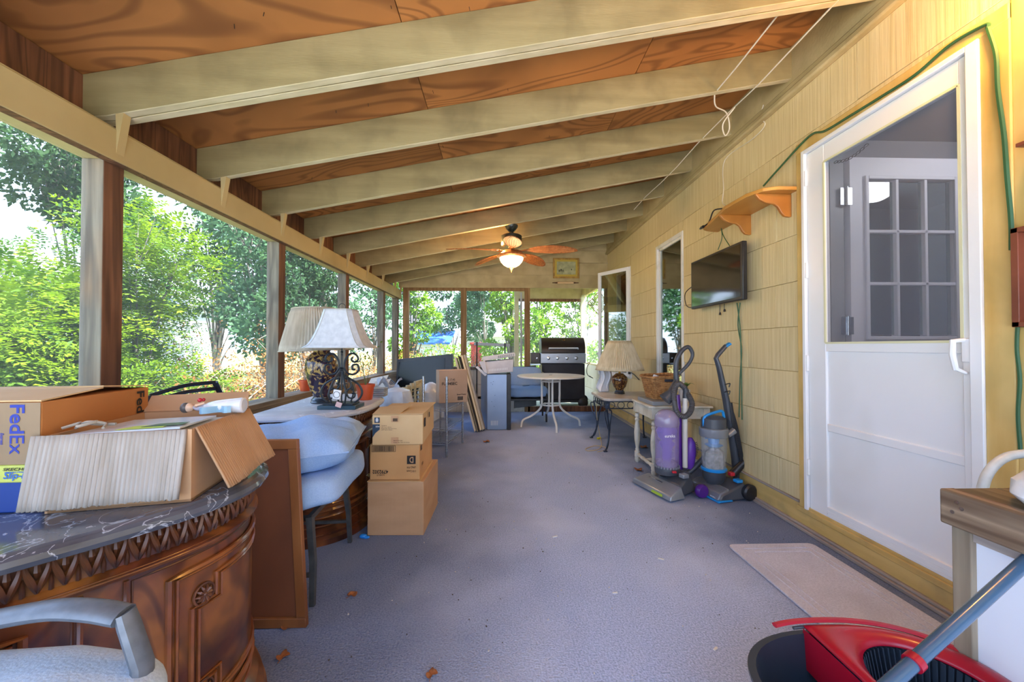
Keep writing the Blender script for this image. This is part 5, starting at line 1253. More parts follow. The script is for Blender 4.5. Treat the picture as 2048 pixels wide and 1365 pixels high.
hex4([(951, 735), (955, 733), (974, 750), (970, 753)], -.02, .0, 'arm', m_acw, .001)
for k in range(9): hex4([(996 + k * 3.7, 716.5 - k * .5), (998.4 + k * 3.7, 716.2 - k * .5), (998.4 + k * 3.7, 711.5 - k * .5), (996 + k * 3.7, 711.8 - k * .5)], -.024, -.018, 'louvre', m_grey, 0)
for k in range(12): hex4([(978 + k * 3.2, 743.5 - k * .3), (979.4 + k * 3.2, 743.4 - k * .3), (979.4 + k * 3.2, 739 - k * .3), (978 + k * 3.2, 739.1 - k * .3)], -.004, .002, 'vent_slot', M('vent_white', 'd8dde2'), 0)
t = thing('folding_stand', 'grey bar on two black legs standing beyond the air conditioner against the screen', 'stand', (at(985, 700, Y=6.1).x, 6.1, 0))
a_0, a_1 = at(948, 688, Y=6.15), at(1020, 691, Y=6.15)
MB().bar(a_0, a_1, .05, .045).build('bar', M('grey_bar', '9da2ae', rough=.4), t, bevel=.004)
for u in (.08, .86): q = a_0.lerp(a_1, u); MB().tube([q, V3((q.x, q.y, 0))], .011, 6).build('leg', m_black, t); MB().box(q, (.03, .07, .06)).build('clamp', m_black, t, bevel=.004)
# black panel behind the chair
a_0, a_1 = at(1028, 736, Y=6.1), at(1072, 731, Y=6.1)
t = tag(slabq(a_0, a_1, V3((0, -.06, -.62)), .03, 'black_board', m_black, None), 'flat black board leaning on the far knee wall behind the blue chair', 'board')
# blue cushioned armchair behind the round table
t = thing('patio_armchair', 'patio armchair with blue cushions behind the round white table', 'chair', (.28, 5.75, 0))
xl, xr = at(1012, 790, Y=5.6).x, at(1094, 790, Y=5.6).x
for x in (xl + .02, xr - .02):
    for y in (5.50, 6.0): MB().cyl((x, y, 0), (x, y, .40), .013).build('leg', m_black, t)
MB().b2(xl, xr, 5.48, 6.02, .30, .33).build('seat_frame', m_black, t, bevel=.004)
yb = 5.98; top = [at(1013, 752, Y=yb), at(1030, 742, Y=yb), at(1050, 738, Y=yb), at(1075, 742, Y=yb), at(1092, 750, Y=yb)]
MB().tube([V3((top[0].x, yb, .33))] + bez(top, 12) + [V3((top[-1].x, yb, .33))], .012, 8).build('back_frame', M('taupe_frame', '8f8c84', rough=.4, metal=.3), t)
MB().surf(lambda u, v: V3(((top[0].x + .03) + (top[-1].x - top[0].x - .06) * u, yb + .01, .45 + v * (top[2].z - .47 - .05 * abs(2 * u - 1) ** 2))), 10, 6).build('back_sling', M('taupe_sling', '9a988f', rough=.8), t)
t = thing('seat_cushion', 'blue box seat cushion of the chair behind the round table', 'cushion', (.28, 5.7, .34))
slab_cushion(((xl + xr) / 2, 5.72, .415), xr - xl + .02, .52, .15, (0, 0, 0), m_fabric2, t, 'cover')
t = thing('back_cushion', 'rounded blue back cushion on the chair behind the round table', 'cushion', (.28, 5.86, .50))
slab_cushion(((xl + xr) / 2 - .02, 5.88, .60), xr - xl - .06, .30, .14, (1.25, 0, 0), m_fabric2, t, 'cover')
# round table
t = thing('round_patio_table', 'round white patio table on four splayed tube legs in front of the grill', 'table', (.672, 5.19, 0))
m_wt = M('white_enamel', 'eceae4', 'dcd9d0', scale=3, rough=.3)
MB().lathe([(.02, .655), (.44, .655), (.447, .66), (.447, .672), (.44, .678), (.02, .68)], 48).build('tabletop', m_wt, t, world=False)
MB().lathe([(.022, .681), (.022, .684), (.014, .684)], 16).build('umbrella_hole', m_grey, t, world=False)
for k in range(4):
    a = -PI / 2 + k * PI / 2 + .06; c, s_ = math.cos(a), math.sin(a)
    MB().tube(bez([(.12 * c, .12 * s_, .655), (.12 * c, .12 * s_, .45), (.13 * c, .13 * s_, .26), (.25 * c, .25 * s_, .15), (.37 * c, .37 * s_, .09), (.395 * c, .395 * s_, .0)], 30), .014, 10).build('leg', m_wt, t, world=False)
for z in (.60, .29): MB().tube([(.12 * math.cos(a), .12 * math.sin(a), z) for a in np.linspace(0, 2 * PI, 28, endpoint=False)], .009, 8, closed=True).build('ring', m_wt, t, world=False)

# grill
Yg = 6.62; t = thing('gas_grill', 'black and stainless gas grill on a dark cart in the far doorway', 'grill', (at(1127, 800, Y=Yg).x, Yg + .25, .02))
def G(px, py, d=0): return at(px, py, Y=Yg + d)
def gb(x0, y0, x1, y1, d0, d1, name, mat, bevel=.004, par=None):
    a, c = G(x0, y1), G(x1, y0); return MB().b2(a.x, c.x, Yg + d0, Yg + d1, a.z, c.z).build(name, mat, par or t, bevel=bevel)
m_lid = M('brown_black_enamel', '3d332d', '332a26', scale=4, rough=.3, metal=.4)
gb(1084, 728, 1170, 800, .02, .48, 'cart', M('dark_cart', '35353c', '2b2b32', scale=5, rough=.45, metal=.3))
gb(1081, 707, 1171, 727, -.03, .5, 'control_panel', m_steel, .006)
b = MB(); xa, xb = G(1083, 700).x, G(1171, 700).x
za, zb2 = G(1100, 707).z, G(1100, 675).z; prof = [(0, za), (.0, za + .10), (.04, za + .19), (.12, zb2 - .01), (.2, zb2), (.36, zb2 - .02), (.46, za + .12), (.48, za)]
b.prism([(y, z) for y, z in prof], xa, xb, Matrix(((0, 0, 1, 0), (1, 0, 0, Yg), (0, 1, 0, 0), (0, 0, 0, 1)))); fixn(b.build('lid', m_lid, t, bevel=.006))
MB().tube([G(1098, 699, .03), G(1098, 697, -.05), G(1156, 697, -.05), G(1156, 699, .03)], .014, 8).build('lid_handle', M('bright_handle', 'dde0e4', rough=.3, metal=.2), t)
b = MB(); b.lathe([(.001, 0), (.03, 0), (.028, .006), (.001, .008)], 20, G(1128, 681, .02), (PI / 2 - .45, 0, 0), sc=(1.1, .55)); b.build('thermometer', m_chrome, t)
for k, x in enumerate((1097, 1115, 1134, 1153)):
    kn = MB().lathe([(.028, 0), (.028, .006), (.02, .008), (.018, .028), (.001, .03)], 18, G(x, 717, -.03), (PI / 2, 0, 0)).build('knob', m_chrome, t)
gb(1062, 706, 1080, 727, .02, .45, 'side_shelf', m_lid); gb(1060, 728, 1081, 731, .0, .45, 'shelf_trim', m_chrome, .002)
MB().lathe([(.014, 0), (.014, .02), (.001, .022)], 12, G(1074, 717, .02), (PI / 2, 0, 0)).build('knob', m_chrome, t)
for x, d in ((1087, .02), (1087, .44), (1168, .02), (1168, .44)):
    q = G(x, 790, 0); MB().b2(q.x - .015, q.x + .015, Yg + d, Yg + d + .03, .024 if x < 1100 else .10, .72).build('leg', m_black, t)
for d in (.02, .42):
    q = G(1165, 0, 0); wh = MB().lathe([(.001, -.03), (.06, -.03), (.085, -.018), (.085, .018), (.06, .03), (.001, .03)], 22, (at(1166, 800, Y=Yg + d).x, Yg + d, .107), (0, PI / 2, 0) if False else (PI / 2, 0, 0)).build('wheel', m_black, t)
MB().tube(bez([G(1172, 728, 0), G(1180, 725, 0), G(1174, 735, 0), G(1175, 750, 0), G(1186, 757, 0), G(1178, 752, 0)], 24), .006, 6).build('gas_hose', m_black, t)
gb(1085, 800, 1168, 806, .02, .48, 'cart_floor', m_black)

# ceiling fan
FX, FY = .122, 4.185; t = thing('ceiling_fan', 'dark-bodied ceiling fan with five woven leaf blades and a lit glass bowl', 'ceiling fan', (FX, FY, rz(FX) - .58))
zr_ = rz(FX); m_fan = M('bronze_fan', '2a2f2c', '3a3f3a', scale=10, rough=.3, metal=.4); m_gold = M('carved_bronze', '9a5f34', 'c08a55', scale=40, rough=.35, metal=.3)
MB().lathe([(.07, .0), (.068, -.02), (.05, -.045), (.03, -.065), (.012, -.07)], 24, (FX, FY, zr_ + .005)).build('canopy', m_fan, t)
MB().cyl((FX, FY, zr_ - .06), (FX, FY, zr_ - .13), .014).sphere((FX, FY, zr_ - .075), .024, 12, 8).build('downrod', m_fan, t)
zm = at(1023, 471, Y=FY).z
MB().lathe([(.04, .012), (.095, .0), (.112, -.012), (.112, -.11), (.10, -.12)], 32, (FX, FY, zm)).build('motor', m_fan, t)
zbd = at(1025, 507, Y=FY).z
MB().lathe([(.06, .03), (.10, .02), (.12, .0), (.15, -.02), (.155, -.035), (.14, -.045), (.13, -.05)], 40, (FX, FY, zbd), wave=lambda k, j: 1 + (.012 if k % 2 else 0)).build('light_collar', m_gold, t)
zbw = zbd - .045
bowl = MB().lathe([(.128, 0), (.126, -.02), (.112, -.05), (.085, -.08), (.05, -.10), (.02, -.108), (.001, -.11)], 36, (FX, FY, zbw)).build('glass_bowl', M('lit_glass_bowl', 'fff0d0', rough=.4, emit='ffd9a0', es=1.5), t)
MB().lathe([(.028, 0), (.02, -.012), (.008, -.028), (.004, -.045), (.001, -.06)], 16, (FX, FY, zbw - .105)).build('finial', m_gold, t)
m_rat = M('woven_rattan', 'b06a35', '7f4a22', scale=60, st=(1, .25, 1), rough=.6, bump=.7, bs=70); m_ratl = M('blade_lath', 'c98a4c', 'a8652f', scale=14, rough=.5)
for k in range(5):
    a = math.radians(-18 + 72 * k); d = V3((math.cos(a), math.sin(a), 0)); s_ = V3((-d.y, d.x, 0)); c = V3((FX, FY, zbd + .02))
    ir = MB().tube([c + d * .10, c + d * .15 + V3((0, 0, -.006)), c + d * .22], [.012, .014, .010], 8, sq=(1.6, .6)).tube(bez([c + d * .12, c + d * .16 + s_ * .03, c + d * .22 + s_ * .02], 6), .006, 6).tube(bez([c + d * .12, c + d * .16 - s_ * .03, c + d * .22 - s_ * .02], 6), .006, 6).build('blade_iron', m_gold, t)
    def bf(off):
        def fn(u, v):
            r = .20 + .50 * u; wv = .085 * (math.sin(PI * min(1, u * .92 + .06)) ** .6); y = (2 * v - 1) * wv
            return c + d * r + s_ * y + V3((0, 0, off - .22 * y - .035 * u * u))
        return fn
    b = MB(); b.surf(bf(.003), 24, 8); b.surf(bf(-.003), 24, 8); b.tube([bf(0)(i / 24, 0) for i in range(25)] + [bf(0)(1 - i / 24, 1) for i in range(25)], .004, 5, closed=True)
    bl = b.build('blade', m_rat, t)
    for v in (.22, .36, .5, .64, .78):
        MB().tube([bf(-.005)(.06 + .88 * i / 10, .5 + (v - .5) * 1.0) for i in range(11)], .003, 4).build('blade_rib', m_ratl, bl)
fl_ = bpy.data.lights.new('fan_lamp', 'POINT'); fo = bpy.data.objects.new('fan_lamp', fl_); COL.objects.link(fo); fo.location = (FX, FY, zbw - .16); fl_.energy = 4; fl_.color = (1, .62, .28); fl_.shadow_soft_size = .09
fu = bpy.data.lights.new('fan_uplight', 'POINT'); fo = bpy.data.objects.new('fan_uplight', fu); COL.objects.link(fo); fo.location = (FX - .14, FY - .02, zbd + .085); fu.energy = 4; fu.color = (1, .55, .2); fu.shadow_soft_size = .05

# framed print and rolling pin on the far gable
q0, q1 = at(1106, 557, Y=YF - .035), at(1158, 517, Y=YF - .035)
t = thing('framed_print', 'gold framed faded print hanging on the far gable above the doorway', 'picture', ((q0.x + q1.x) / 2, YF - .04, q0.z))
m_gf = M('gold_frame', '8a6a2a', 'b08c3c', scale=20, rough=.4)
MB().b2(q0.x, q1.x, YF - .05, YF - .032, q0.z, q1.z).build('frame', m_gf, t, bevel=.005)
MB().b2(q0.x + .03, q1.x - .03, YF - .054, YF - .05, q0.z + .03, q1.z - .03).build('mat', M('yellow_mat', 'b8a23c'), t)
pr = MB().b2(q0.x + .06, q1.x - .06, YF - .057, YF - .054, q0.z + .06, q1.z - .06).build('print', M('faded_print', 'b7b98c', '8f9470', scale=14), t)
b = MB()
for x, z, r in ((.10, .12, .022), (.13, .13, .026), (.16, .12, .018), (.30, .14, .015)): b.box((q0.x + x, YF - .058, q0.z + z), (r, .001, r * 1.6))
b.build('printed_shapes', M('print_dark', '4f5138'), t)
c0_ = at(1131, 566, Y=YF - .06); t = thing('rolling_pin', 'small wooden rolling pin hanging on the far header below the framed print', 'rolling pin', c0_)
MB().cyl((c0_.x - .13, c0_.y, c0_.z), (c0_.x + .13, c0_.y, c0_.z), .017).build('barrel', M('pin_wood', 'd9b98a', rough=.5), t)
for s_ in (-1, 1):
    MB().tube([(c0_.x + s_ * .13, c0_.y, c0_.z), (c0_.x + s_ * .15, c0_.y, c0_.z), (c0_.x + s_ * .17, c0_.y, c0_.z), (c0_.x + s_ * .215, c0_.y, c0_.z)], [.01, .013, .009, .006], 10).build('handle', M('dark_handle', '5a3c22', rough=.4), t)
    MB().b2(c0_.x + s_ * .12 - .004, c0_.x + s_ * .12 + .004, c0_.y, YF - .03, c0_.z - .005, c0_.z + .022).build('hook', m_blackm, t)
# lattice plaque
c0_ = at(1199, 607, Y=YF - .06); t = thing('lattice_plaque', 'diamond-shaped woven lattice plaque hanging in the far right corner', 'plaque', (c0_.x, c0_.y, c0_.z - .2)); r = .20
dm = [c0_ + V3((0, 0, r)), c0_ + V3((r * .95, 0, 0)), c0_ + V3((0, 0, -r)), c0_ + V3((-r * .95, 0, 0))]
dm = [V3((min(p.x, W - .02), p.y, p.z)) for p in dm]
MB().tube(dm, .010, 6, closed=True).build('frame', M('lattice_frame', 'a98b4a', rough=.5), t)
b = MB()
for k in range(1, 12):
    u = k / 12; b.tube([dm[0].lerp(dm[1], u), dm[3].lerp(dm[2], u)], .0045, 4); b.tube([dm[0].lerp(dm[3], u), dm[1].lerp(dm[2], u)], .0045, 4)
b.build('lattice', M('lattice_cane', '6f5a32', '8d7443', scale=20), t)
b = MB().tube([dm[0], V3((dm[0].x, YF - .035, dm[0].z + .05))], .002, 4).build('hanger', m_blackm, t)
# ================================================================ RIGHT SIDE
# wall-mounted television
t = thing('wall_television', 'black flat television mounted on the shingled wall under the wooden shelf', 'television', (1.70, 3.09, 1.39))
XT = 1.68; ty0 = at(1485, 540, X=XT).y; ty1 = at(1382, 570, X=XT).y; tz0 = CAMH + .326; tz1 = CAMH + .737
MB().b2(XT, XT + .035, ty0, ty1, tz0, tz1).build('housing', m_black, t, bevel=.006)
MB().b2(XT - .002, XT + .001, ty0 + .022, ty1 - .018, tz0 + .022, tz1 - .018).build('screen', M('tv_glass', '1a1c20', rough=.06, spec=1.0, coat=1), t)
MB().b2(XT + .035, W, (ty0 + ty1) / 2 - .12, (ty0 + ty1) / 2 + .12, tz0 + .1, tz0 + .3).build('wall_bracket', m_blackm, t)
MB().tube(bez([(XT + .02, ty1 - .01, 1.60), (XT + .03, ty1 + .17, 1.55), (XT + .04, ty1 + .17, 1.44), (XT + .02, ty1 - .0, 1.395)], 16), .004, 6).build('side_cable', m_black, t)
for px_, L in ((1440, .055), (1449, .035)):
    q = at(px_, 612, X=W - .02); MB().tube([(q.x, q.y, tz0 + .02), (q.x, q.y + .004, tz0 - L)], .0025, 5).lathe([(.001, .012), (.006, .01), (.010, -.008), (.001, -.012)], 10, (q.x, q.y, tz0 - L - .01)).build('pull_knob', m_black, t)
# shelf with two scrolled brackets
m_pine = M('varnished_pine', 'cf9648', 'b97d34', scale=5, st=(1, .3, 1), rough=.4, coat=.2); m_pine2 = M('orange_pine', 'bd7a34', 'a3662a', scale=5, rough=.4, coat=.2)
sy0 = at(1599, 380, X=W).y; sy1 = at(1408, 440, X=W - .17).y; zs = CAMH + .925
t = thing('wall_shelf', 'varnished pine wall shelf on two scrolled brackets above the wall television', 'shelf', (W - .1, (sy0 + sy1) / 2, zs - .14))
b = MB(); d = .245
out = [(W - .002, sy0), (W - .002, sy1 + .10)] + [(W - .17 * math.sin(a) - .0, sy1 + .10 * math.cos(a)) for a in np.linspace(.1, PI / 2, 6)] + [(W - .17, sy1)] + [(W - .19, sy1 - .12), (W - .215, sy1 - .25), (W - .24, sy1 - .36), (W - .255, sy1 - .42), (W - d, sy0 + .12), (W - .20, sy0 + .03), (W - .13, sy0)]
fixn(MB().prism(out, zs, zs + .022).build('shelf_board', m_pine, t, bevel=.004))
for px_, yy in ((1503, 0), (1584, 0)):
    yb = at(px_, 400, X=W).y
    pf = [(W - .002, 0), (W - .225, 0), (W - .22, -.012), (W - .20, -.035), (W - .16, -.055), (W - .11, -.062), (W - .085, -.08), (W - .065, -.115), (W - .045, -.135), (W - .02, -.14), (W - .002, -.14)]
    fixn(MB().prism([(x, zs + z) for x, z in pf], -yb - .02, -yb, Matrix(((1, 0, 0, 0), (0, 0, -1, 0), (0, 1, 0, 0), (0, 0, 0, 1)))).build('bracket', m_pine2, t, bevel=.004))
# cords
m_green = M('green_cord', '2f5c3a', rough=.5); m_whitec = M('white_cord', 'd9d2c0', rough=.6)
XW = W - .014
def wp(*px): return [at(x, y, X=XW) for x, y in px]
XW = W - .026
tag(MB().tube(bez(wp((1527, 372), (1560, 335), (1618, 273), (1650, 262), (1700, 232), (1760, 195), (1830, 150), (1900, 90), (1970, 50), (1976, 56)) , 60), .006, 6).tube(bez(wp((1976, 56), (1992, 110), (1996, 180), (2008, 270), (2014, 350), (2022, 440), (2023, 500)), 40), .007, 6).build('green_extension_cord', m_green), 'green extension cord draped over the storm door frame and down its right side', 'cord')
XW = W - .014
tag(MB().tube(bez(wp((2036, 640), (2034, 700), (2040, 760), (2036, 830), (2041, 900)), 20), .0055, 6).build('hanging_cable', m_green), 'green cord hanging at the right edge below the reddish wooden frame', 'cord')
tag(MB().tube(bez([at(1480, 606, X=W - .02), at(1476, 650, X=XW), at(1483, 700, X=XW), at(1480, 760, X=XW), at(1478, 835, X=XW)], 30), .004, 6).tube(bez([at(1474, 606, X=W - .02), at(1480, 655, X=XW), at(1482, 705, X=XW), at(1483, 770, X=XW), at(1484, 840, X=XW)], 30), .004, 6).build('power_cable', m_green), 'pair of green cords hanging from the wall television down behind the vacuums', 'cord')
tag(MB().tube(bez([at(1441, 449, X=W - .05), at(1446, 470, X=XW), at(1459, 492, X=W - .03)], 12), .003, 6).tube(bez([at(1441, 449, X=W - .05), at(1444, 475, X=XW), at(1436, 500, X=W - .03)], 12), .003, 6).build('thin_cord', m_green), 'thin green cords running from the pine shelf to the top of the television', 'cord')
q0 = at(1428, 424, X=W - .17)
t = thing('plug_cord', 'black cord with plug hanging off the left end of the pine shelf', 'cord', q0)
MB().tube(bez([q0 + V3((.05, -.04, .012)), q0 + V3((0, 0, .01)), at(1420, 440, X=W - .175), at(1415, 448, X=W - .18), at(1405, 454, X=W - .18)], 16), .005, 6).build('cord', m_black, t)
e0, e1 = at(1407, 453, X=W - .18), at(1400, 458, X=W - .18); MB().tube([e0, e0.lerp(e1, .6), e1], [.010, .011, .006], 8).build('plug', m_black, t)
tag(MB().tube(bez([at(1527, 210, X=W - .03), at(1520, 235, X=XW), at(1530, 250, X=XW), at(1505, 278, X=XW), at(1450, 320, X=XW), at(1447, 380, X=W - .1), at(1445, 405, X=W - .12), at(1452, 412, X=W - .14)], 40), .0035, 6).build('speaker_wire', m_whitec), 'thin white cord running down the wall onto the pine shelf', 'cord')
# clotheslines through the rafters
for k, (x, z, y1, lab) in enumerate(((1.29, 1.535, 2.3, 'white line running through the rafters, left of the pair near the house wall'), (1.525, 1.56, 4.4, 'white line running through the rafters, right of the pair near the house wall'))):
    b = MB(); b.tube([V3((x, y, CAMH + z + (.012 * math.sin(y * 5)))) for y in np.linspace(-1.0, y1, 16)], .004, 6)
    if k == 0: b.tube(bez([V3((x, 2.3, CAMH + z)), V3((x + .04, 2.36, CAMH + z - .05)), V3((1.45, 2.45, CAMH + 1.50)), V3((1.50, 2.50, CAMH + 1.43)), V3((1.47, 2.50, CAMH + 1.38)), V3((1.44, 2.47, CAMH + 1.44)), V3((1.50, 2.44, CAMH + 1.53))], 30), .004, 6)
    tag(b.build('clothesline', m_whitec), lab, 'rope')
for k, y in enumerate((2.27, 2.88)):
    pass
# reddish frame and shelf edge at the right border
fy1 = at(2027, 560, X=W - .04).y
t = thing('shadow_box', 'reddish wooden box frame hanging on the wall at the right edge', 'frame', (W - .02, fy1 - .2, 1.10)); m_red = M('reddish_wood', '8a4a34', '6e3826', scale=6, rough=.45)
z0, z1 = at(2027, 655, X=W - .04).z, at(2027, 458, X=W - .04).z
for (a, b_, c, d_) in ((fy1 - .02, fy1, z0, z1), (fy1 - .42, fy1 - .40, z0, z1), (fy1 - .42, fy1, z0, z0 + .018), (fy1 - .42, fy1, z1 - .018, z1)):
    MB().b2(W - .05, W - .001, a, b_, c, d_).build('frame', m_red, t, bevel=.002)
MB().b2(W - .012, W - .002, fy1 - .4, fy1 - .02, z0, z1).build('backing', M('frame_backing', '9c6a55', rough=.6), t)
ys = at(2036, 292, X=W - .05).y
tag(MB().b2(W - .06, W - .001, ys - .4, ys, at(2036, 296, X=W - .05).z, at(2036, 288, X=W - .05).z).build('narrow_shelf', m_red, bevel=.002), 'end of a narrow wooden ledge on the wall at the right edge', 'shelf')
# wall lantern just outside the frame that lights the yellow corner
ll = bpy.data.lights.new('wall_lantern', 'POINT'); lo_ = bpy.data.objects.new('wall_lantern', ll); COL.objects.link(lo_); lo_.location = (W - .13, 1.12, 2.30); ll.energy = 5.5; ll.color = (1, .50, .12); ll.shadow_soft_size = .05
t = thing('wall_lantern', 'lit wall lantern by the door', 'lamp', (W - .12, 1.1, 2.2))
MB().b2(W - .03, W - .001, 1.04, 1.20, 2.30, 2.47).build('back_plate', m_blackm, t, bevel=.004)
MB().tube([(W - .02, 1.12, 2.42), (W - .13, 1.12, 2.44)], .008, 6).build('arm', m_blackm, t)
MB().lathe([(.07, 0), (.05, .03), (.01, .06)], 12, (W - .13, 1.12, 2.38)).build('hood', m_blackm, t)

# iron table with stone top
t = thing('iron_side_table', 'blue-black scrolled iron side table with pale stone top against the house wall', 'table', (1.38, 4.22, 0))
m_iron2 = M('blue_iron', '2b3442', '3a4658', scale=16, rough=.4, metal=.4); m_stone = M('pale_stone', 'cfc9bf', 'b5ada4', scale=5, rough=.4, tint='a89f96', ts=4, tamt=.5)
X0, X1, Y0_, Y1_ = 1.05, 1.70, 3.92, 4.54; zt_ = .535
b = MB(); c = .05; b.prism([(X0 + c, Y0_), (X1, Y0_), (X1, Y1_), (X0 + c, Y1_), (X0, Y1_ - c), (X0, Y0_ + c)], zt_ - .028, zt_); fixn(b.build('stone_top', m_stone, t, bevel=.008))
for z in (zt_ - .034, zt_ - .105): MB().tube([(X0 + .03, Y0_ + .03, z), (X1 - .03, Y0_ + .03, z), (X1 - .03, Y1_ - .03, z), (X0 + .03, Y1_ - .03, z)], .006, 6, closed=True).build('apron_rail', m_iron2, t)
b = MB()
for k in range(6):
    for (p, q) in ((V3((X0 + .03, Y0_ + .03, 0)), V3((X0 + .03, Y1_ - .03, 0))), (V3((X0 + .03, Y0_ + .03, 0)), V3((X1 - .03, Y0_ + .03, 0)))):
        c = p.lerp(q, (k + .5) / 6); dv_ = (q - p).normalized() * .035
        b.tube([c + dv_ * math.cos(a) + V3((0, 0, zt_ - .07 + .032 * math.sin(a))) for a in np.linspace(0, 2 * PI, 14, endpoint=False)], .0035, 5, closed=True)
b.build('apron_rings', m_iron2, t)
for (x, y, nx, ny) in ((X0 + .03, Y0_ + .03, -1, -1), (X0 + .03, Y1_ - .03, -1, 1), (X1 - .03, Y0_ + .03, 1, -1), (X1 - .03, Y1_ - .03, 1, 1)):
    d_ = V3((nx, ny, 0)).normalized(); P = V3((x, y, 0))
    if nx > 0: d_ = d_ * .4
    b = MB(); b.tube(bez([P + V3((0, 0, zt_ - .1)), P + V3((0, 0, .40)) - d_ * .01, P + V3((0, 0, .2)) - d_ * .045, P + V3((0, 0, .06)) - d_ * .02, P + V3((0, 0, .008)) + d_ * .03], 20), .009, 6)
    b.tube(bez([P + V3((0, 0, zt_ - .12)) - d_ * .05, P + V3((0, 0, zt_ - .15)) - d_ * .10, P + V3((0, 0, .30)) - d_ * .075, P + V3((0, 0, .14)) - d_ * .045, P + V3((0, 0, .02)) + d_ * .01], 24), .008, 6)
    b.tube(bez([P + V3((0, 0, zt_ - .12)) + d_ * .0, P + V3((0, 0, zt_ - .13)) + d_ * .035, P + V3((0, 0, .33)) + d_ * .02, P + V3((0, 0, .22)) - d_ * .03], 16), .006, 6)
    b.box(P + d_ * .03 + V3((0, 0, .006)), (.035, .035, .012)); b.build('leg', m_iron2, t)
MB().b2(X0 + .015, X0 + .06, Y0_ + .02, Y0_ + .035, zt_ - .10, zt_ - .035).lathe([(.001, .006), (.016, .004), (.018, 0)], 10, (X0 + .038, Y0_ + .018, zt_ - .068), (PI / 2, 0, 0)).build('corner_rosette', m_iron2, t)
# lamp on it
bp = V3((1.33, 4.33, zt_ + .0005)); vase_lamp('brown patterned vase lamp with cream pleated shade on the stone-topped iron table', bp, .225, .088, .262, .125, .265, .585, m_vase2, m_shade2)
# white cloth bag behind the lamp
wbx = at(1210, 760, Y=4.47)
t = thing('white_cloth', 'ragged white cloth hanging behind the cream pleated lamp', 'cloth', (wbx.x, 4.47, .536))
def cl(u, v):
    q0_ = at(1196, 738, Y=4.47); q1_ = at(1222, 738, Y=4.47); x = q0_.x + (q1_.x - q0_.x) * u
    z = .80 - v * (.262 - .04 * max(0, math.sin(9 * u + 1))); return V3((x + .02 * math.sin(5 * v), 4.47 + .03 * math.sin(14 * u) + .02 * v, z))
o = MB().surf(cl, 24, 12).build('fabric', M('white_cotton', 'e8eaee', 'd2d6dd', scale=7, rough=.95), t); o.modifiers.new('s', 'SOLIDIFY').thickness = .003
MB().b2(wbx.x - .05, wbx.x + .05, 4.46, 4.52, .537, .79).build('wrapped_object', M('cotton_shadow', 'c9cdd4', rough=.95), t, bevel=.02)
# white table with turned legs
m_ant = M('antique_white', 'ddd8ca', 'cbc5b4', scale=6, rough=.5, tint='a39a84', ts=12, tamt=.4)
t = thing('turned_leg_table', 'antique white table with turned legs behind the vacuum cleaners', 'table', (1.48, 3.38, 0))
X0, X1, Y0_, Y1_ = 1.215, 1.735, 3.14, 3.62; zt2 = .575
b = MB(); c = .035; b.prism([(X0 + c, Y0_), (X1, Y0_), (X1, Y1_), (X0 + c, Y1_), (X0, Y1_ - c), (X0, Y0_ + c)], zt2 - .02, zt2); fixn(b.build('tabletop', m_ant, t, bevel=.006))
for (x0, x1, y0, y1) in ((X0 + .05, X1 - .05, Y0_ + .03, Y0_ + .045), (X0 + .05, X1 - .05, Y1_ - .045, Y1_ - .03), (X0 + .025, X0 + .04, Y0_ + .05, Y1_ - .05), (X1 - .045, X1 - .03, Y0_ + .05, Y1_ - .05)):
    MB().b2(x0, x1, y0, y1, zt2 - .11, zt2 - .02).build('apron', m_ant, t, bevel=.003)
lp = [(.012, 0), (.02, .012), (.024, .03), (.02, .045), (.024, .05), (.024, .10), (.016, .105), (.018, .12), (.013, .13), (.016, .15), (.024, .20), (.027, .27), (.022, .34), (.014, .375), (.02, .385), (.021, .395), (.014, .405), (.022, .42), (.016, .44), (.024, .45)]
for x in (X0 + .045, X1 - .045):
    for y in (Y0_ + .045, Y1_ - .045):
        MB().lathe(lp, 18, (x, y, .001)).box((x, y, .51), (.052, .052, .09)).build('leg', m_ant, t, bevel=0)
def turned(a, c_, n_):
    a = V3(a); c_ = V3(c_); rr_ = []; pp_ = []
    for k in range(25): u = k / 24; pp_.append(a.lerp(c_, u)); rr_.append(.011 + .006 * abs(math.sin(u * PI * 4)))
    MB().tube(pp_, rr_, 12).build(n_, m_ant, t)
turned((X0 + .045, Y0_ + .045, .075), (X0 + .045, Y1_ - .045, .075), 'stretcher'); turned((X1 - .045, Y0_ + .045, .075), (X1 - .045, Y1_ - .045, .075), 'stretcher'); turned((X0 + .045, Y0_ + .24, .075), (X1 - .045, Y0_ + .24, .075), 'stretcher')
t = tag(MB().b2(1.245, 1.47, 3.17, 3.52, zt2 + .001, zt2 + .035).build('grey_tray', m_grey, bevel=.005), 'flat grey tray under the wicker basket on the white table', 'tray')
# wicker basket
bc = V3((1.385, 3.38, zt2 + .036)); t = thing('wicker_basket', 'tan wicker basket with cut-out handles on the white table behind the purple vacuum', 'basket', bc)
m_wick = M('wicker', 'b98a55', '8a5c30', scale=40, rough=.7, rnd=.0)
def ring(z, k=1.0, j=0):
    u = z / .19; hx = (.085 + .035 * u) * k; hy = (.11 + .045 * u) * k; o_ = []
    for i in range(56):
        a = 2 * PI * i / 56; cx, sy = math.cos(a), math.sin(a); x = hx * math.copysign(abs(cx) ** .45, cx); y = hy * math.copysign(abs(sy) ** .45, sy)
        q = 1 + (.022 if (i // 2 + j) % 2 else -.022); o_.append(bc + V3((x * q, y * q, z + (.02 * u * (math.cos(a) * .5)))))
    return o_
b = MB()
for j in range(19): b.tube(ring(.006 + j * .0098, 1, j), .0056, 4, closed=True)
b.build('weave', m_wick, t, kind='stuff')
MB().tube(ring(.195, 1.04), .010, 8, closed=True).build('rim', m_wick, t)
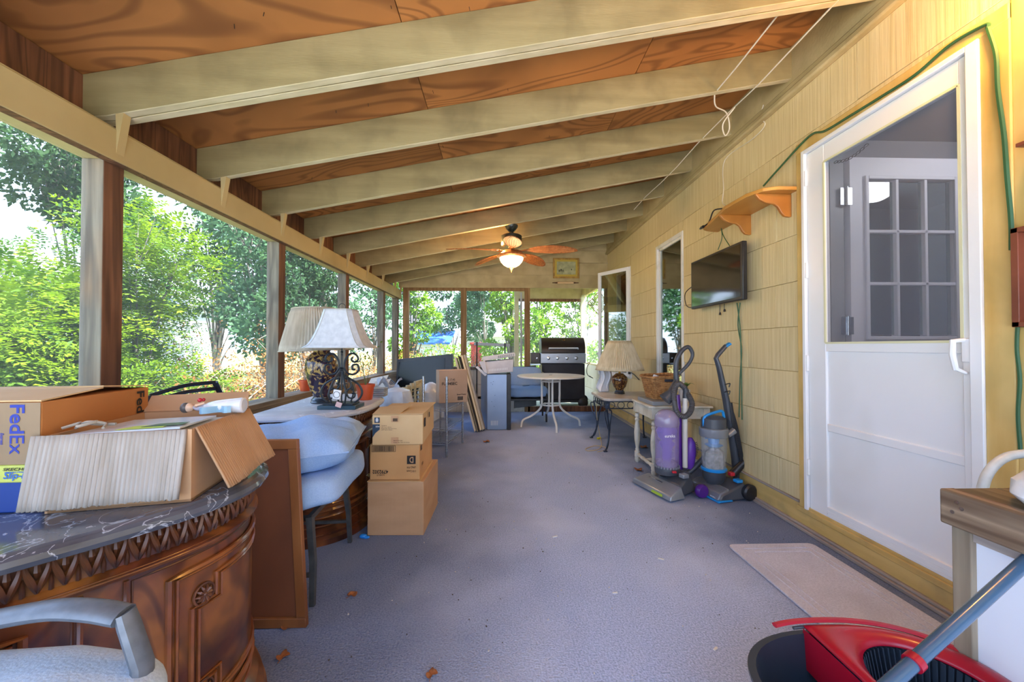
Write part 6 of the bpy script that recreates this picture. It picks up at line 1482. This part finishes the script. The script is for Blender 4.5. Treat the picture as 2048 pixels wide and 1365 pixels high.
b = MB(); b.add([p + V3((0, 0, 0)) for p in ring(.004, .96)], [tuple(range(56))]); b.add(ring(.005, .965) + ring(.185, .965), [(i, (i + 1) % 56, 56 + (i + 1) % 56, 56 + i) for i in range(56)]); b.build('lining', M('wicker_dark', '6a4526', rough=.8), t)
MB().box(bc + V3((.02, -.158, .165)), (.075, .012, .022), (.15, 0, 0)).build('handle_opening', M('handle_dark', '1d2233', rough=.6), t, bevel=.006)
MB().box(bc + V3((0, .02, .15)), (.10, .05, .08), (.2, .3, .4)).build('contents', M('package_blue_white', 'd8dde4', '3a6cb0', scale=14, rough=.4), t)
# white pot with a small orchid-like plant
pp = at(1385, 796, Y=3.42); t = thing('small_potted_plant', 'small leafy plant in a white pot behind the grey vacuum hose', 'plant', (1.64, 3.45, zt2))
MB().lathe([(.04, 0), (.045, .0), (.05, .10), (.046, .10), (.04, .085), (.001, .085)], 20, (1.64, 3.45, zt2 + .001)).build('pot', m_white, t)
b = MB()
for k in range(8):
    a = k * .8; d_ = V3((math.cos(a), math.sin(a), 0)); b.surf(lambda u, v: V3((1.64, 3.45, zt2 + .09)) + d_ * (.09 * u) + V3((-d_.y, d_.x, 0)) * ((v - .5) * .035 * math.sin(PI * min(1, u + .08))) + V3((0, 0, .07 * math.sin(u * 2.2))), 6, 2)
b.build('leaves', M('deep_leaf', '4c7a3a', '7a9a5a', scale=9, rough=.4), t)
# outlet with cord at the wall behind the lamp
q = at(1262, 748, X=W - .004); t = thing('wall_outlet', 'white wall outlet with a black cord plugged in behind the cream pleated lamp', 'outlet', q)
MB().b2(W - .012, W - .001, q.y - .04, q.y + .04, q.z - .06, q.z + .06).build('plate', m_white, t, bevel=.003)
MB().tube(bez([(W - .02, q.y, q.z + .01), (W - .05, q.y - .05, q.z + .03), (W - .04, q.y - .2, q.z + .01), (W - .02, q.y - .35, q.z - .05)], 14), .006, 6).box((W - .025, q.y, q.z + .01), (.03, .03, .03)).build('plug', m_black, t)

# ---------------------------------------------------------------- vacuum cleaners
m_clear = None
def clearmat(name, tint, a=.35, rough=.1): return M(name, tint, rough=rough, alpha=a, spec=.8, coat=.6)
m_pur = M('purple_plastic', '5b2391', '4d1c80', scale=4, rough=.3, coat=.3); m_lil = clearmat('lilac_clear', 'b9a6e0', .42); m_charc = M('charcoal_plastic', '3e434b', '4b515a', scale=6, rough=.4)
m_silver = M('silver_plastic', '9aa0a8', '888e97', scale=5, rough=.3, metal=.35); m_blu = M('bright_blue_plastic', '1f8fdb', rough=.3); m_hose = M('hose_grey', '4c4a4c', rough=.5)
def hose(pts, r, name, parent, mat=m_hose, n=90):
    P = bez(pts, n); rr_ = [r * (1.0 if k % 2 else .86) for k in range(len(P))]; return MB().tube(P, rr_, 10).build(name, mat, parent)
t = thing('upright_vacuum', 'purple and grey upright vacuum cleaner with clear dust canister and looped hose', 'vacuum cleaner', (1.24, 2.85, 0))
e1 = V3((.307, -.952, 0)); e2 = V3((.952, .307, 0)); C0 = V3((1.08, 2.815, 0))
def HP(a, b_, z): return C0 + e1 * a + e2 * b_ + V3((0, 0, z))
fixn(MB().add([HP(-.21, 0, .012), HP(.21, 0, .012), HP(.20, .14, .012), HP(-.20, .14, .012), HP(-.205, .012, .045), HP(.205, .012, .045), HP(.17, .13, .085), HP(-.17, .13, .085)], [(0, 3, 2, 1), (4, 5, 6, 7), (0, 1, 5, 4), (1, 2, 6, 5), (2, 3, 7, 6), (3, 0, 4, 7)]).build('nozzle', m_silver, t, bevel=.008))
fixn(MB().add([HP(-.08, .12, .02), HP(.19, .12, .02), HP(.13, .30, .02), HP(-.06, .30, .02), HP(-.07, .12, .09), HP(.17, .12, .09), HP(.10, .28, .15), HP(-.04, .28, .15)], [(0, 3, 2, 1), (4, 5, 6, 7), (0, 1, 5, 4), (1, 2, 6, 5), (2, 3, 7, 6), (3, 0, 4, 7)]).build('motor_base', m_charc, t, bevel=.015))
MB().add([HP(.02, -.002, .018), HP(.13, -.002, .018), HP(.13, .003, .035), HP(.02, .003, .035)], [(0, 1, 2, 3)]).build('lime_sticker', M('lime_sticker', 'a8c83a'), t)
MB().box(HP(-.02, .07, .085), (.012, .14, .004), (0, 0, .3)).build('chrome_strip', m_chrome, t)
for a in (.20, -.16): MB().lathe([(.001, -.022), (.04, -.022), (.048, -.01), (.048, .01), (.04, .022), (.001, .022)], 20, HP(a, .28, .05), Matrix((e2, V3((0, 0, 1)), e1)).transposed() if True else None).build('wheel', m_pur, t)
MB().box(HP(.12, .20, .14), (.05, .05, .03), (0, 0, .3)).build('foot_pedal', m_silver, t, bevel=.006)
cb = V3((1.245, 2.90, 0))
MB().lathe([(.05, .10), (.085, .12), (.09, .15), (.086, .165)], 28, cb).build('canister_base', m_charc, t)
b = MB()
for k in range(26): a = 2 * PI * k / 26; b.box(cb + V3((.087 * math.cos(a), .087 * math.sin(a), .172)), (.006, .012, .014), (0, 0, a))
b.build('vent_ring', m_silver, t)
MB().lathe([(.080, .165), (.082, .18), (.084, .44), (.086, .47), (.07, .475)], 32, cb).build('clear_canister', m_lil, t)
MB().lathe([(.03, .19), (.035, .30), (.055, .33), (.055, .345), (.035, .36), (.06, .38), (.075, .43), (.06, .46)], 24, cb).build('cyclone', M('purple_cyclone', '6a48c0', rough=.3, alpha=.75), t)
MB().lathe([(.001, .172), (.074, .172), (.07, .20), (.05, .215), (.001, .22)], 20, cb, wave=lambda k, j: 1 - .05 * (k % 3)).build('dust', M('grey_lint', '8e8a94', '5c5a62', scale=40, rough=1), t)
MB().lathe([(.086, .47), (.09, .49), (.085, .54), (.06, .575), (.03, .59)], 28, cb).build('canister_lid', clearmat('clear_grey', 'a79bc0', .6), t)
text('eureka', .075, cb + V3((-.052, -.088, .40)), (1, 0, .02), (0, 0, 1), M('white_print', 'f2f2f2'), t, .022)
def VP(px, py, d=0): return at(px, py, Y=2.92 + d)
MB().tube([VP(1358, 952, .03), VP(1357, 900, .03), VP(1357, 835, .03), VP(1354, 790, .03)], [.028, .026, .024, .02], 12).build('purple_spine', m_pur, t)
MB().tube([VP(1330, 800, .0), VP(1345, 785, .0), VP(1354, 760, .02)], [.05, .035, .02], 14).build('neck', m_charc, t)
MB().tube(bez([VP(1354, 770, .02), VP(1352, 745, .02), VP(1353, 722, .02), VP(1362, 704, .02), VP(1373, 695, .02), VP(1380, 697, .02), VP(1385, 710, .02), VP(1378, 727, .02), VP(1364, 742, .02), VP(1357, 748, .02)], 40), [.021, .019, .018, .016, .015, .013, .013, .013], 12).build('handle', m_charc, t)
MB().tube([VP(1370, 935, -.01), VP(1370, 797, -.01)], .019, 14).build('wand', M('cream_wand', 'd3cfc6', rough=.35), t)
MB().tube([VP(1371, 797, -.01), VP(1372, 782, -.01), VP(1368, 774, -.01)], [.021, .022, .02], 12).build('wand_collar', m_charc, t)
hose([VP(1368, 775, -.02), VP(1358, 768, -.03), VP(1349, 778, -.04), VP(1348, 800, -.05), VP(1354, 825, -.055), VP(1368, 834, -.05), VP(1380, 825, -.045), VP(1384, 808, -.04), VP(1378, 793, -.03), VP(1372, 785, -.01)], .021, 'hose', t)
MB().tube([VP(1379, 937, .02), VP(1380, 905, .02), VP(1381, 885, .02), VP(1380, 876, .02)], [.03, .045, .035, .015], 14).build('tool_caddy', M('purple_tool', '6d3bb0', rough=.3, alpha=.8), t)
b = MB()
for k in range(9): b.tube([VP(1386, 890 + k * 3, .0), VP(1398 - abs(k - 4), 885 + k * 3.4, -.01)], .003, 4)
b.build('brush_tool', m_black, t)
MB().tube([VP(1366, 955, .0), VP(1385, 940, .0), VP(1413, 912, .0)], [.02, .018, .022], 12).build('lower_duct', m_charc, t)
MB().box(HP(.07, .16, .155), (.03, .02, .015)).build('red_pedal', M('red_button', 'c02838', rough=.3), t, bevel=.004)

t = thing('upright_vacuum', 'black and blue upright vacuum cleaner with clear dirt bin beside the baseboard', 'vacuum cleaner', (1.57, 2.78, 0))
e1 = V3((.21, -.978, 0)); e2 = V3((.978, .21, 0)); C0 = V3((1.445, 2.77, 0))
fixn(MB().add([HP(-.16, 0, .008), HP(.16, 0, .008), HP(.17, .24, .008), HP(-.16, .24, .008), HP(-.15, .03, .05), HP(.15, .03, .05), HP(.15, .22, .115), HP(-.13, .22, .115)], [(0, 3, 2, 1), (4, 5, 6, 7), (0, 1, 5, 4), (1, 2, 6, 5), (2, 3, 7, 6), (3, 0, 4, 7)]).build('nozzle', m_charc, t, bevel=.012))
fixn(MB().add([HP(-.155, -.008, .015), HP(.155, -.008, .015), HP(.155, .09, .03), HP(-.155, .09, .03), HP(-.15, .02, .06), HP(.15, .02, .06), HP(.14, .10, .085), HP(-.14, .10, .085)], [(0, 3, 2, 1), (4, 5, 6, 7), (0, 1, 5, 4), (1, 2, 6, 5), (2, 3, 7, 6), (3, 0, 4, 7)]).build('clear_brush_cover', clearmat('smoky_clear', '8b8f98', .6), t, bevel=.008))
MB().bar(HP(-.16, -.006, .010), HP(.17, -.006, .010), .014, .012).build('blue_bumper', m_blu, t, bevel=.003)
MB().box(HP(.145, .05, .012), (.10, .05, .010), (0, 0, .2)).build('blue_corner', m_blu, t, bevel=.003)
MB().box(HP(-.02, .12, .085), (.05, .06, .012), (.0, -.2, .2)).build('blue_release', m_blu, t, bevel=.004)
for a in (.17, -.14): MB().lathe([(.001, -.022), (.045, -.022), (.055, -.012), (.055, .012), (.045, .022), (.02, .026), (.001, .026)], 22, HP(a, .235, .058), Matrix((e2, V3((0, 0, 1)), e1)).transposed()).build('wheel', m_black, t)
MB().box(HP(.12, .19, .125), (.045, .045, .02), (0, 0, .2)).build('blue_pedal', m_blu, t, bevel=.004); MB().box(HP(.05, .2, .15), (.035, .035, .025), (0, 0, .2)).build('red_pedal', M('red_button', 'c02838'), t, bevel=.004)
text('BISSELL', .05, HP(.09, -.012, .028), e1, (0, .1, 1), M('white_print', 'f2f2f2'), t, .008)
cb = V3((1.545, 2.80, 0)); lean_ = (.05, .03, 0)
MB().lathe([(.05, .08), (.075, .11), (.08, .17)], 26, cb).build('bin_base', m_charc, t)
MB().lathe([(.082, .168), (.086, .175), (.086, .185), (.08, .19)], 28, cb).build('blue_ring', m_blu, t)
MB().lathe([(.078, .185), (.082, .22), (.088, .41), (.086, .415)], 32, cb).build('clear_bin', clearmat('clear_bin_plastic', 'b8c0c8', .30), t)
MB().lathe([(.001, .19), (.070, .19), (.076, .24), (.07, .30), (.04, .325), (.001, .33)], 22, cb, wave=lambda k, j: 1 - .07 * ((k * 7 + j * 3) % 3)).build('dust', M('pale_lint', 'b5b2ae', '7c7974', scale=30, rough=1), t)
MB().lathe([(.03, .33), (.055, .345), (.06, .35), (.035, .36), (.04, .41)], 24, cb).build('blue_cyclone', m_blu, t)
MB().lathe([(.09, .41), (.096, .42), (.097, .47), (.09, .475)], 30, cb).build('grey_ring', m_silver, t)
MB().lathe([(.084, .475), (.082, .54), (.06, .555), (.001, .56)], 28, cb).build('bin_lid', m_charc, t)
def VQ(px, py, d=0): return at(px, py, Y=2.82 + d)
MB().tube(bez([VQ(1413, 877, -.02), VQ(1408, 850, -.03), VQ(1410, 834, -.03), VQ(1428, 826, -.02), VQ(1444, 823, 0), VQ(1448, 836, 0)], 20), .010, 8).build('blue_carry_handle', m_blu, t)
MB().tube([VQ(1480, 968, .05), VQ(1474, 920, .05), VQ(1466, 870, .04), VQ(1457, 820, .03)], [.045, .038, .034, .03], 12).build('spine', m_charc, t)
MB().tube([VQ(1458, 840, .03), VQ(1452, 800, .03), VQ(1438, 735, .02), VQ(1432, 717, .02), VQ(1436, 710, .02), VQ(1452, 692, .02)], [.026, .026, .020, .018, .018, .017], 10, sq=(1.2, .9)).build('handle', m_charc, t)
MB().tube([VQ(1450, 694, .02), VQ(1459, 688, .02)], [.019, .021], 10, sq=(1.2, .6)).build('blue_handle_tip', m_blu, t)
MB().tube([VQ(1466, 948, .0), VQ(1488, 925, -.01), VQ(1512, 895, -.02)], [.03, .022, .026], 12).build('black_tube', m_black, t)
MB().tube([VQ(1462, 958, .0), VQ(1500, 955, 0), VQ(1450, 968, 0)], .012, 8).build('duct', m_black, t) if False else None
for py in (770, 785): MB().tube(bez([VQ(1449, py, .0), VQ(1456, py - 2, -.01), VQ(1460, py - 2, -.01), VQ(1458, py + 5, -.01)], 10), .004, 6).build('cord_hook', m_black, t)
b = MB()
for k in range(5): b.tube(bez([VQ(1459 + k, 802 + 3 * k, -.01), VQ(1466 + 2 * k, 850, -.015), VQ(1478 + 2 * k, 905 + 2 * k, -.015), VQ(1484 + k, 935 - 4 * k, -.01), VQ(1470 + k, 870, .0), VQ(1460 + k, 806, .0)], 22), .0035, 5)
b.build('wound_cord', m_black, t)
MB().tube([VQ(1455, 872, -.03), VQ(1468, 862, -.02)], [.018, .024], 12).build('grey_duct', m_silver, t)

# ---------------------------------------------------------------- foreground right
t = thing('door_mat', 'pale beige rectangular door mat with bordered relief in front of the storm door', 'mat', (1.44, 1.70, 0))
m_mat = M('beige_mat', 'cfcfdc', 'bcbcca', scale=160, rough=1, bump=.6, tint='a8a6b0', ts=4, tamt=.4)
def rrect(x0, x1, y0, y1, r, n=5):
    o_ = []
    for cx, cy, a0_ in ((x1 - r, y1 - r, 0), (x0 + r, y1 - r, PI / 2), (x0 + r, y0 + r, PI), (x1 - r, y0 + r, 1.5 * PI)):
        o_ += [(cx + r * math.cos(a0_ + PI / 2 * k / n), cy + r * math.sin(a0_ + PI / 2 * k / n)) for k in range(n + 1)]
    return o_
def matp(p):  # slight taper as seen
    x, y = p; u = (y - 1.33) / .74; return (x - .01 * u - .0, y)
mo = [matp(p) for p in rrect(1.215, 1.675, 1.33, 2.06, .03)]
fixn(MB().prism(mo, .001, .011).build('mat_base', m_mat, t, bevel=.003))
for ins in (.05, .085): MB().tube([V3((x, y, .0115)) for x, y in [matp(p) for p in rrect(1.215 + ins, 1.675 - ins, 1.33 + ins, 2.06 - ins, .01, 2)]], .0035, 5, closed=True).build('relief_border', m_mat, t)

# workbench
A = V3((1.135, .99, 0)); zt_ = .692; m_bench = M('bench_lumber', 'a8957c', '6f5f4c', scale=5, st=(6, .35, 6), rough=.75, bump=.35, tint='6a4028', ts=3.2, tamt=.5); m_bench2 = M('bench_top', '8b8068', '6d634e', scale=5, st=(6, .35, 6), rough=.8, bump=.3)
contour(m_bench, 1.6, (3, .22, 3), 70, '4a3524', .55, .3); contour(m_bench2, 1.6, (3, .22, 3), 70, '4f4433', .5, .3)
m_bleg = M('bench_leg', '9a8d78', '6f6454', scale=5, st=(4, 4, .35), rough=.8, bump=.3, tint='6a3a22', ts=2.5, tamt=.5)
t = thing('work_table', 'rough lumber table with white side panel at the right edge', 'table', (1.4, .6, 0))
MB().b2(1.135, 1.173, .10, .985, .607, .695).build('edge_board', m_bench, t, bevel=.005)
for k in range(5): MB().b2(1.174 + k * .115, 1.174 + k * .115 + .112, .10, .985, .658, .693).build('top_board', m_bench2, t, bevel=.003)
for (x, y) in ((1.145, .925), (1.145, .12), (1.70, .925), (1.70, .12)):
    MB().b2(x, x + .038, y, y + .042, 0, .607).build('leg', m_bleg, t, bevel=.003)
MB().b2(1.158, 1.164, .165, .925, .02, .60).build('side_panel', M('white_board', 'dfe4ee', rough=.4), t)
MB().b2(1.15, 1.173, .16, .93, .585, .606).build('apron_strip', m_greytrim, t)
for (y, z) in ((.945, .672), (.935, .66), (.955, .645)): MB().cyl((1.1335, y, z), (1.136, y, z), .0045, n=10).build('screw_head', m_chrome, t)
# white tubular chair behind it and the white bag
t = thing('white_tube_chair', 'white tubular metal chair behind the lumber table, only its curved arm showing', 'chair', (1.5, 1.15, 0))
mw2 = M('tube_white', 'd6d8d4', 'c2c4c0', scale=20, rough=.35)
ac = [at(1962, 990, Y=1.13), at(1972, 955, Y=1.13), at(1990, 930, Y=1.13), at(2015, 914, Y=1.13), at(2050, 908, Y=1.12), at(2090, 910, Y=1.10)]
MB().tube([V3((ac[0].x - .005, 1.13, 0))] + bez(ac, 24) + [V3((ac[-1].x + .03, 1.06, ac[-1].z - .05))], .0125, 12).build('armrest', mw2, t)
MB().tube([V3((ac[-1].x + .03, 1.06, ac[-1].z - .05)), V3((ac[-1].x + .03, 1.06, 0))], .012, 10).build('leg', mw2, t)
MB().b2(ac[0].x, ac[-1].x + .03, 1.05, 1.14, .40, .42).build('seat_edge', mw2, t, bevel=.005)
bc_ = at(2112, 985, Y=.85); t = thing('white_sack', 'crumpled white plastic sack on the lumber table at the right edge', 'bag', (bc_.x, .85, .694))
MB().lathe([(.06, 0), (.10, .008), (.118, .03), (.112, .06), (.085, .088), (.045, .102), (.02, .118), (.024, .13), (.001, .132)], 40, (bc_.x + .02, .80, .694), wave=lambda k, j: 1 + (.05 * math.sin(k * 1.1 + j) + .03 * math.sin(k * 2.3 + 2 * j))).build('sack', M('sack_plastic', 'e3e6ea', 'c6ccd4', scale=12, rough=.5, bump=1, bs=14), t)
# mop bucket
t = thing('mop_bucket', 'dark mop bucket with red wringer basket in the bottom right foreground', 'bucket', (.93, .88, 0))
m_bk = M('bucket_dark', '2b3440', '343f4c', scale=4, rough=.35); m_rd = M('wringer_red', 'b00f2c', '960b26', scale=4, rough=.3, coat=.2)
z_r = .28; cx, cy, hx, hy = .88, .86, .285, .20
def bel(a, k=1.0, kz=0): c_, s_ = math.cos(a), math.sin(a); return V3((cx + hx * k * math.copysign(abs(c_) ** .85, c_), cy + hy * k * math.copysign(abs(s_) ** .85, s_), kz))
N_ = 56
b = MB(); vs = []; lv = [(.74, .002), (.78, .01), (.90, .15), (.98, z_r - .01), (1.03, z_r - .008), (1.03, z_r), (.965, z_r), (.88, .15), (.76, .02)]
for k, z in lv: vs += [bel(2 * PI * i / N_, k, z) for i in range(N_)]
b.add(vs, [(j * N_ + i, j * N_ + (i + 1) % N_, (j + 1) * N_ + (i + 1) % N_, (j + 1) * N_ + i) for j in range(len(lv) - 1) for i in range(N_)] + [tuple(range(N_)), tuple(range((len(lv) - 1) * N_, len(lv) * N_))]); fixn(b.build('bucket_body', m_bk, t))
# red wringer deck with oval hole on the right part
hc = V3((.985, .86, z_r)); rx, ry = .125, .135
def deck(u, v):
    a = 2 * PI * u; inner = V3((hc.x + rx * math.cos(a), hc.y + ry * math.sin(a), z_r + .004)); o_ = bel(a, 1.0, z_r + .012)
    o_.x = max(o_.x, .83 + .0 * v); o_.x = max(.825, cx + (o_.x - cx)); 
    return inner.lerp(o_, v) + V3((0, 0, .012 * math.sin(PI * v)))
o = MB().surf(deck, 64, 6, cu=True).build('wringer_deck', m_rd, t); o.modifiers.new('s', 'SOLIDIFY').thickness = .005
MB().surf(lambda u, v: V3((.826 - .004 * v, cy - .195 + .39 * u, z_r + .012 - .10 * v)), 12, 4).build('wringer_side', m_rd, t)
b = MB()
for k in range(60):
    a = 2 * PI * k / 60; p = V3((hc.x + rx * math.cos(a), hc.y + ry * math.sin(a), z_r + .002)); q = V3((hc.x + .8 * rx * math.cos(a), hc.y + .8 * ry * math.sin(a), z_r - .14)); b.bar(p, q, .010, .003)
b.build('wringer_slats', m_bk, t)
MB().lathe([(.001, 0), (.1, 0)], 30, (hc.x, hc.y, z_r - .142), sc=(1, 1.1)).build('wringer_floor', m_black, t)
MB().tube([bel(a, 1.035, z_r + .012 + .012 * math.sin(a)) for a in np.linspace(.1, 1.98, 26)], .009, 6, sq=(1, .6)).build('rim_band', m_rd, t)
MB().tube([bel(a, 1.0, z_r + .012) for a in np.linspace(.15, 1.8, 22)], .004, 6).build('rim_seam', m_charc, t)
# mop pole
h0, h1 = at(1745, 1400, Y=.70), at(2120, 1062, Y=.86)
t = thing('mop', 'blue-grey mop pole with red collar leaning out of the bucket to the right', 'mop', V3((h0.x, h0.y, .16)))
dd = (h1 - h0).normalized(); st_ = h0 - dd * .09
MB().tube([st_, h1 + dd * .25], .0125, 16).build('pole', M('pole_blue', '3f5f7c', '34526c', scale=3, rough=.22, coat=.4), t)
ck = at(1800, 1350, Y=.72); u_ = (ck - st_).dot(dd); MB().tube([st_ + dd * (u_ + .035), st_ + dd * (u_ + .05)], .0165, 16).build('red_collar', m_rd, t)
b = MB(); r_ = random.Random(2)
for k in range(46):
    a = r_.uniform(0, 6.28); q = st_ + V3((.07 * math.cos(a), .07 * math.sin(a), 0)); b.tube(bez([st_ + dd * .02, st_ + V3((.04 * math.cos(a), .04 * math.sin(a), -.01)), V3((q.x, q.y, max(.17, st_.z - .06)))], 6), .004, 4)
b.build('mop_strands', M('mop_grey', 'b9b9b4', rough=1), t, kind='stuff')

# ---------------------------------------------------------------- litter on the carpet
m_leafd = M('fallen_leaf', 'a9683a', '7c4a28', scale=30, rough=.8)
def dead_leaf(label, px, py, s, seed):
    p = at(px, py, Z=0); r_ = random.Random(seed); n_ = 11; o_ = []
    a0_ = r_.uniform(0, 6.28); b = MB()
    def fn(u, v):
        a = a0_ + 2 * PI * u; lob = .55 + .45 * abs(math.cos(2.5 * 2 * PI * u / 2)) ; rr = s * lob * v
        return V3((p.x + rr * math.cos(a), p.y + rr * math.sin(a), .004 + s * .35 * v * v * (.6 + .5 * math.sin(3 * a + seed))))
    b.surf(fn, 20, 4, cu=True); b.tube([V3((p.x, p.y, .006)), V3((p.x - s * 1.3 * math.cos(a0_), p.y - s * 1.3 * math.sin(a0_), .003))], .0012, 4)
    o = b.build('dead_leaf', m_leafd); o.modifiers.new('s', 'SOLIDIFY').thickness = .0008
    tag(o, label, 'leaf')
dead_leaf('orange-brown dead leaf on the carpet right of the leaning framed panel', 705, 1192, .022, 1)
dead_leaf('brown curled leaf at the foot of the leaning framed panel', 572, 1256, .022, 2)
dead_leaf('brown leaf beside the base of the near sideboard', 566, 1316, .022, 3)
dead_leaf('brown leaf on the carpet at the bottom edge, left of centre', 863, 1352, .020, 4)
dead_leaf('dead leaf lying on the carpet before the wire rack', 972, 885, .04, 5)
dead_leaf('dead leaf on the carpet between the legs of the iron table and white table', 1288, 896, .045, 6)
dead_leaf('dead leaf on the carpet in front of the white turned-leg table', 1277, 942, .04, 7)
m_bit = M('white_bit', 'dcdcd6', rough=.8)
for px_, py_, ln, an, lab in ((1110, 1075, .03, .4, 'white paper scrap on the carpet in the middle of the porch'), (1322, 1120, .028, -.5, 'short white stick on the carpet below the vacuums'), (1230, 1188, .022, .1, 'white crumb of plaster on the open carpet'), (1431, 1300, .02, .6, 'small beige pebble on the carpet left of the bucket')):
    p = at(px_, py_, Z=0); tag(MB().box((p.x, p.y, .003), (ln, .007, .005), (0, 0, an)).build('litter_scrap', m_bit, bevel=.001), lab, 'scrap')
b = MB(); r_ = random.Random(11)
for k in range(420):
    x = r_.uniform(-.6, 1.6); y = .9 + 5.2 * r_.random() ** 1.3; s = r_.uniform(.0015, .004); b.box((x, y, s / 2), (s, s * r_.uniform(.6, 2), s), (0, 0, r_.uniform(0, 3)))
tag(b.build('carpet_debris', M('debris', '4c4640', 'c9c6c0', scale=3, lo=.5, hi=.52, rough=.9)), 'scattered tiny crumbs and grit all over the grey carpet', 'debris', kind='stuff')
# small cord with yellow plug on the floor by the iron table
p = at(1190, 895, Z=0); t = thing('extension_lead', 'thin beige cord with a yellow plug on the carpet by the iron table', 'cord', p)
q = lambda px_, py_, z=.004: V3((*at(px_, py_, Z=0).xy, z))
MB().tube(bez([V3((1.10, 4.40, .52)), V3((1.10, 4.45, .3)), q(1200, 878, .03), q(1203, 890), q(1197, 900), q(1176, 903), q(1172, 899), q(1190, 893), q(1208, 895), q(1212, 901), q(1195, 905)], 60), .004, 6).build('cord', M('beige_cord', 'c8b48c', rough=.6), t)
MB().box(q(1198, 879, .012), (.05, .022, .02), (0, 0, .5)).build('plug', M('yellow_plug', 'd8c81e', rough=.4), t, bevel=.004)
